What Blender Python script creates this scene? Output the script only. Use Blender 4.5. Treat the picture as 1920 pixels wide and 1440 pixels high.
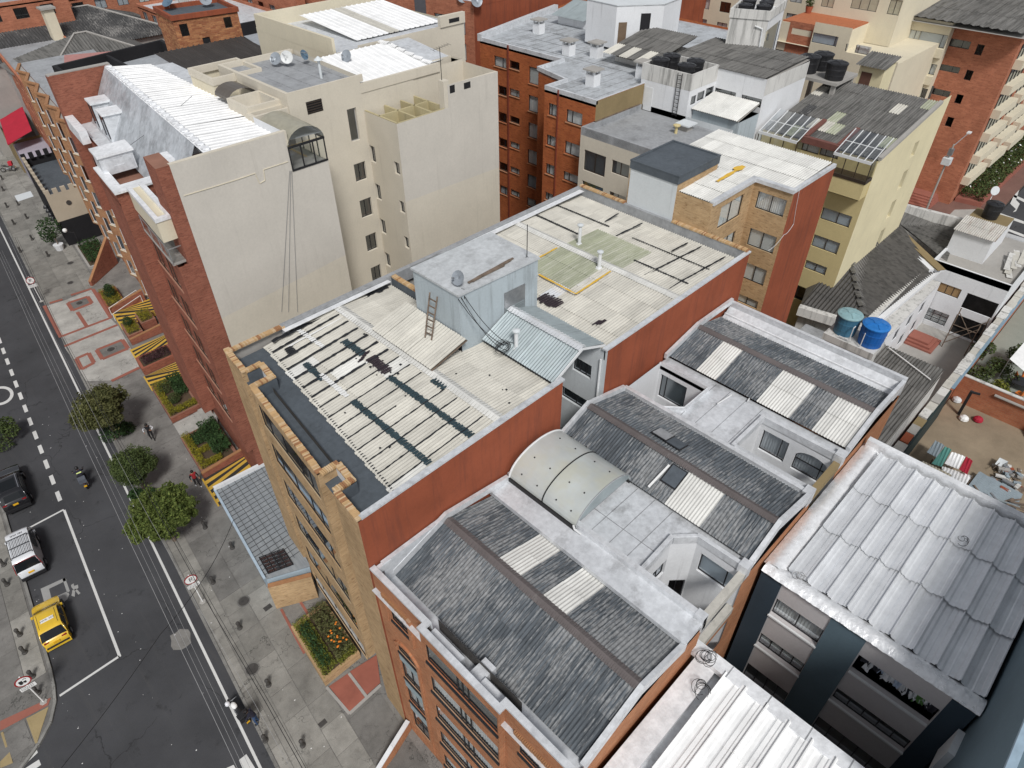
import bpy,math,random
from mathutils import Vector,Matrix
random.seed(7)
for o in list(bpy.data.objects):bpy.data.objects.remove(o)
sc=bpy.context.scene
COL=sc.collection
CAMH,FPX=39.0,1267.11
CR=Vector((0.70725997,-0.70694747,-0.00293432))
CF=Vector((0.53657124,0.53950167,-0.64886766))
CD=CF.cross(CR);CD.normalize()
cam=bpy.data.cameras.new('camera');camo=bpy.data.objects.new('camera',cam);COL.objects.link(camo)
camo.matrix_world=Matrix(((CR.x,-CD.x,-CF.x,0),(CR.y,-CD.y,-CF.y,0),(CR.z,-CD.z,-CF.z,CAMH),(0,0,0,1)))
cam.sensor_width=36;cam.lens=FPX/1920*36;cam.clip_end=3000;cam.clip_start=0.5
sc.camera=camo
SUN_EL,SUN_AZ=math.radians(50),math.radians(236)
w=bpy.data.worlds.new('World');sc.world=w;w.use_nodes=True
wn=w.node_tree;wn.nodes.clear()
sky=wn.nodes.new('ShaderNodeTexSky');sky.sky_type='NISHITA';sky.sun_disc=False
sky.sun_elevation=SUN_EL;sky.sun_rotation=math.radians(90)-SUN_AZ;sky.altitude=2600;sky.dust_density=5.0;sky.air_density=1.0
hs=wn.nodes.new('ShaderNodeHueSaturation');hs.inputs['Saturation'].default_value=0.22
bg=wn.nodes.new('ShaderNodeBackground');bg.inputs['Strength'].default_value=0.07
wo=wn.nodes.new('ShaderNodeOutputWorld')
wn.links.new(sky.outputs[0],hs.inputs['Color']);wn.links.new(hs.outputs[0],bg.inputs[0]);wn.links.new(bg.outputs[0],wo.inputs[0])
sl=bpy.data.lights.new('sun','SUN');sl.energy=1.5;sl.angle=math.radians(12);sl.color=(1,0.98,0.96)
so=bpy.data.objects.new('sun',sl);COL.objects.link(so)
sd=Vector((math.cos(SUN_EL)*math.cos(SUN_AZ),math.cos(SUN_EL)*math.sin(SUN_AZ),math.sin(SUN_EL)))
so.rotation_euler=sd.to_track_quat('Z','Y').to_euler()
sc.view_settings.view_transform='Standard';sc.view_settings.look='None';sc.view_settings.gamma=1
sc.view_settings.use_curve_mapping=False;sc.view_settings.exposure=0.85
sc.render.engine='CYCLES'
def ray(x,y):return CR*(x-960)+CD*(y-720)+CF*FPX
def at(x,y,z):
    d=ray(x,y);t=(z-CAMH)/d.z;return Vector((d.x*t,d.y*t,z))
def onX(x,y,X):
    d=ray(x,y);t=X/d.x;return Vector((X,d.y*t,CAMH+d.z*t))
def onY(x,y,Y):
    d=ray(x,y);t=Y/d.y;return Vector((d.x*t,Y,CAMH+d.z*t))
V=Vector
UP=V((0,0,1))
ORI={}
class MB:
    def __init__(s):s.v=[];s.f=[];s.m=[];s.g=[]
    def add(s,pts,faces,m=0):
        n=len(s.v);s.v+=[tuple(p)for p in pts]
        s.g.append((n,len(s.v),len(s.f),len(s.f)+len(faces)))
        for f in faces:s.f.append([i+n for i in f]);s.m.append(m)
        return s
    def poly(s,pts,m=0):return s.add(pts,[list(range(len(pts)))],m)
    def box(s,x0,y0,z0,x1,y1,z1,m=0):
        return s.obox(V((x0,y0,z0)),V((x1-x0,0,0)),V((0,y1-y0,0)),V((0,0,z1-z0)),m)
    def obox(s,o,a,b,c,m=0):
        o=V(o);p=[o,o+a,o+a+b,o+b];p+=[q+c for q in p]
        f=[(0,3,2,1),(4,5,6,7),(0,1,5,4),(1,2,6,5),(2,3,7,6),(3,0,4,7)]
        if a.cross(b).dot(c)<0:f=[tuple(reversed(q))for q in f]
        return s.add(p,f,m)
    def bar(s,p,q,w,h,m=0,up=UP):
        p=V(p);q=V(q);d=q-p;a=d.cross(up)
        if a.length<1e-6:a=V((1,0,0))
        a=a.normalized();b=a.cross(d).normalized()
        return s.obox(p-a*w/2-b*h/2,d,a*w,b*h,m)
    def prism(s,poly,z0,z1,m=0,mt=None,bottom=True):
        n=len(poly);ar=sum(poly[i][0]*poly[(i+1)%n][1]-poly[(i+1)%n][0]*poly[i][1]for i in range(n))
        if ar<0:poly=list(reversed(poly))
        p=[(a[0],a[1],z0)for a in poly]+[(a[0],a[1],z1)for a in poly]
        s.add(p,[[i,(i+1)%n,(i+1)%n+n,i+n]for i in range(n)],m)
        s.add(p,[list(range(n,2*n))],m if mt is None else mt)
        if bottom:s.add(p,[list(range(n-1,-1,-1))],m)
        return s
    def tube(s,p,q,r,n=6,m=0,r2=None,cap=True):
        p=V(p);q=V(q);d=(q-p).normalized();a=d.orthogonal().normalized();b=d.cross(a);r2=r if r2 is None else r2
        P=[p+(a*math.cos(2*math.pi*i/n)+b*math.sin(2*math.pi*i/n))*r for i in range(n)]
        P+=[q+(a*math.cos(2*math.pi*i/n)+b*math.sin(2*math.pi*i/n))*r2 for i in range(n)]
        F=[[i,(i+1)%n,(i+1)%n+n,i+n]for i in range(n)]
        if cap:F+=[list(range(n-1,-1,-1)),list(range(n,2*n))]
        return s.add(P,F,m)
    def path(s,pts,r,n=5,m=0):
        for a,b in zip(pts[:-1],pts[1:]):s.tube(a,b,r,n,m)
        return s
    def lathe(s,c,prof,n=12,m=0,ax=None):
        c=V(c);P=[];F=[]
        for(r,z)in prof:
            for i in range(n):
                t=2*math.pi*i/n;P.append(c+V((r*math.cos(t),r*math.sin(t),z)))
        for k in range(len(prof)-1):
            for i in range(n):
                j=(i+1)%n;F.append([k*n+i,k*n+j,(k+1)*n+j,(k+1)*n+i])
        F.append(list(range(n-1,-1,-1)));F.append([(len(prof)-1)*n+i for i in range(n)])
        return s.add(P,F,m)
    def mesh(s,name,mats,off=V((0,0,0)),smooth=False):
        me=bpy.data.meshes.new(name)
        me.from_pydata([(x-off.x,y-off.y,z-off.z)for x,y,z in s.v],[],s.f)
        for m in(mats if isinstance(mats,(list,tuple))else[mats]):me.materials.append(m)
        me.polygons.foreach_set('material_index',s.m)
        if smooth:me.polygons.foreach_set('use_smooth',[True]*len(me.polygons))
        me.update();return me
    def each(s,name,mats,parent):
        for a,b,c,d in s.g:
            k=MB();k.v=s.v[a:b];k.f=[[i-a for i in f]for f in s.f[c:d]];k.m=s.m[c:d];k.build(name,mats,parent)
    def build(s,name,mats,parent=None,smooth=False,label=None,origin=None):
        off=ORI[parent.name]if parent else(V(origin)if origin is not None else V((0,0,0)))
        o=bpy.data.objects.new(name,s.mesh(name,mats,off,smooth));COL.objects.link(o)
        if parent:o.parent=parent
        else:o.location=off
        ORI[o.name]=off
        if label:o['label']=label
        return o
def tag(o,label,cat,group=None):
    o['label']=label;o['category']=cat
    if group:o['group']=group
    return o
def thing(name,label,cat,loc,group=None):
    o=bpy.data.objects.new(name,None);COL.objects.link(o);o.location=loc;o.empty_display_size=0.3
    ORI[o.name]=V(loc);return tag(o,label,cat,group)
def struct(o):o['kind']='structure';return o
def place(mesh,name,parent,M):
    o=bpy.data.objects.new(name,mesh);COL.objects.link(o);o.parent=parent
    o.matrix_local=Matrix.Translation(-ORI[parent.name])@M if parent else M
    ORI[o.name]=ORI[parent.name]if parent else V((0,0,0))
    return o
def dup(root,loc,rotz,label,group=None):
    r=root.copy();COL.objects.link(r);r.location=loc;r.rotation_euler=(0,0,rotz);r['label']=label
    if group:r['group']=group
    ORI[r.name]=V(loc)
    for ch in root.children:
        c=ch.copy();COL.objects.link(c);c.parent=r
        for g in ch.children:
            d=g.copy();COL.objects.link(d);d.parent=c
    return r
MATS={}
class NT:
    def __init__(s,name,rough=0.8,metal=0.0,spec=0.3):
        s.mat=bpy.data.materials.new(name);s.mat.use_nodes=True;s.t=s.mat.node_tree
        s.b=s.t.nodes['Principled BSDF'];s.b.inputs['Roughness'].default_value=rough
        s.b.inputs['Metallic'].default_value=metal;s.b.inputs['Specular IOR Level'].default_value=spec
        MATS[name]=s.mat
    def n(s,typ,**kw):
        nd=s.t.nodes.new(typ)
        for k,v in kw.items():
            if k.startswith('i_'):nd.inputs[k[2:].replace('_',' ')].default_value=v
            else:setattr(nd,k,v)
        return nd
    def l(s,a,b):s.t.links.new(a,b)
    def pos(s,scale=(1,1,1),obj=False):
        g=s.n('ShaderNodeTexCoord').outputs['Object']if obj else s.n('ShaderNodeNewGeometry').outputs['Position']
        m=s.n('ShaderNodeVectorMath',operation='MULTIPLY');s.l(g,m.inputs[0]);m.inputs[1].default_value=scale
        return m.outputs[0]
    def noise(s,vec,scale,detail=4,rough=0.6):
        t=s.n('ShaderNodeTexNoise',i_Scale=scale,i_Detail=detail,i_Roughness=rough);s.l(vec,t.inputs['Vector']);return t.outputs['Fac']
    def ramp(s,fac,a,b,ca=0.0,cb=1.0):
        t=s.n('ShaderNodeMapRange');t.inputs[1].default_value=a;t.inputs[2].default_value=b
        t.inputs[3].default_value=ca;t.inputs[4].default_value=cb;s.l(fac,t.inputs[0]);return t.outputs[0]
    def mix(s,fac,a,b):
        t=s.n('ShaderNodeMix',data_type='RGBA')
        for i,x in((0,fac),(6,a),(7,b)):
            if isinstance(x,(float,int)):t.inputs[i].default_value=x
            elif isinstance(x,tuple):t.inputs[i].default_value=(*x,1)if len(x)==3 else x
            else:s.l(x,t.inputs[i])
        return t.outputs[2]
    def mul(s,a,b):
        t=s.n('ShaderNodeMath',operation='MULTIPLY')
        for i,x in((0,a),(1,b)):
            if isinstance(x,(float,int)):t.inputs[i].default_value=x
            else:s.l(x,t.inputs[i])
        return t.outputs[0]
    def rnd(s):return s.n('ShaderNodeObjectInfo').outputs['Random']
    def val(s,col,fac,lo,hi):
        v=s.ramp(fac,0,1,lo,hi);h=s.n('ShaderNodeHueSaturation');s.l(v,h.inputs['Value'])
        if isinstance(col,tuple):h.inputs['Color'].default_value=(*col,1)
        else:s.l(col,h.inputs['Color'])
        return h.outputs[0]
    def bump(s,h,st=0.3,dist=0.02):
        b=s.n('ShaderNodeBump',i_Strength=st,i_Distance=dist);s.l(h,b.inputs['Height']);s.l(b.outputs[0],s.b.inputs['Normal'])
    def done(s,col):
        if isinstance(col,tuple):s.b.inputs['Base Color'].default_value=(*col,1)
        else:s.l(col,s.b.inputs['Base Color'])
        return s.mat
def plain(name,c,rough=0.6,metal=0.0,spec=0.4,var=0.12):
    t=NT(name,rough,metal,spec);n=t.noise(t.pos(),3.0,5)
    c2=t.val(c,t.ramp(n,0.3,0.7),1-var,1+var);return t.done(c2)
def plaster(name,c,stain=(0.12,0.11,0.10),amt=0.35,rough=0.9,streak=0.35,big=0.10,thr=0.58):
    t=NT(name,rough,0,0.2);p=t.pos()
    col=t.val(c,t.ramp(t.noise(p,0.35,6,0.65),0.3,0.7),1-big,1+big)
    col=t.val(col,t.ramp(t.noise(p,9,4),0.3,0.7),0.96,1.04)
    s=t.ramp(t.noise(t.pos((2.2,2.2,0.16)),1.0,7,0.7),thr,thr+0.22)
    col=t.mix(t.mul(s,streak),col,stain)
    d=t.ramp(t.noise(t.pos((1,1,0.6)),1.3,8,0.75),0.6,0.8)
    col=t.mix(t.mul(d,amt),col,stain)
    t.bump(t.noise(p,12,6,0.7),0.25,0.03);return t.done(col)
def brick(name,ca,cb,mortar,dark=(0.05,0.03,0.02),damt=0.5,rot=False,w=0.25,h=0.07):
    t=NT(name,0.92,0,0.15);g=t.n('ShaderNodeNewGeometry')
    cr=t.n('ShaderNodeVectorMath',operation='CROSS_PRODUCT');t.l(g.outputs['True Normal'],cr.inputs[0]);t.l(g.outputs['Position'],cr.inputs[1])
    s1=t.n('ShaderNodeSeparateXYZ');t.l(cr.outputs[0],s1.inputs[0]);s2=t.n('ShaderNodeSeparateXYZ');t.l(g.outputs['Position'],s2.inputs[0])
    cb_=t.n('ShaderNodeCombineXYZ');t.l(s1.outputs[2],cb_.inputs[0]);t.l(s2.outputs[2],cb_.inputs[1])
    b=t.n('ShaderNodeTexBrick',offset=0.5);t.l(cb_.outputs[0],b.inputs['Vector'])
    b.inputs['Scale'].default_value=1;b.inputs['Brick Width'].default_value=w;b.inputs['Row Height'].default_value=h
    b.inputs['Mortar Size'].default_value=0.007;b.inputs['Mortar Smooth'].default_value=0.3;b.inputs['Bias'].default_value=0.0
    b.inputs['Color1'].default_value=(*ca,1);b.inputs['Color2'].default_value=(*cb,1);b.inputs['Mortar'].default_value=(*mortar,1)
    mp=t.n('ShaderNodeVectorMath',operation='MULTIPLY');t.l(cb_.outputs[0],mp.inputs[0]);mp.inputs[1].default_value=(2.6,11.0,1)
    n2=t.noise(mp.outputs[0],1.0,2,0.5)
    col=t.mix(t.mul(t.ramp(n2,0.60,0.68),damt),b.outputs['Color'],dark)
    col=t.val(col,t.ramp(t.noise(t.pos(),0.5,6,0.7),0.3,0.7),0.8,1.18)
    s=t.ramp(t.noise(t.pos((1.6,1.6,0.12)),1.0,6,0.7),0.6,0.8)
    col=t.mix(t.mul(s,0.25),col,dark)
    bp=t.n('ShaderNodeMath',operation='SUBTRACT');bp.inputs[0].default_value=1.0;t.l(b.outputs['Fac'],bp.inputs[1])
    t.bump(bp.outputs[0],0.6,0.012);return t.done(col)
def membrane(name,c,dirt=(0.10,0.10,0.10),metal=0.35,rough=0.48,amt=0.55,lo=0.52,crink=0.25,var=0.13):
    t=NT(name,rough,metal,0.4);p=t.pos()
    col=t.val(c,t.ramp(t.noise(p,0.5,6,0.7),0.3,0.7),1-var,1+var)
    col=t.val(col,t.ramp(t.noise(p,4,5),0.3,0.7),0.9,1.08)
    d=t.ramp(t.noise(p,0.8,10,0.72),lo,lo+0.2);col=t.mix(t.mul(d,amt),col,dirt)
    t.l(t.ramp(t.noise(p,2.2,6),0.3,0.7,rough-0.12,rough+0.2),t.b.inputs['Roughness'])
    t.bump(t.noise(p,5,6,0.65),crink,0.04);return t.done(col)
def flaking(name,ca=(0.095,0.108,0.12),cb=(0.27,0.275,0.275),thr=0.47,ax=0):
    t=NT(name,0.85,0,0.25);s=(1.7,13.0,1.2)if ax==0 else(13.0,1.7,1.2)
    n=t.noise(t.pos(s),1.0,6,0.68);big=t.noise(t.pos(),0.28,3,0.5)
    m=t.n('ShaderNodeMath',operation='ADD');t.l(n,m.inputs[0]);t.l(t.ramp(big,0.3,0.7,-0.11,0.11),m.inputs[1])
    m2=t.n('ShaderNodeMath',operation='ADD');t.l(m.outputs[0],m2.inputs[0]);t.l(t.ramp(t.rnd(),0,1,-0.03,0.03),m2.inputs[1])
    f=t.ramp(m2.outputs[0],thr,thr+0.10)
    base=t.val(t.val(ca,t.rnd(),0.85,1.12),t.ramp(t.noise(t.pos(s),0.6,4),0.3,0.7),0.65,1.4)
    lt=t.val(cb,t.ramp(t.noise(t.pos(),5,4),0.3,0.7),0.6,1.25)
    col=t.mix(t.mul(f,0.85),base,lt);return t.done(col)
def sheet(name,c,stain,amt=0.5,ax=0,rough=0.8,metal=0.0,objvar=0.09,thr=0.53):
    t=NT(name,rough,metal,0.3);s=(0.35,5,1)if ax==0 else(5,0.35,1)
    col=t.val(c,t.rnd(),1-objvar,1+objvar)
    col=t.val(col,t.ramp(t.noise(t.pos(),0.9,6,0.7),0.3,0.7),0.88,1.1)
    f=t.ramp(t.noise(t.pos(s),1.0,6,0.7),thr,thr+0.2);col=t.mix(t.mul(f,amt),col,stain)
    f2=t.ramp(t.noise(t.pos(),3.5,8,0.75),0.62,0.74);col=t.mix(t.mul(f2,amt*0.8),col,stain)
    t.bump(t.noise(t.pos(),20,4),0.15,0.01);return t.done(col)
def glass(name,tint=(0.93,0.95,0.95),gl=0.10,rough=0.03):
    t=NT(name);nt=t.t;out=nt.nodes['Material Output'];nt.nodes.remove(t.b)
    tr=t.n('ShaderNodeBsdfTransparent');tr.inputs[0].default_value=(*tint,1)
    gs=t.n('ShaderNodeBsdfGlossy');gs.inputs['Roughness'].default_value=rough;gs.inputs['Color'].default_value=(0.9,0.95,1,1)
    lw=t.n('ShaderNodeLayerWeight',i_Blend=0.35);mx=t.n('ShaderNodeMixShader')
    f=t.ramp(lw.outputs['Facing'],0,1,gl,0.75)
    t.l(f,mx.inputs[0]);t.l(tr.outputs[0],mx.inputs[1]);t.l(gs.outputs[0],mx.inputs[2]);t.l(mx.outputs[0],out.inputs[0]);return t.mat
tan_brick=brick('tan_brick',(0.53,0.365,0.205),(0.43,0.285,0.15),(0.43,0.33,0.21),(0.19,0.10,0.05),0.65,w=0.32,h=0.09)
orange_brick=brick('orange_brick',(0.47,0.21,0.105),(0.39,0.155,0.075),(0.42,0.27,0.17),(0.19,0.075,0.04),0.5)
red_brick=brick('red_brick',(0.34,0.125,0.08),(0.25,0.085,0.055),(0.27,0.14,0.10),(0.08,0.03,0.025),0.45)
rb_brick=brick('deep_orange_brick',(0.45,0.14,0.05),(0.37,0.105,0.04),(0.36,0.15,0.08),(0.12,0.035,0.02),0.65,w=0.4,h=0.11)
far_brick=brick('far_red_brick',(0.45,0.18,0.105),(0.36,0.135,0.08),(0.38,0.21,0.14),(0.14,0.05,0.035),0.6,w=0.55,h=0.15)
rust=plaster('rust_paint',(0.285,0.080,0.040),(0.13,0.048,0.036),0.45,0.9,0.6,0.16,0.50)
beige=plaster('beige_plaster',(0.61,0.56,0.465),(0.26,0.23,0.18),0.2,0.9,0.22,0.06,0.56)
beige_grey=plaster('grey_beige_plaster',(0.57,0.535,0.475),(0.26,0.235,0.20),0.2,0.9,0.22,0.05,0.56)
cream=plaster('cream_plaster',(0.66,0.60,0.46),(0.20,0.17,0.12),0.12,0.9,0.2,0.06)
yellowp=plaster('yellow_plaster',(0.60,0.50,0.26),(0.20,0.17,0.10),0.18,0.9,0.25,0.07)
paleyellow=plaster('pale_yellow_plaster',(0.70,0.63,0.42),(0.16,0.14,0.10),0.22,0.9,0.35,0.07)
whitep=plaster('white_plaster',(0.70,0.71,0.72),(0.10,0.10,0.10),0.22,0.9,0.35,0.06)
dirtywhite=plaster('dirty_white_plaster',(0.60,0.59,0.56),(0.05,0.05,0.045),0.55,0.9,0.75,0.10,0.50)
greyblue=plaster('grey_blue_plaster',(0.42,0.475,0.50),(0.13,0.14,0.14),0.28,0.9,0.55,0.07,0.52)
palegrey=plaster('pale_grey_plaster',(0.60,0.63,0.64),(0.12,0.13,0.13),0.2,0.9,0.4,0.06)
teal=plaster('teal_paint',(0.115,0.165,0.195),(0.06,0.07,0.08),0.2,0.75,0.2,0.08)
navy=plaster('dark_slate_paint',(0.040,0.060,0.080),(0.02,0.02,0.03),0.2,0.7,0.2,0.08)
warmgrey=plaster('warm_grey_plaster',(0.52,0.495,0.49),(0.2,0.18,0.18),0.1,0.9,0.15,0.04)
blackp=plaster('black_paint',(0.02,0.02,0.022),(0.04,0.04,0.04),0.2,0.8,0.2,0.2)
silver=membrane('silver_membrane',(0.66,0.68,0.70),(0.13,0.125,0.12),0.25,0.5,0.55,0.53)
brightsilver=membrane('bright_silver_foil',(0.84,0.85,0.86),(0.40,0.41,0.42),0.2,0.42,0.3,0.58,0.55)
greymem=membrane('grey_membrane',(0.34,0.35,0.36),(0.13,0.13,0.13),0.1,0.7,0.5,0.5)
darkmem=membrane('dark_slate_membrane',(0.085,0.10,0.115),(0.035,0.04,0.045),0.0,0.75,0.6,0.55)
flake=flaking('flaking_dark_corrugated')
flake2=flaking('weathered_grey_corrugated',(0.06,0.06,0.06),(0.26,0.25,0.235),0.5)
flake2y=flaking('weathered_grey_corrugated_across',(0.06,0.06,0.06),(0.26,0.25,0.235),0.5,1)
creamsheet=sheet('cream_fibre_cement',(0.56,0.54,0.48),(0.22,0.21,0.185),0.45)
skysheet=sheet('translucent_cream_sheet',(0.66,0.655,0.62),(0.36,0.35,0.32),0.35)
greensheet=sheet('mossy_translucent_sheet',(0.33,0.345,0.25),(0.50,0.50,0.42),0.8,thr=0.48)
greysheet=sheet('galvanised_sheet',(0.36,0.41,0.42),(0.17,0.19,0.20),0.6,rough=0.45,metal=0.35)
silversheet=sheet('silver_ribbed_sheet',(0.86,0.875,0.89),(0.42,0.43,0.45),0.35,rough=0.32,metal=0.45,objvar=0.05,thr=0.6)
whitesheet=sheet('white_ribbed_sheet',(0.88,0.88,0.87),(0.55,0.55,0.53),0.25,ax=0,rough=0.6,objvar=0.03)
oldsheet=sheet('old_grey_corrugated',(0.16,0.155,0.145),(0.035,0.035,0.032),0.75,ax=0,objvar=0.12,thr=0.46)
oldsheety=sheet('old_grey_corrugated_across',(0.16,0.155,0.145),(0.035,0.035,0.032),0.75,ax=1,objvar=0.12,thr=0.46)
tar=plain('black_tar',(0.018,0.02,0.024),0.6,0,0.4,0.3)
bluetar=plain('blue_black_tar',(0.030,0.055,0.066),0.65,0,0.4,0.3)
purpletar=plain('purple_black_tar',(0.035,0.024,0.030),0.7,0,0.4,0.25)
whitepaint=plain('white_paint',(0.80,0.80,0.78),0.6,0,0.4,0.06)
roadpaint=plaster('worn_road_paint',(0.62,0.62,0.60),(0.10,0.10,0.10),0.75,0.8,0.3,0.08)
yellowpaint=plain('yellow_tape',(0.72,0.45,0.06),0.6,0,0.4,0.1)
blackframe=plain('black_frame',(0.018,0.018,0.020),0.45,0,0.4,0.15)
whiteframe=plain('white_frame',(0.70,0.71,0.71),0.5,0,0.4,0.05)
bronzeframe=plain('bronze_frame',(0.06,0.045,0.035),0.45,0.3,0.4,0.15)
alum=plain('aluminium',(0.55,0.56,0.57),0.35,0.7,0.5,0.08)
steel=plain('dull_steel',(0.32,0.33,0.34),0.45,0.6,0.5,0.15)
pane_m=glass('window_glass')
pane_d=glass('dark_window_glass',(0.32,0.36,0.38),0.12)
pane_b=glass('reflecting_window_glass',(0.35,0.40,0.44),0.30)
frosty=plain('pale_blue_blind',(0.55,0.62,0.68),0.35,0,0.5,0.06)
curt=plaster('white_curtain',(0.80,0.81,0.80),(0.35,0.35,0.35),0.15,0.95,0.2,0.06)
curt_g=plaster('grey_curtain',(0.52,0.55,0.58),(0.3,0.3,0.3),0.15,0.95,0.2,0.08)
blind=plaster('slat_blind',(0.72,0.74,0.72),(0.45,0.45,0.45),0.1,0.7,0.1,0.05)
concrete=plaster('concrete',(0.36,0.345,0.32),(0.10,0.095,0.085),0.5,0.9,0.3,0.12)
wood=plain('weathered_wood',(0.17,0.13,0.10),0.85,0,0.2,0.35)
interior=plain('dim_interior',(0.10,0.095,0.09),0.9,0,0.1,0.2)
blacktank=plain('black_plastic_tank',(0.018,0.018,0.02),0.42,0,0.45,0.2)
wire_m=plain('grey_cable',(0.30,0.30,0.30),0.6,0,0.3,0.1)
wire_k=plain('black_cable',(0.02,0.02,0.02),0.6,0,0.3,0.1)
class Face:
    """a vertical wall seen from outside; A is its left end, B its right end (plan points)"""
    def __init__(s,parent,A,B,depth=0.14):
        s.par=parent;s.A=V((A[0],A[1],0));s.B=V((B[0],B[1],0));s.L=(s.B-s.A).length
        s.u=(s.B-s.A).normalized();s.n=V((s.u.y,-s.u.x,0));s.h=[];s.d=depth;s.wins=[]
    def uz(s,x,y,off=0.0):
        d=ray(x,y);o=s.A+s.n*off;t=(o-V((0,0,CAMH))).dot(s.n)/d.dot(s.n)
        p=V((0,0,CAMH))+d*t;return((p-s.A).dot(s.u),p.z)
    def P(s,u,z,off=0.0):return s.A+s.u*u+V((0,0,z))+s.n*off
    def win(s,x0,y0,x1,y1,**k):
        a=s.uz(x0,y0);b=s.uz(x1,y1);s.winuz(a[0],b[1],b[0],a[1],**k);return(a[0],b[1],b[0],a[1])
    def winuz(s,u0,z0,u1,z1,**k):
        if u1<u0:u0,u1=u1,u0
        if z1<z0:z0,z1=z1,z0
        u0=max(u0,0.05);u1=min(u1,s.L-0.05)
        if u1-u0<0.1 or z1-z0<0.1:return
        s.h.append((u0,z0,u1,z1));s.wins.append((u0,z0,u1,z1,k))
    def hole(s,u0,z0,u1,z1):s.h.append((u0,z0,u1,z1))
    def build(s,z0,z1,mat,name='wall',u0=0.0,u1=None,label=None):
        u1=s.L if u1 is None else u1
        us=sorted({u0,u1}|{round(h[i],4)for h in s.h for i in(0,2)if u0<h[i]<u1})
        zs=sorted({z0,z1}|{round(h[i],4)for h in s.h for i in(1,3)if z0<h[i]<z1})
        m=MB()
        for a,b in zip(us[:-1],us[1:]):
            run=None
            for c,d in zip(zs[:-1],zs[1:]):
                cu,cz=(a+b)/2,(c+d)/2
                if any(h[0]<cu<h[2]and h[1]<cz<h[3]for h in s.h):
                    if run:m.poly([s.P(a,run[0]),s.P(b,run[0]),s.P(b,run[1]),s.P(a,run[1])]);run=None
                else:run=(run[0]if run else c,d)
            if run:m.poly([s.P(a,run[0]),s.P(b,run[0]),s.P(b,run[1]),s.P(a,run[1])])
        for h in s.h:
            a,c,b,d=h;e=-s.d
            m.poly([s.P(a,c),s.P(a,c,e),s.P(b,c,e),s.P(b,c)]);m.poly([s.P(a,d),s.P(b,d),s.P(b,d,e),s.P(a,d,e)])
            m.poly([s.P(a,c),s.P(a,d),s.P(a,d,e),s.P(a,c,e)]);m.poly([s.P(b,c),s.P(b,c,e),s.P(b,d,e),s.P(b,d)])
        o=m.build(name,mat,s.par,label=label)
        for q in s.wins:s.window(*q[:4],**q[4])
        return o
    def window(s,a,c,b,d,cols=2,rows=1,frame=None,pane=None,curtain=None,sill=None,fw=0.05,split=None,open_=False,name='window',cfrac=1.0,sillh=0.07,silld=0.08):
        frame=frame or blackframe;e=-s.d+0.03;m=MB();w=b-a;fd=0.05
        def bar(u0,z0,u1,z1,off=0.0):m.obox(s.P(u0,z0,e-fd+off),s.u*(u1-u0),-s.n*0+s.n*fd,V((0,0,z1-z0)))
        g=0.003
        bar(a+g,c+g,a+fw,d-g);bar(b-fw,c+g,b-g,d-g);bar(a+fw,c+g,b-fw,c+fw);bar(a+fw,d-fw,b-fw,d-g)
        cuts=split or[i/cols for i in range(1,cols)]
        for q in cuts:bar(a+w*q-fw/2,c+fw,a+w*q+fw/2,d-fw,-0.004)
        for i in range(1,rows):
            z=c+(d-c)*i/rows;bar(a+fw,z-fw/2,b-fw,z+fw/2,-0.008)
        o=m.build(name,frame,s.par)
        if not open_:
            ed=[0]+list(cuts)+[1]
            for q0,q1 in zip(ed[:-1],ed[1:]):
                p=MB();p.poly([s.P(a+w*q0+fw/2,c+fw/2,e-0.025),s.P(a+w*q1-fw/2,c+fw/2,e-0.025),s.P(a+w*q1-fw/2,d-fw/2,e-0.025),s.P(a+w*q0+fw/2,d-fw/2,e-0.025)])
                p.build('pane',pane or pane_m,o)
        if curtain:
            if curtain in('white','grey'):
                k=MB();n=max(6,int(w*14));wz=d-(d-c)*cfrac
                pts=[(a+w*i/n,-s.d-0.10-0.03*(i%2)-0.02*random.random())for i in range(n+1)]
                for(p,q),(p2,q2)in zip(pts[:-1],pts[1:]):k.poly([s.P(p,wz,q),s.P(p2,wz,q2),s.P(p2,d,q2),s.P(p,d,q)])
                k.build('curtain',curt if curtain=='white' else curt_g,o)
            elif curtain=='blind':
                k=MB();z=d;lo=d-(d-c)*cfrac
                while z>lo:k.poly([s.P(a,z-0.10,-s.d-0.05),s.P(b,z-0.10,-s.d-0.05),s.P(b,z,-s.d-0.10),s.P(a,z,-s.d-0.10)]);z-=0.105
                k.build('blind',blind,o)
            elif curtain=='flat':
                k=MB();lo=d-(d-c)*cfrac;k.poly([s.P(a,lo,-s.d-0.06),s.P(b,lo,-s.d-0.06),s.P(b,d,-s.d-0.06),s.P(a,d,-s.d-0.06)]);k.build('blind',frosty,o)
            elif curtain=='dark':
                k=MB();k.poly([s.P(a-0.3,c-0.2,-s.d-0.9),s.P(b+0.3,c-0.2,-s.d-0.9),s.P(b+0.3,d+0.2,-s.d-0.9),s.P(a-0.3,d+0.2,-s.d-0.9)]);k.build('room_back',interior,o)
        if sill:
            k=MB();k.obox(s.P(a-0.05,c-sillh,0.002),s.u*(w+0.10),s.n*silld,V((0,0,sillh-0.004)));k.build('sill',sill,o)
        return o
def hull(parent,poly,z0,z1,mat,skip=(),name='wall',cap=None):
    """plain walls of a closed block except the edges in skip"""
    n=len(poly);m=MB()
    for i in range(n):
        if i in skip:continue
        a=poly[i];b=poly[(i+1)%n];m.poly([(a[0],a[1],z0),(b[0],b[1],z0),(b[0],b[1],z1),(a[0],a[1],z1)])
    if cap is not None:m.poly([(p[0],p[1],cap)for p in poly])
    return m.build(name,mat,parent)
def slab(parent,poly,z0,z1,mat,name='roof'):
    return MB().prism(poly,z0,z1).build(name,mat,parent)
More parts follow.
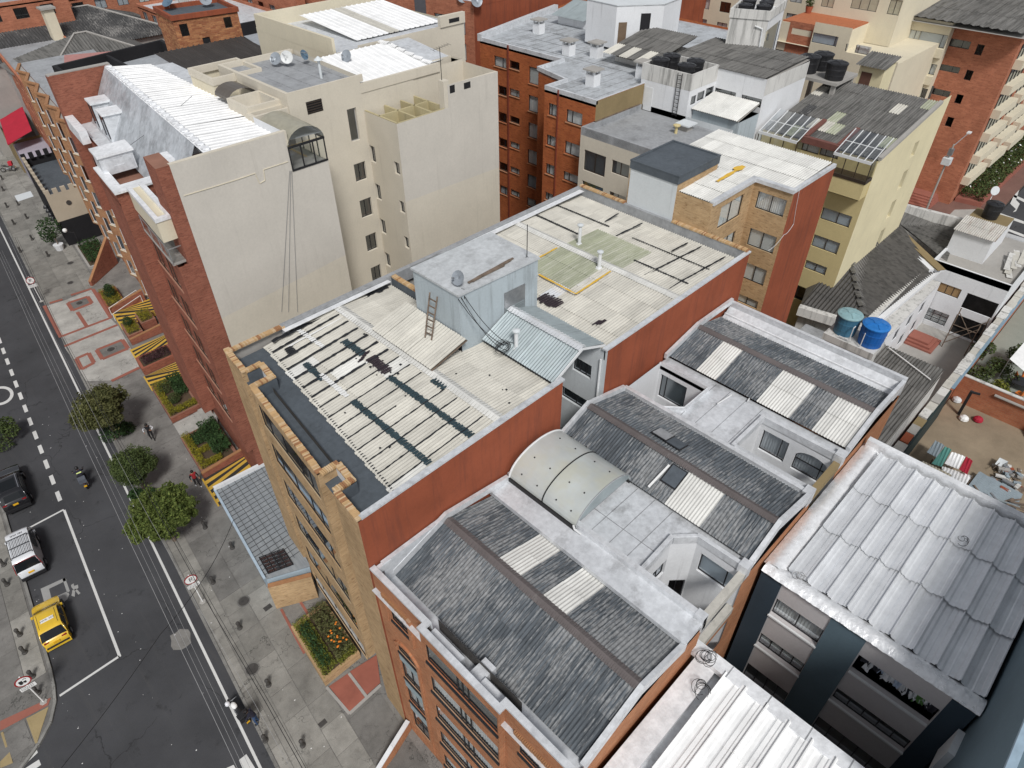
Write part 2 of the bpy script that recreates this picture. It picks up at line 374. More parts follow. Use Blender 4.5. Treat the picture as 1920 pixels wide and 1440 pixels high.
def rect(x0,y0,x1,y1):return[(x0,y0),(x1,y0),(x1,y1),(x0,y1)]
def coping(parent,pts,w,z0,z1,mat,name='parapet',inner=None,closed=False):
    """thick low wall following plan points (centre line)"""
    m=MB();n=len(pts)
    segs=list(zip(pts[:-1],pts[1:]))+([(pts[-1],pts[0])]if closed else[])
    for i,(a,b)in enumerate(segs):
        a=V((a[0],a[1],0));b=V((b[0],b[1],0));d=(b-a).normalized();q=V((-d.y,d.x,0));e=w/2-0.002*(i%2)
        m.obox(a-d*e*(1 if i%2==0 else-1)-q*w/2+V((0,0,z0)),(b-a)+d*e*2*(1 if i%2==0 else-1),q*w,V((0,0,z1-z0-0.003*(i%2))))
    return m.build(name,mat,parent)
CS={}
def corr_mesh(key,wid,length,pitch,amp,mat,prof='sine',seg=6):
    k=(key,round(wid,3),round(length,3))
    if k in CS:return CS[k]
    m=MB();xs=[]
    if prof=='sine':
        n=max(2,int(round(wid/pitch)))*seg
        xs=[(wid*i/n,amp*math.cos(2*math.pi*i/seg))for i in range(n+1)]
    elif prof=='rib':
        n=max(1,int(round(wid/pitch)));p=wid/n
        for i in range(n):xs+=[(p*i,amp),(p*(i+0.09),amp),(p*(i+0.2),0),(p*(i+0.5),0.004),(p*(i+0.8),0),(p*(i+0.91),amp)]
        xs.append((wid,amp))
    elif prof=='canal':
        n=max(1,int(round(wid/pitch)));p=wid/n
        for i in range(n):
            xs+=[(p*(i+a),amp*b)for a,b in((0,1.0),(0.045,1.0),(0.06,0.62),(0.2,0.58),(0.25,0.36),(0.42,0.33),(0.47,0.10),(0.52,0.0),(0.68,0.0),(0.73,0.12),(0.78,0.34),(0.9,0.38),(0.96,0.62),(0.985,0.66))]
        xs.append((wid,amp))
    P=[(x,0,z)for x,z in xs]+[(x,length,z)for x,z in xs];n=len(xs)
    m.add(P,[[i,i+1,i+1+n,i+n]for i in range(n-1)])
    CS[k]=m.mesh('roof_sheet',mat,smooth=(prof=='sine'));return CS[k]
def roof_sheets(parent,O,along,across,L,W,mat,sw=0.9,sl=1.83,pitch=0.18,amp=0.038,prof='sine',special=None,lap=0.12,key=None,name='roof_sheet',jit=0.006,skip=None,lift=0.02):
    """cover a slope: O lower corner, along = up the slope, across = sideways; sheets overlap upwards"""
    al=along.normalized();ac=across.normalized();nr=ac.cross(al).normalized()
    if nr.z<0:nr=-nr
    nc=max(1,int(round(W/sw)));nrw=max(1,int(round(L/sl)));cw=W/nc;cl=L/nrw;out={}
    for j in range(nrw):
        for i in range(nc):
            if skip and skip(i,j,nc,nrw):continue
            mt=(special(i,j,nc,nrw)if special else None)or mat
            me=corr_mesh((key or mat.name,mt.name,prof),cw*1.0,cl+(lap if j<nrw-1 else 0),pitch,amp,mt,prof)
            tilt=-0.012/cl
            o=O+ac*(cw*i)+al*(cl*j)+nr*(lift*(1 if j else 0.4)+random.uniform(0,jit)+0.003*(i%2))
            x=ac;y=(al-nr*(lift*1.1/cl)).normalized();z=x.cross(y).normalized()
            if z.z<0:z=-z
            M=Matrix(((x.x,y.x,z.x,o.x),(x.y,y.y,z.y,o.y),(x.z,y.z,z.z,o.z),(0,0,0,1)))
            out[(i,j)]=place(me,name,parent,M)
    return out
# ================================================================ ground, street
K=0.1077
def st(s,y,z=0.0):return V((s+K*y,y,z))
def sp(s,y):return(s+K*y,y)
def asphalt_mat():
    t=NT('asphalt',0.88,0,0.3);p=t.pos()
    col=t.val((0.058,0.059,0.063),t.ramp(t.noise(p,0.18,6,0.6),0.3,0.7),0.78,1.25)
    col=t.val(col,t.ramp(t.noise(p,60,3,0.7),0.3,0.7),0.75,1.25)
    f=t.ramp(t.noise(t.pos((2.2,0.12,1)),1.0,6,0.65),0.55,0.75);col=t.mix(t.mul(f,0.35),col,(0.085,0.083,0.08))
    f=t.ramp(t.noise(p,0.7,8,0.75),0.58,0.70);col=t.mix(t.mul(f,0.7),col,(0.02,0.02,0.021))
    v=t.n('ShaderNodeTexVoronoi',feature='DISTANCE_TO_EDGE',i_Scale=0.22);dn=t.n('ShaderNodeTexNoise',i_Scale=1.2,i_Detail=6.0);t.l(p,dn.inputs['Vector']);ad=t.n('ShaderNodeVectorMath',operation='ADD');t.l(p,ad.inputs[0]);t.l(dn.outputs['Color'],ad.inputs[1]);t.l(ad.outputs[0],v.inputs['Vector'])
    col=t.mix(t.mul(t.mul(t.ramp(v.outputs['Distance'],0.0,0.008,1.0,0.0),t.ramp(t.noise(p,0.15,2),0.5,0.56)),0.7),col,(0.015,0.015,0.015))
    t.bump(t.noise(p,80,3),0.4,0.01);return t.done(col)
def paving_mat(name,c,stain,objvar=0.2,amt=0.6):
    t=NT(name,0.92,0,0.2);p=t.pos()
    col=t.val(c,t.rnd(),1-objvar,1+objvar)
    col=t.val(col,t.ramp(t.noise(p,0.6,7,0.7),0.3,0.7),0.7,1.25)
    col=t.val(col,t.ramp(t.noise(p,25,4,0.7),0.3,0.7),0.82,1.15)
    f=t.ramp(t.noise(p,1.1,10,0.78),0.55,0.68);col=t.mix(t.mul(f,amt),col,stain)
    v=t.n('ShaderNodeTexVoronoi',feature='DISTANCE_TO_EDGE',i_Scale=0.55)
    dn=t.n('ShaderNodeTexNoise',i_Scale=2.5,i_Detail=5.0);t.l(p,dn.inputs['Vector'])
    ad=t.n('ShaderNodeVectorMath',operation='ADD');t.l(p,ad.inputs[0]);t.l(dn.outputs['Color'],ad.inputs[1]);t.l(ad.outputs[0],v.inputs['Vector'])
    cr=t.ramp(v.outputs['Distance'],0.0,0.012,1.0,0.0);ms=t.ramp(t.noise(p,0.35,2),0.48,0.55)
    col=t.mix(t.mul(t.mul(cr,ms),0.8),col,(0.03,0.03,0.028))
    t.bump(t.noise(p,14,6,0.7),0.35,0.02);return t.done(col)
asphalt=asphalt_mat()
pave=paving_mat('worn_concrete_slab',(0.26,0.25,0.225),(0.10,0.095,0.085))
pave_d=paving_mat('dark_concrete_slab',(0.19,0.183,0.17),(0.085,0.08,0.072),0.14)
pave_l=paving_mat('pale_concrete_slab',(0.40,0.39,0.36),(0.24,0.23,0.21),0.06,0.4)
kerbm=paving_mat('kerb_concrete',(0.22,0.215,0.20),(0.06,0.06,0.058),0.15)
redtile=brick('red_paver',(0.33,0.12,0.085),(0.28,0.095,0.07),(0.24,0.13,0.10),(0.15,0.06,0.05),0.3)
redpave=plaster('red_paving',(0.30,0.115,0.085),(0.14,0.08,0.065),0.4,0.9,0.1,0.12)
tactile=plaster('ochre_tactile',(0.34,0.265,0.14),(0.13,0.10,0.06),0.5,0.9,0.1,0.15)
soil=plaster('soil',(0.09,0.065,0.042),(0.03,0.022,0.016),0.5,0.95,0.1,0.2)
dirt=plaster('pale_dirt',(0.27,0.215,0.15),(0.11,0.085,0.06),0.6,0.95,0.1,0.2)
iron=plain('cast_iron',(0.075,0.07,0.065),0.7,0.3,0.4,0.25)
groundm=paving_mat('city_ground',(0.13,0.125,0.118),(0.06,0.058,0.055),0.0)
struct(MB().poly([(-900,-900,-0.30),(1500,-900,-0.30),(1500,1500,-0.30),(-900,1500,-0.30)]).build('ground',groundm))
road=struct(MB().prism([sp(-9.6,300),sp(-9.6,40),(-6.2,33),(-8.2,28.9),(-60,26),(-60,-20),sp(-1.05,-20),sp(-1.05,300)],-0.5,-0.12).build('road',asphalt))
walk=struct(MB().prism([sp(-0.88,-10),sp(-0.88,300),sp(16,300),sp(16,-10)],-0.5,-0.03).build('sidewalk',pave_d))
walk['label']='grey concrete sidewalk along the right side of the street'
kb={}
y=-6.0
while y<130:
    L=1.2;me=kb.get(0)
    if me is None:kb[0]=me=MB().obox(V((0,0,-0.3)),V((0.17,0,0)),V((0,L-0.02,0)),V((0,0,0.31))).mesh('kerb_stone',kerbm)
    place(me,'kerb_stone',walk,Matrix.Translation(st(-1.06,y))@Matrix.Rotation(-math.atan(K),4,'Z'));y+=L*math.cos(math.atan(K))
def slabs(parent,s0s,y0,y1,mat,lmin,lmax,jit=0.10,z=0.0,th=0.028,gap=0.014,name='paving_slab'):
    for a,b in zip(s0s[:-1],s0s[1:]):
        y=y0
        while y<y1-0.3:
            L=min(random.uniform(lmin,lmax),y1-y)
            if y1-y-L<0.5:L=y1-y
            m=MB();j=lambda:random.uniform(-jit,jit)*0.12
            zz=z+random.uniform(-0.006,0.004)
            m.prism([sp(a+gap,y+gap+j()),sp(b-gap,y+gap+j()),sp(b-gap,y+L-gap+j()),sp(a+gap,y+L-gap+j())],z-th,zz,bottom=False)
            m.build(name,mat,parent);y+=L
slabs(walk,[-0.86,-0.28,0.30],4,37.5,pave,1.5,2.6)
slabs(walk,[0.30,1.75,3.18],4,30.5,pave,1.4,3.2)
slabs(walk,[3.18,5.4],4,19.0,pave_d,2.0,3.4)
slabs(walk,[0.30,1.75,3.4],30.5,37.6,pave_d,2.0,3.6)
slabs(walk,[-0.86,1.2,3.5],37.6,56.6,pave_d,2.4,4.2)
slabs(walk,[-0.86,1.1,3.0,4.2],75.8,128,pave,2.4,4.5)
def gpoly(pts,z):return[at(x,y,z)for x,y in pts]
def flat(name,parent,pts,z,mat,th=0.03):
    q=gpoly(pts,z);return MB().prism([(p.x,p.y)for p in q],z-th,z,bottom=False).build(name,mat,parent)
for pts in([(84,575),(124,562),(145,585),(161,611),(114,630)],[(124,562),(171,543),(206,595),(162,611),(145,585)],
            [(114,632),(207,597),(219,609),(121,648)],[(121,651),(190,621),(205,660),(143,684)],[(190,621),(221,610),(245,652),(205,660)],
            [(143,684),(205,660),(245,652),(261,688),(209,713),(162,714)]):flat('pale_slab',walk,pts,0.006,pave_l)
def strip(a,b,w,z=0.012,mat=None,parent=None,name='paver_strip',hgt=0.03):
    p=at(*a,z);q=at(*b,z);d=(q-p).normalized();n=V((-d.y,d.x,0))*w/2
    return MB().prism([tuple((p+n)[:2]),tuple((p-n)[:2]),tuple((q-n)[:2]),tuple((q+n)[:2])],z-hgt,z,bottom=False).build(name,mat or redpave,parent or walk)
zz=0.012
for a,b in(((83,573),(114,632)),((114,631),(207,596)),((174,542),(208,596)),((133,553),(172,541)),((93,568),(117,561)),((145,585),(162,611)),((121,649),(220,609)),((209,714),(261,689))):
    strip(a,b,0.34,zz);zz+=0.002
def ring(c,z):
    for i in range(4):strip(c[i],c[(i+1)%4],0.36,z+0.002*i)
ring([(127,568),(164,556),(172,568),(136,582)],0.03);ring([(181,656),(229,637),(240,653),(192,673)],0.03);ring([(143,672),(166,662),(176,680),(153,692)],0.03)
flat('patched_slab',walk,[(130,568),(163,558),(169,568),(137,580)],0.02,pave_d);flat('patched_slab',walk,[(184,656),(228,639),(237,653),(193,671)],0.02,pave_d)
def manhole(x,y,r=0.34,z=0.006):
    p=at(x,y,z);m=MB();m.lathe(p,[(r+0.09,-0.02),(r+0.09,0.004),(r+0.02,0.006),(r,0.0)],20);o=m.build('manhole_rim',pave_d,walk)
    k=MB().lathe(p,[(r,-0.02),(r,0.009)],20);[k.obox(p+V((-r*0.7,(i-2)*0.11,0.009)),V((r*1.4,0,0)),V((0,0.04,0)),V((0,0,0.006)))for i in range(5)]
    k.build('manhole_cover',iron,walk)
for x,y,r in((149,568,0.3),(208,655,0.34),(457,1127,0.33),(473,1254,0.36),(132,493,0.3),(132,530,0.3)):manhole(x,y,r,0.022 if y in(568,655)else 0.006)
for x,y,a,b in((502,1139,0.5,0.35),(605,1356,0.45,0.3),(553,1152,0.9,0.8),(272,780,1.6,1.1)):
    p=at(x,y,0.006);m=MB();m.obox(p+V((-a/2,-b/2,-0.02)),V((a,0,0)),V((0,b,0)),V((0,0,0.026)));m.build('access_cover',iron if a<0.6 else pave_d,walk)
strip((527,1142),(571,1225),0.16,0.010);strip((558,1120),(597,1183),0.16,0.010)
flat('red_terrace',walk,[(617,1287),(653,1262),(684,1308),(655,1335)],0.02,redtile);flat('red_terrace',walk,[(656,1259),(706,1228),(713,1280),(688,1302)],0.06,redtile)
strip((612,1288),(655,1338),0.16,0.03,concrete,name='kerb_edge');strip((655,1338),(714,1284),0.18,0.034,concrete,name='kerb_edge');strip((654,1262),(687,1306),0.16,0.05,concrete,name='kerb_edge')
lp=[sp(-9.35,300),sp(-9.3,33.5),(-5.95,32.2),(-6.2,31.2),(-6.75,30.2),(-7.6,29.4),(-8.7,28.75),(-30,27.4),(-60,27),(-60,300)]
walk2=struct(MB().prism(lp,-0.5,-0.02).build('sidewalk',pave_d));walk2['label']='grey concrete pavement with rounded corner left of the street'
m=MB();cl=[V((p[0],p[1],0))for p in lp[:8]]
m2=[sp(-9.35,y)for y in(120,90,60,33.5)]+lp[2:8]
for i,(a,b)in enumerate(zip(m2[:-1],m2[1:])):
    a=V((a[0],a[1],-0.3));b=V((b[0],b[1],-0.3));d=(b-a).normalized();n=V((-d.y,d.x,0))if V((-d.y,d.x,0)).x<0 else V((d.y,-d.x,0))
    m.obox(a+n*(-0.14),b-a,n*0.16,V((0,0,0.31-0.002*(i%2))))
m.build('kerb',kerbm,walk2)
for(s0,s1)in((-10.6,-9.5),(-12.3,-10.6),(-15,-12.3)):
    y=33.4
    while y<60:
        L=random.uniform(1.8,3.0);MB().prism([sp(s0+0.014,y+0.014),sp(s1-0.014,y+0.014),sp(s1-0.014,y+L-0.014),sp(s0+0.014,y+L-0.014)],-0.03,random.uniform(-0.004,0.006),bottom=False).build('paving_slab',pave if s0>-12 else pave_d,walk2);y+=L
flat('red_band',walk2,[(0,1352),(95,1308),(90,1322),(0,1370)],0.008,redpave);flat('tactile_ramp',walk2,[(52,1346),(91,1325),(70,1390),(66,1392)],0.008,tactile);flat('tactile_ramp',walk2,[(0,1380),(46,1350),(62,1392),(20,1425),(0,1432)],0.006,pave_d)
flat('tactile_strip',walk2,[(49,1347),(53,1345),(71,1391),(66,1394)],0.012,tactile);flat('tactile_strip',walk2,[(1,1374),(6,1372),(14,1400),(10,1402)],0.010,tactile);flat('tactile_ramp',walk2,[(0,1428),(18,1410),(24,1430),(0,1440)],0.012,tactile)
def mark(name,label,pts2,z=-0.116,mat=None):
    for q in pts2:MB().prism([tuple(p[:2])for p in q],-0.119,z,bottom=False).build(name,mat or roadpaint,road)
RZ=-0.118
def band(s0,s1,y0,y1):return[st(s0,y0),st(s1,y0),st(s1,y1),st(s0,y1)]
mark('edge_line','',[band(-1.77,-1.62,y,min(y+8,120))for y in range(6,120,8)])
mark('centre_dash','',[band(-5.98,-5.70,46.9+2.07*i,46.9+2.07*i+1.12)for i in range(0,22)])
mark('parking_bay_line','',[band(-5.9,-5.74,31.35,45.75),[V((-5.85,31.35,0)),V((-2.45,31.35,0)),V((-2.45,31.5,0)),V((-5.85,31.5,0))],[V((-4.3,45.75,0)),V((-0.9,45.75,0)),V((-0.9,45.9,0)),V((-4.3,45.9,0))]])
mark('crosswalk_bar','',[[at(x,y,RZ)for x,y in q]for q in([(448,1425),(462,1414),(500,1475),(470,1475)],[(425,1440),(438,1434),(470,1490),(440,1490)],[(26,1438),(67,1402),(71,1411),(40,1440)],[(48,1440),(73,1424),(77,1434),(60,1446)],[(56,1470),(100,1440),(110,1452),(75,1480)])])
pk=[[(76,1104),(122,1083),(125,1088),(92,1104)],[(76,1104),(92,1104),(98,1128),(84,1134)],[(117,1085),(122,1083),(131,1108),(126,1112)],[(97,1122),(126,1109),(130,1114),(126,1124),(120,1128),(116,1122),(98,1130)],[(133,1097),(138,1094),(139,1099),(134,1101)],[(134,1101),(146,1096),(147,1102),(140,1108)],[(136,1106),(141,1107),(140,1119),(134,1117)],[(139,1105),(143,1104),(151,1112),(147,1115)]]
mark('loading_bay_symbol','',[[at(x,y,RZ)for x,y in q]for q in pk],mat=plaster('faded_road_paint',(0.30,0.30,0.29),(0.08,0.08,0.08),0.8,0.8,0.3,0.15))
ringc=at(0,742,RZ);m=MB();N=28
m.add([ringc+V((math.cos(6.2832*i/N)*r,math.sin(6.2832*i/N)*r*1.5,0.002))for r in(0.75,1.0)for i in range(N)],[[i,i+N,(i+1)%N+N,(i+1)%N]for i in range(N)]);m.build('speed_circle_marking',roadpaint,road)
rp=at(339,1199,RZ);m=MB();m.prism([(rp.x+math.cos(a*0.524)*(0.62+0.12*math.sin(a*2.1)),rp.y+math.sin(a*0.524)*(0.75+0.1*math.cos(a*3)))for a in range(12)],-0.119,-0.113);m.build('patch_repair',pave_d,road)
rn_=random.Random(77)
lit=MB()
for k in range(80):
    s_=rn_.choice([rn_.gauss(-5.0,0.25),rn_.uniform(-9,-1.2),rn_.uniform(-9.2,-8.8)]);y_=rn_.uniform(18,60);c=st(s_,y_,-0.112);e=rn_.uniform(0.01,0.035);a_=rn_.uniform(0,6);lit.poly([c+V((e*math.cos(a_+i*1.57)*(1+0.6*(i%2)),e*math.sin(a_+i*1.57),0.004*(i%2)))for i in range(4)])
for k in range(35):
    c=st(rn_.uniform(-0.8,3.1),rn_.uniform(14,56),0.008);e=rn_.uniform(0.01,0.035);a_=rn_.uniform(0,6);lit.poly([c+V((e*math.cos(a_+i*1.57)*(1+0.6*(i%2)),e*math.sin(a_+i*1.57),0.004*(i%2)))for i in range(4)])
lo_=lit.build('litter',whitepaint);lo_['kind']='stuff';tag(lo_,'scattered pale litter specks on road and pavement','litter')
# ================================================================ tan brick block (centre)
def sheet_name():return 'roof_sheet'
bx=thing('apartment_building','tan brick apartment block with cream corrugated roofs and rust red side wall','building',(9,22,0))
ZB=18.0
bFR,bFL=V((7.37,15.92,0)),V((8.89,29.74,0))
def bfl(y,off=0.0):return(7.37+(y-15.92)*0.11-off,y)
def simple_wall(parent,a,b,z0,z1,mat,name='wall'):
    return MB().poly([(a[0],a[1],z0),(b[0],b[1],z0),(b[0],b[1],z1),(a[0],a[1],z1)]).build(name,mat,parent)
def bf(y,d=0.0):return(7.37+(y-15.92)*0.11+d,y)
front=[bf(29.74),bf(27.62,0.1),bf(27.62,0.95),bf(26.15,0.95),bf(26.15,0.0),bf(25.75,-0.10)]
simple_wall(bx,bf(29.74),bf(27.6),0,ZB-0.12,tan_brick);simple_wall(bx,bf(27.6),bf(27.6,0.95),0,ZB-0.12,tan_brick);simple_wall(bx,bf(27.6,0.95),bf(26.15,0.95),0,ZB-0.12,whitep);simple_wall(bx,bf(26.15,0.95),bf(26.15,-0.12),2.6,ZB-0.12,tan_brick)
bay=Face(bx,bf(26.15,-0.12),bf(19.15,-0.12),0.07)
rows_z=[]
tl=[(488,763),(517,842),(540,911),(561,976),(580,1034),(598,1088)]
for i,(x,y)in enumerate(tl):
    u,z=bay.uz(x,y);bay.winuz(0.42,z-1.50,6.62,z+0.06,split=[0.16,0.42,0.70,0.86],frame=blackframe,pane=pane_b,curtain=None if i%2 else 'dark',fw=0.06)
bay.build(2.6,ZB-0.12,tan_brick)
MB().poly([(*bf(26.15,-0.12),2.6),(*bf(19.15,-0.12),2.6),(*bf(19.15,0.9),2.6),(*bf(26.15,0.9),2.6)]).build('bay_underside',concrete,bx)
simple_wall(bx,bf(19.15,-0.12),bf(19.15,0.75),2.6,ZB-0.12,tan_brick);simple_wall(bx,bf(19.15,0.75),bf(17.85,0.75),0,ZB-0.12,whitep);simple_wall(bx,bf(17.85,0.75),bf(17.85,-0.05),0,ZB-0.12,tan_brick);simple_wall(bx,bf(17.85,-0.05),bf(15.92),0,ZB-0.12,tan_brick)
simple_wall(bx,bf(26.15,0.85),bf(19.15,0.85),0,2.6,tan_brick)
BR,BL=15.92,29.74
X1,X2,X3=19.3,22.75,36.7
simple_wall(bx,bf(BR),(X1,BR),0,ZB-0.1,rust,'rust_wall');simple_wall(bx,(X2,BR),(X3,BR),0,ZB-0.1,rust,'rust_wall')
lw=Face(bx,(X2,21.2),(X2,BR),0.15)
lw.win(1075,667,1107,712,cols=3,pane=pane_d,fw=0.06);lw.win(1053,722,1104,775,cols=2,pane=pane_d);lw.win(1053,800,1100,855,cols=2,pane=pane_d)
lw.build(0,ZB-0.2,palegrey)
simple_wall(bx,(X1,BR),(X1,21.2),0,ZB-0.2,palegrey);simple_wall(bx,(X1,21.2),(X2,21.2),0,ZB,palegrey)
simple_wall(bx,(X3,BR),(X3,BL),0,ZB-0.1,tan_brick);simple_wall(bx,(X3,BL),bf(BL),0,ZB-0.1,concrete)
p=onX(1121,690,X2-0.06);MB().tube((X2-0.08,16.25,4),(X2-0.08,16.25,17.2),0.06).build('downpipe',whiteframe,bx)
def soldier(parent,a,b,z,w,mat_list,pitch=0.085,skew=0.0):
    a=V((a[0],a[1],0));b=V((b[0],b[1],0));d=(b-a).normalized();n=V((-d.y,d.x,0));L=(b-a).length;m=MB();k=int(L/pitch)
    for i in range(k):
        o=a+d*(i*L/k)-n*(w/2+random.uniform(-0.012,0.012))+V((0,0,z-0.12));m.obox(o,d*(L/k-0.016),n*w,V((0,0,0.12+random.uniform(-0.008,0.010))),random.choice((0,0,0,1,1,2)))
    o=m.build('brick_coping',mat_list,parent);o['kind']='stuff';return o
cop=[plain('coping_brick_a',(0.52,0.34,0.17),0.9),plain('coping_brick_b',(0.58,0.42,0.25),0.9),plain('coping_brick_c',(0.34,0.17,0.08),0.9)]
for a,b in((bf(29.86,0.14),bf(27.5,0.16)),(bf(27.52,0.2),bf(27.52,1.1)),(bf(27.5,1.05),bf(26.2,1.05)),(bf(26.2,1.2),bf(26.2,-0.1)),(bf(26.1,0.02),bf(19.2,0.02)),(bf(19.1,0.02),bf(19.1,0.9)),(bf(19.05,0.85),bf(17.95,0.85)),(bf(17.9,1.0),bf(17.9,0.0)),(bf(17.8,0.08),bf(15.95,0.12)),(bf(29.6,0.1),(12.2,29.6))):soldier(bx,a,b,ZB,0.30,cop)
m=MB()
for a,b in((bf(29.6,0.29),bf(27.3,0.31)),(bf(26.0,0.18),bf(19.3,0.18)),(bf(17.6,0.24),bf(16.1,0.28))):m.poly([(*b,17.2),(*a,17.2),(*a,ZB-0.1),(*b,ZB-0.1)])
for a,b in((bf(27.3,0.2),bf(27.3,1.2)),(bf(27.3,1.2),bf(26.0,1.2)),(bf(26.0,1.2),bf(26.0,0.1)),(bf(19.3,0.1),bf(19.3,1.0)),(bf(19.3,1.0),bf(17.7,1.0)),(bf(17.7,1.0),bf(17.7,0.1))):m.poly([(*a,17.2),(*b,17.2),(*b,ZB-0.1),(*a,ZB-0.1)])
m.build('parapet_lining',darkmem,bx)
terr=MB().poly([(*bf(29.6,0.1),17.2),(*bf(15.95,0.1),17.2),(9.75,15.95,17.2),(11.2,29.6,17.2)]).build('front_terrace',darkmem,bx)
seam=MB()
for i in range(1,13):
    y=15.9+i*1.07;seam.obox(V((bf(y,0.35)[0],y,17.2)),V((1.75,0.12*random.uniform(-1,1),0)),V((0,0.05,0)),V((0,0,0.008)))
seam.each('membrane_seam',darkmem,bx)
coping(bx,[(X1+0.0,BR+0.12),bf(BR+0.12,0.3)],0.27,17.9,ZB,silver);coping(bx,[(X2,BR+0.12),(X3,BR+0.12)],0.27,17.9,ZB,silver);MB().box(8.2,BR+0.14,17.2,X1,BR+0.22,17.9).build('parapet_lining',silver,bx);MB().box(X2,BR+0.14,17.2,X3,BR+0.22,17.9).build('parapet_lining',silver,bx)
coping(bx,[(12.2,BL-0.12),(X3,BL-0.12)],0.30,17.2,ZB+0.02,greymem)
m=MB();m.obox(V((12.0,BL-0.62,17.86)),V((7.0,0,0)),V((0,0.32,0)),V((0,0,0.02)));m.obox(V((22.9,BL-0.72,17.88)),V((13.4,0,0)),V((0,0.42,0)),V((0,0,0.02)));m.build('flashing',brightsilver,bx)
soldier(bx,(X3-0.1,29.6),(X3-0.1,25.6),ZB+0.15,0.32,cop);soldier(bx,(X3-0.1,21.6),(X3-0.1,16.0),ZB+0.15,0.32,cop)
m=MB();m.box(X3-0.22,16.05,17.2,X3+0.02,29.6,ZB+0.03);m.build('rear_parapet',greymem,bx)
soldier(bx,(X1+0.1,29.4),(X1+0.1,25.8),ZB+0.05,0.3,cop);MB().box(X1-0.05,25.6,17.2,X1+0.25,29.45,ZB-0.07).build('cross_parapet',darkmem,bx)
deckm=concrete
rf=MB().poly([(10.6,29.5,17.18),(9.6,16.1,17.18),(X1,16.1,17.3),(X1,29.5,17.3)]).build('roof',deckm,bx)
def special_front(i,j,nc,nr):
    return skysheet if(i*7+j*3)%11==0 else None
rid=15.42
al=V((rid-9.65,0,0.52));Lf=al.length
n=15;W=13.4/n
for i in range(n):
    y=16.1+W*i;x0=9.42+(y-16.1)*0.108
    O=V((x0,y,17.26));a=V((rid,y,17.74))-O
    roof_sheets(rf,O,a,V((0,1,0)),a.length,W,creamsheet,sw=W,sl=1.95,special=lambda p,q,r,s,i=i:special_front(i,q,r,s))
O=V((X1-0.1,16.1,17.42));a=V((rid,16.1,17.74))-O;Wb=13.3
roof_sheets(rf,O,a,V((0,1,0)),a.length,Wb,creamsheet,sw=0.89,sl=1.9,skip=lambda i,j,nc,nr:False)
def ridge_caps(parent,a,b,w,mat,name='ridge_cap',dz=0.03,drop=0.10,step=0.9):
    a=V(a);b=V(b);d=(b-a).normalized();n=V((-d.y,d.x,0));L=(b-a).length;k=max(1,int(L/step));me=None;q=L/k
    m=MB();seg=10
    for i in range(seg):
        y0,y1=q*i/seg,q*(i+1)/seg;h=0.035*(1 if i%2 else 0)
        m.poly([(-w/2,y0,-drop+h),(0,y0,dz),(0,y1,dz),(-w/2,y1,-drop+h)]);m.poly([(0,y0,dz),(w/2,y0,-drop+h),(w/2,y1,-drop+h),(0,y1,dz)])
    me=m.mesh('ridge_cap',mat);ang=math.atan2(d.y,d.x)-math.pi/2
    for i in range(k):place(me,name,parent,Matrix.Translation(a+d*q*i+V((0,0,random.uniform(0,0.012))))@Matrix.Rotation(ang,4,'Z'))
ridge_caps(rf,(rid,16.15,17.84),(rid,29.4,17.84),0.62,skysheet)
def stroke(parent,a,b,w,mat,h=0.02,wob=0.03,name='tar_stroke'):
    a=V(a);b=V(b);d=b-a;L=d.length;d.normalize();n=V((-d.y,d.x,0)).normalized();k=max(2,int(L/0.18));Lp=[];Rp=[]
    for i in range(k+1):
        p=a+d*(L*i/k);e=w/2*random.uniform(0.65,1.25);c=n*random.uniform(-wob,wob);Lp.append(p+c+n*e);Rp.append(p+c-n*e)
    m=MB()
    for i in range(k):m.poly([Rp[i],Rp[i+1],Lp[i+1],Lp[i]])
    return m.build(name,mat,parent)
def zf(x):return 17.26+(x-9.6)*(0.48/(rid-9.6))+0.045 if x<rid else 17.74-(x-rid)*0.085+0.045
for i in range(1,n):
    y=16.1+W*i;x0=9.42+(y-16.1)*0.108;far=i>8
    x1=rid-0.4 if random.random()<0.75 or far else random.uniform(12,14.5)
    stroke(rf,(x0+0.05,y,zf(x0)+0.035),(x1,y,zf(x1)+0.035),0.16 if far else 0.085,tar,wob=0.012)
def teeth(parent,x,y0,y1,w,mat,zfun,name='tar_band'):
    """sealant dragged over the corrugations: one dab per wave"""
    m=MB();y=y0
    while y<y1:
        e=w*random.uniform(0.7,1.25);c=x+random.uniform(-0.05,0.05);z=zfun(c)
        m.poly([(c-e/2,y,z-0.03),(c+e/2,y,z-0.03+0.01),(c+e/2,y+0.06,z+0.012),(c-e/2,y+0.06,z+0.004)]);m.poly([(c-e/2,y+0.06,z+0.004),(c+e/2,y+0.06,z+0.012),(c+e/2,y+0.18,z-0.028),(c-e/2,y+0.18,z-0.03)]);y+=0.18
    return m.build(name,mat,parent)
def band_px(parent,a,b,w,mat,z,zfun,name='tar_band'):
    p=at(*a,z);q=at(*b,z);m=MB();L=(q-p).length;k=max(2,int(L/0.09))
    for i in range(k):
        c=p+(q-p)*((i+0.5)/k);e=w*random.uniform(0.75,1.25);hy=0.05;zz=zfun(c.x)+(0.045 if i%2 else 0.02)
        m.poly([(c.x-e/2,c.y-hy,zz),(c.x+e/2,c.y-hy,zz),(c.x+e/2,c.y+hy,zz),(c.x-e/2,c.y+hy,zz)])
    return m.build(name,mat,parent)
band_px(rf,(661,752),(805,870),0.33,bluetar,17.45,zf);band_px(rf,(730,708),(885,820),0.36,bluetar,17.6,zf)
band_px(rf,(572,683),(606,714),0.34,bluetar,17.4,zf);band_px(rf,(645,642),(682,668),0.4,bluetar,17.55,zf);band_px(rf,(540,655),(552,668),0.42,tar,17.35,zf)
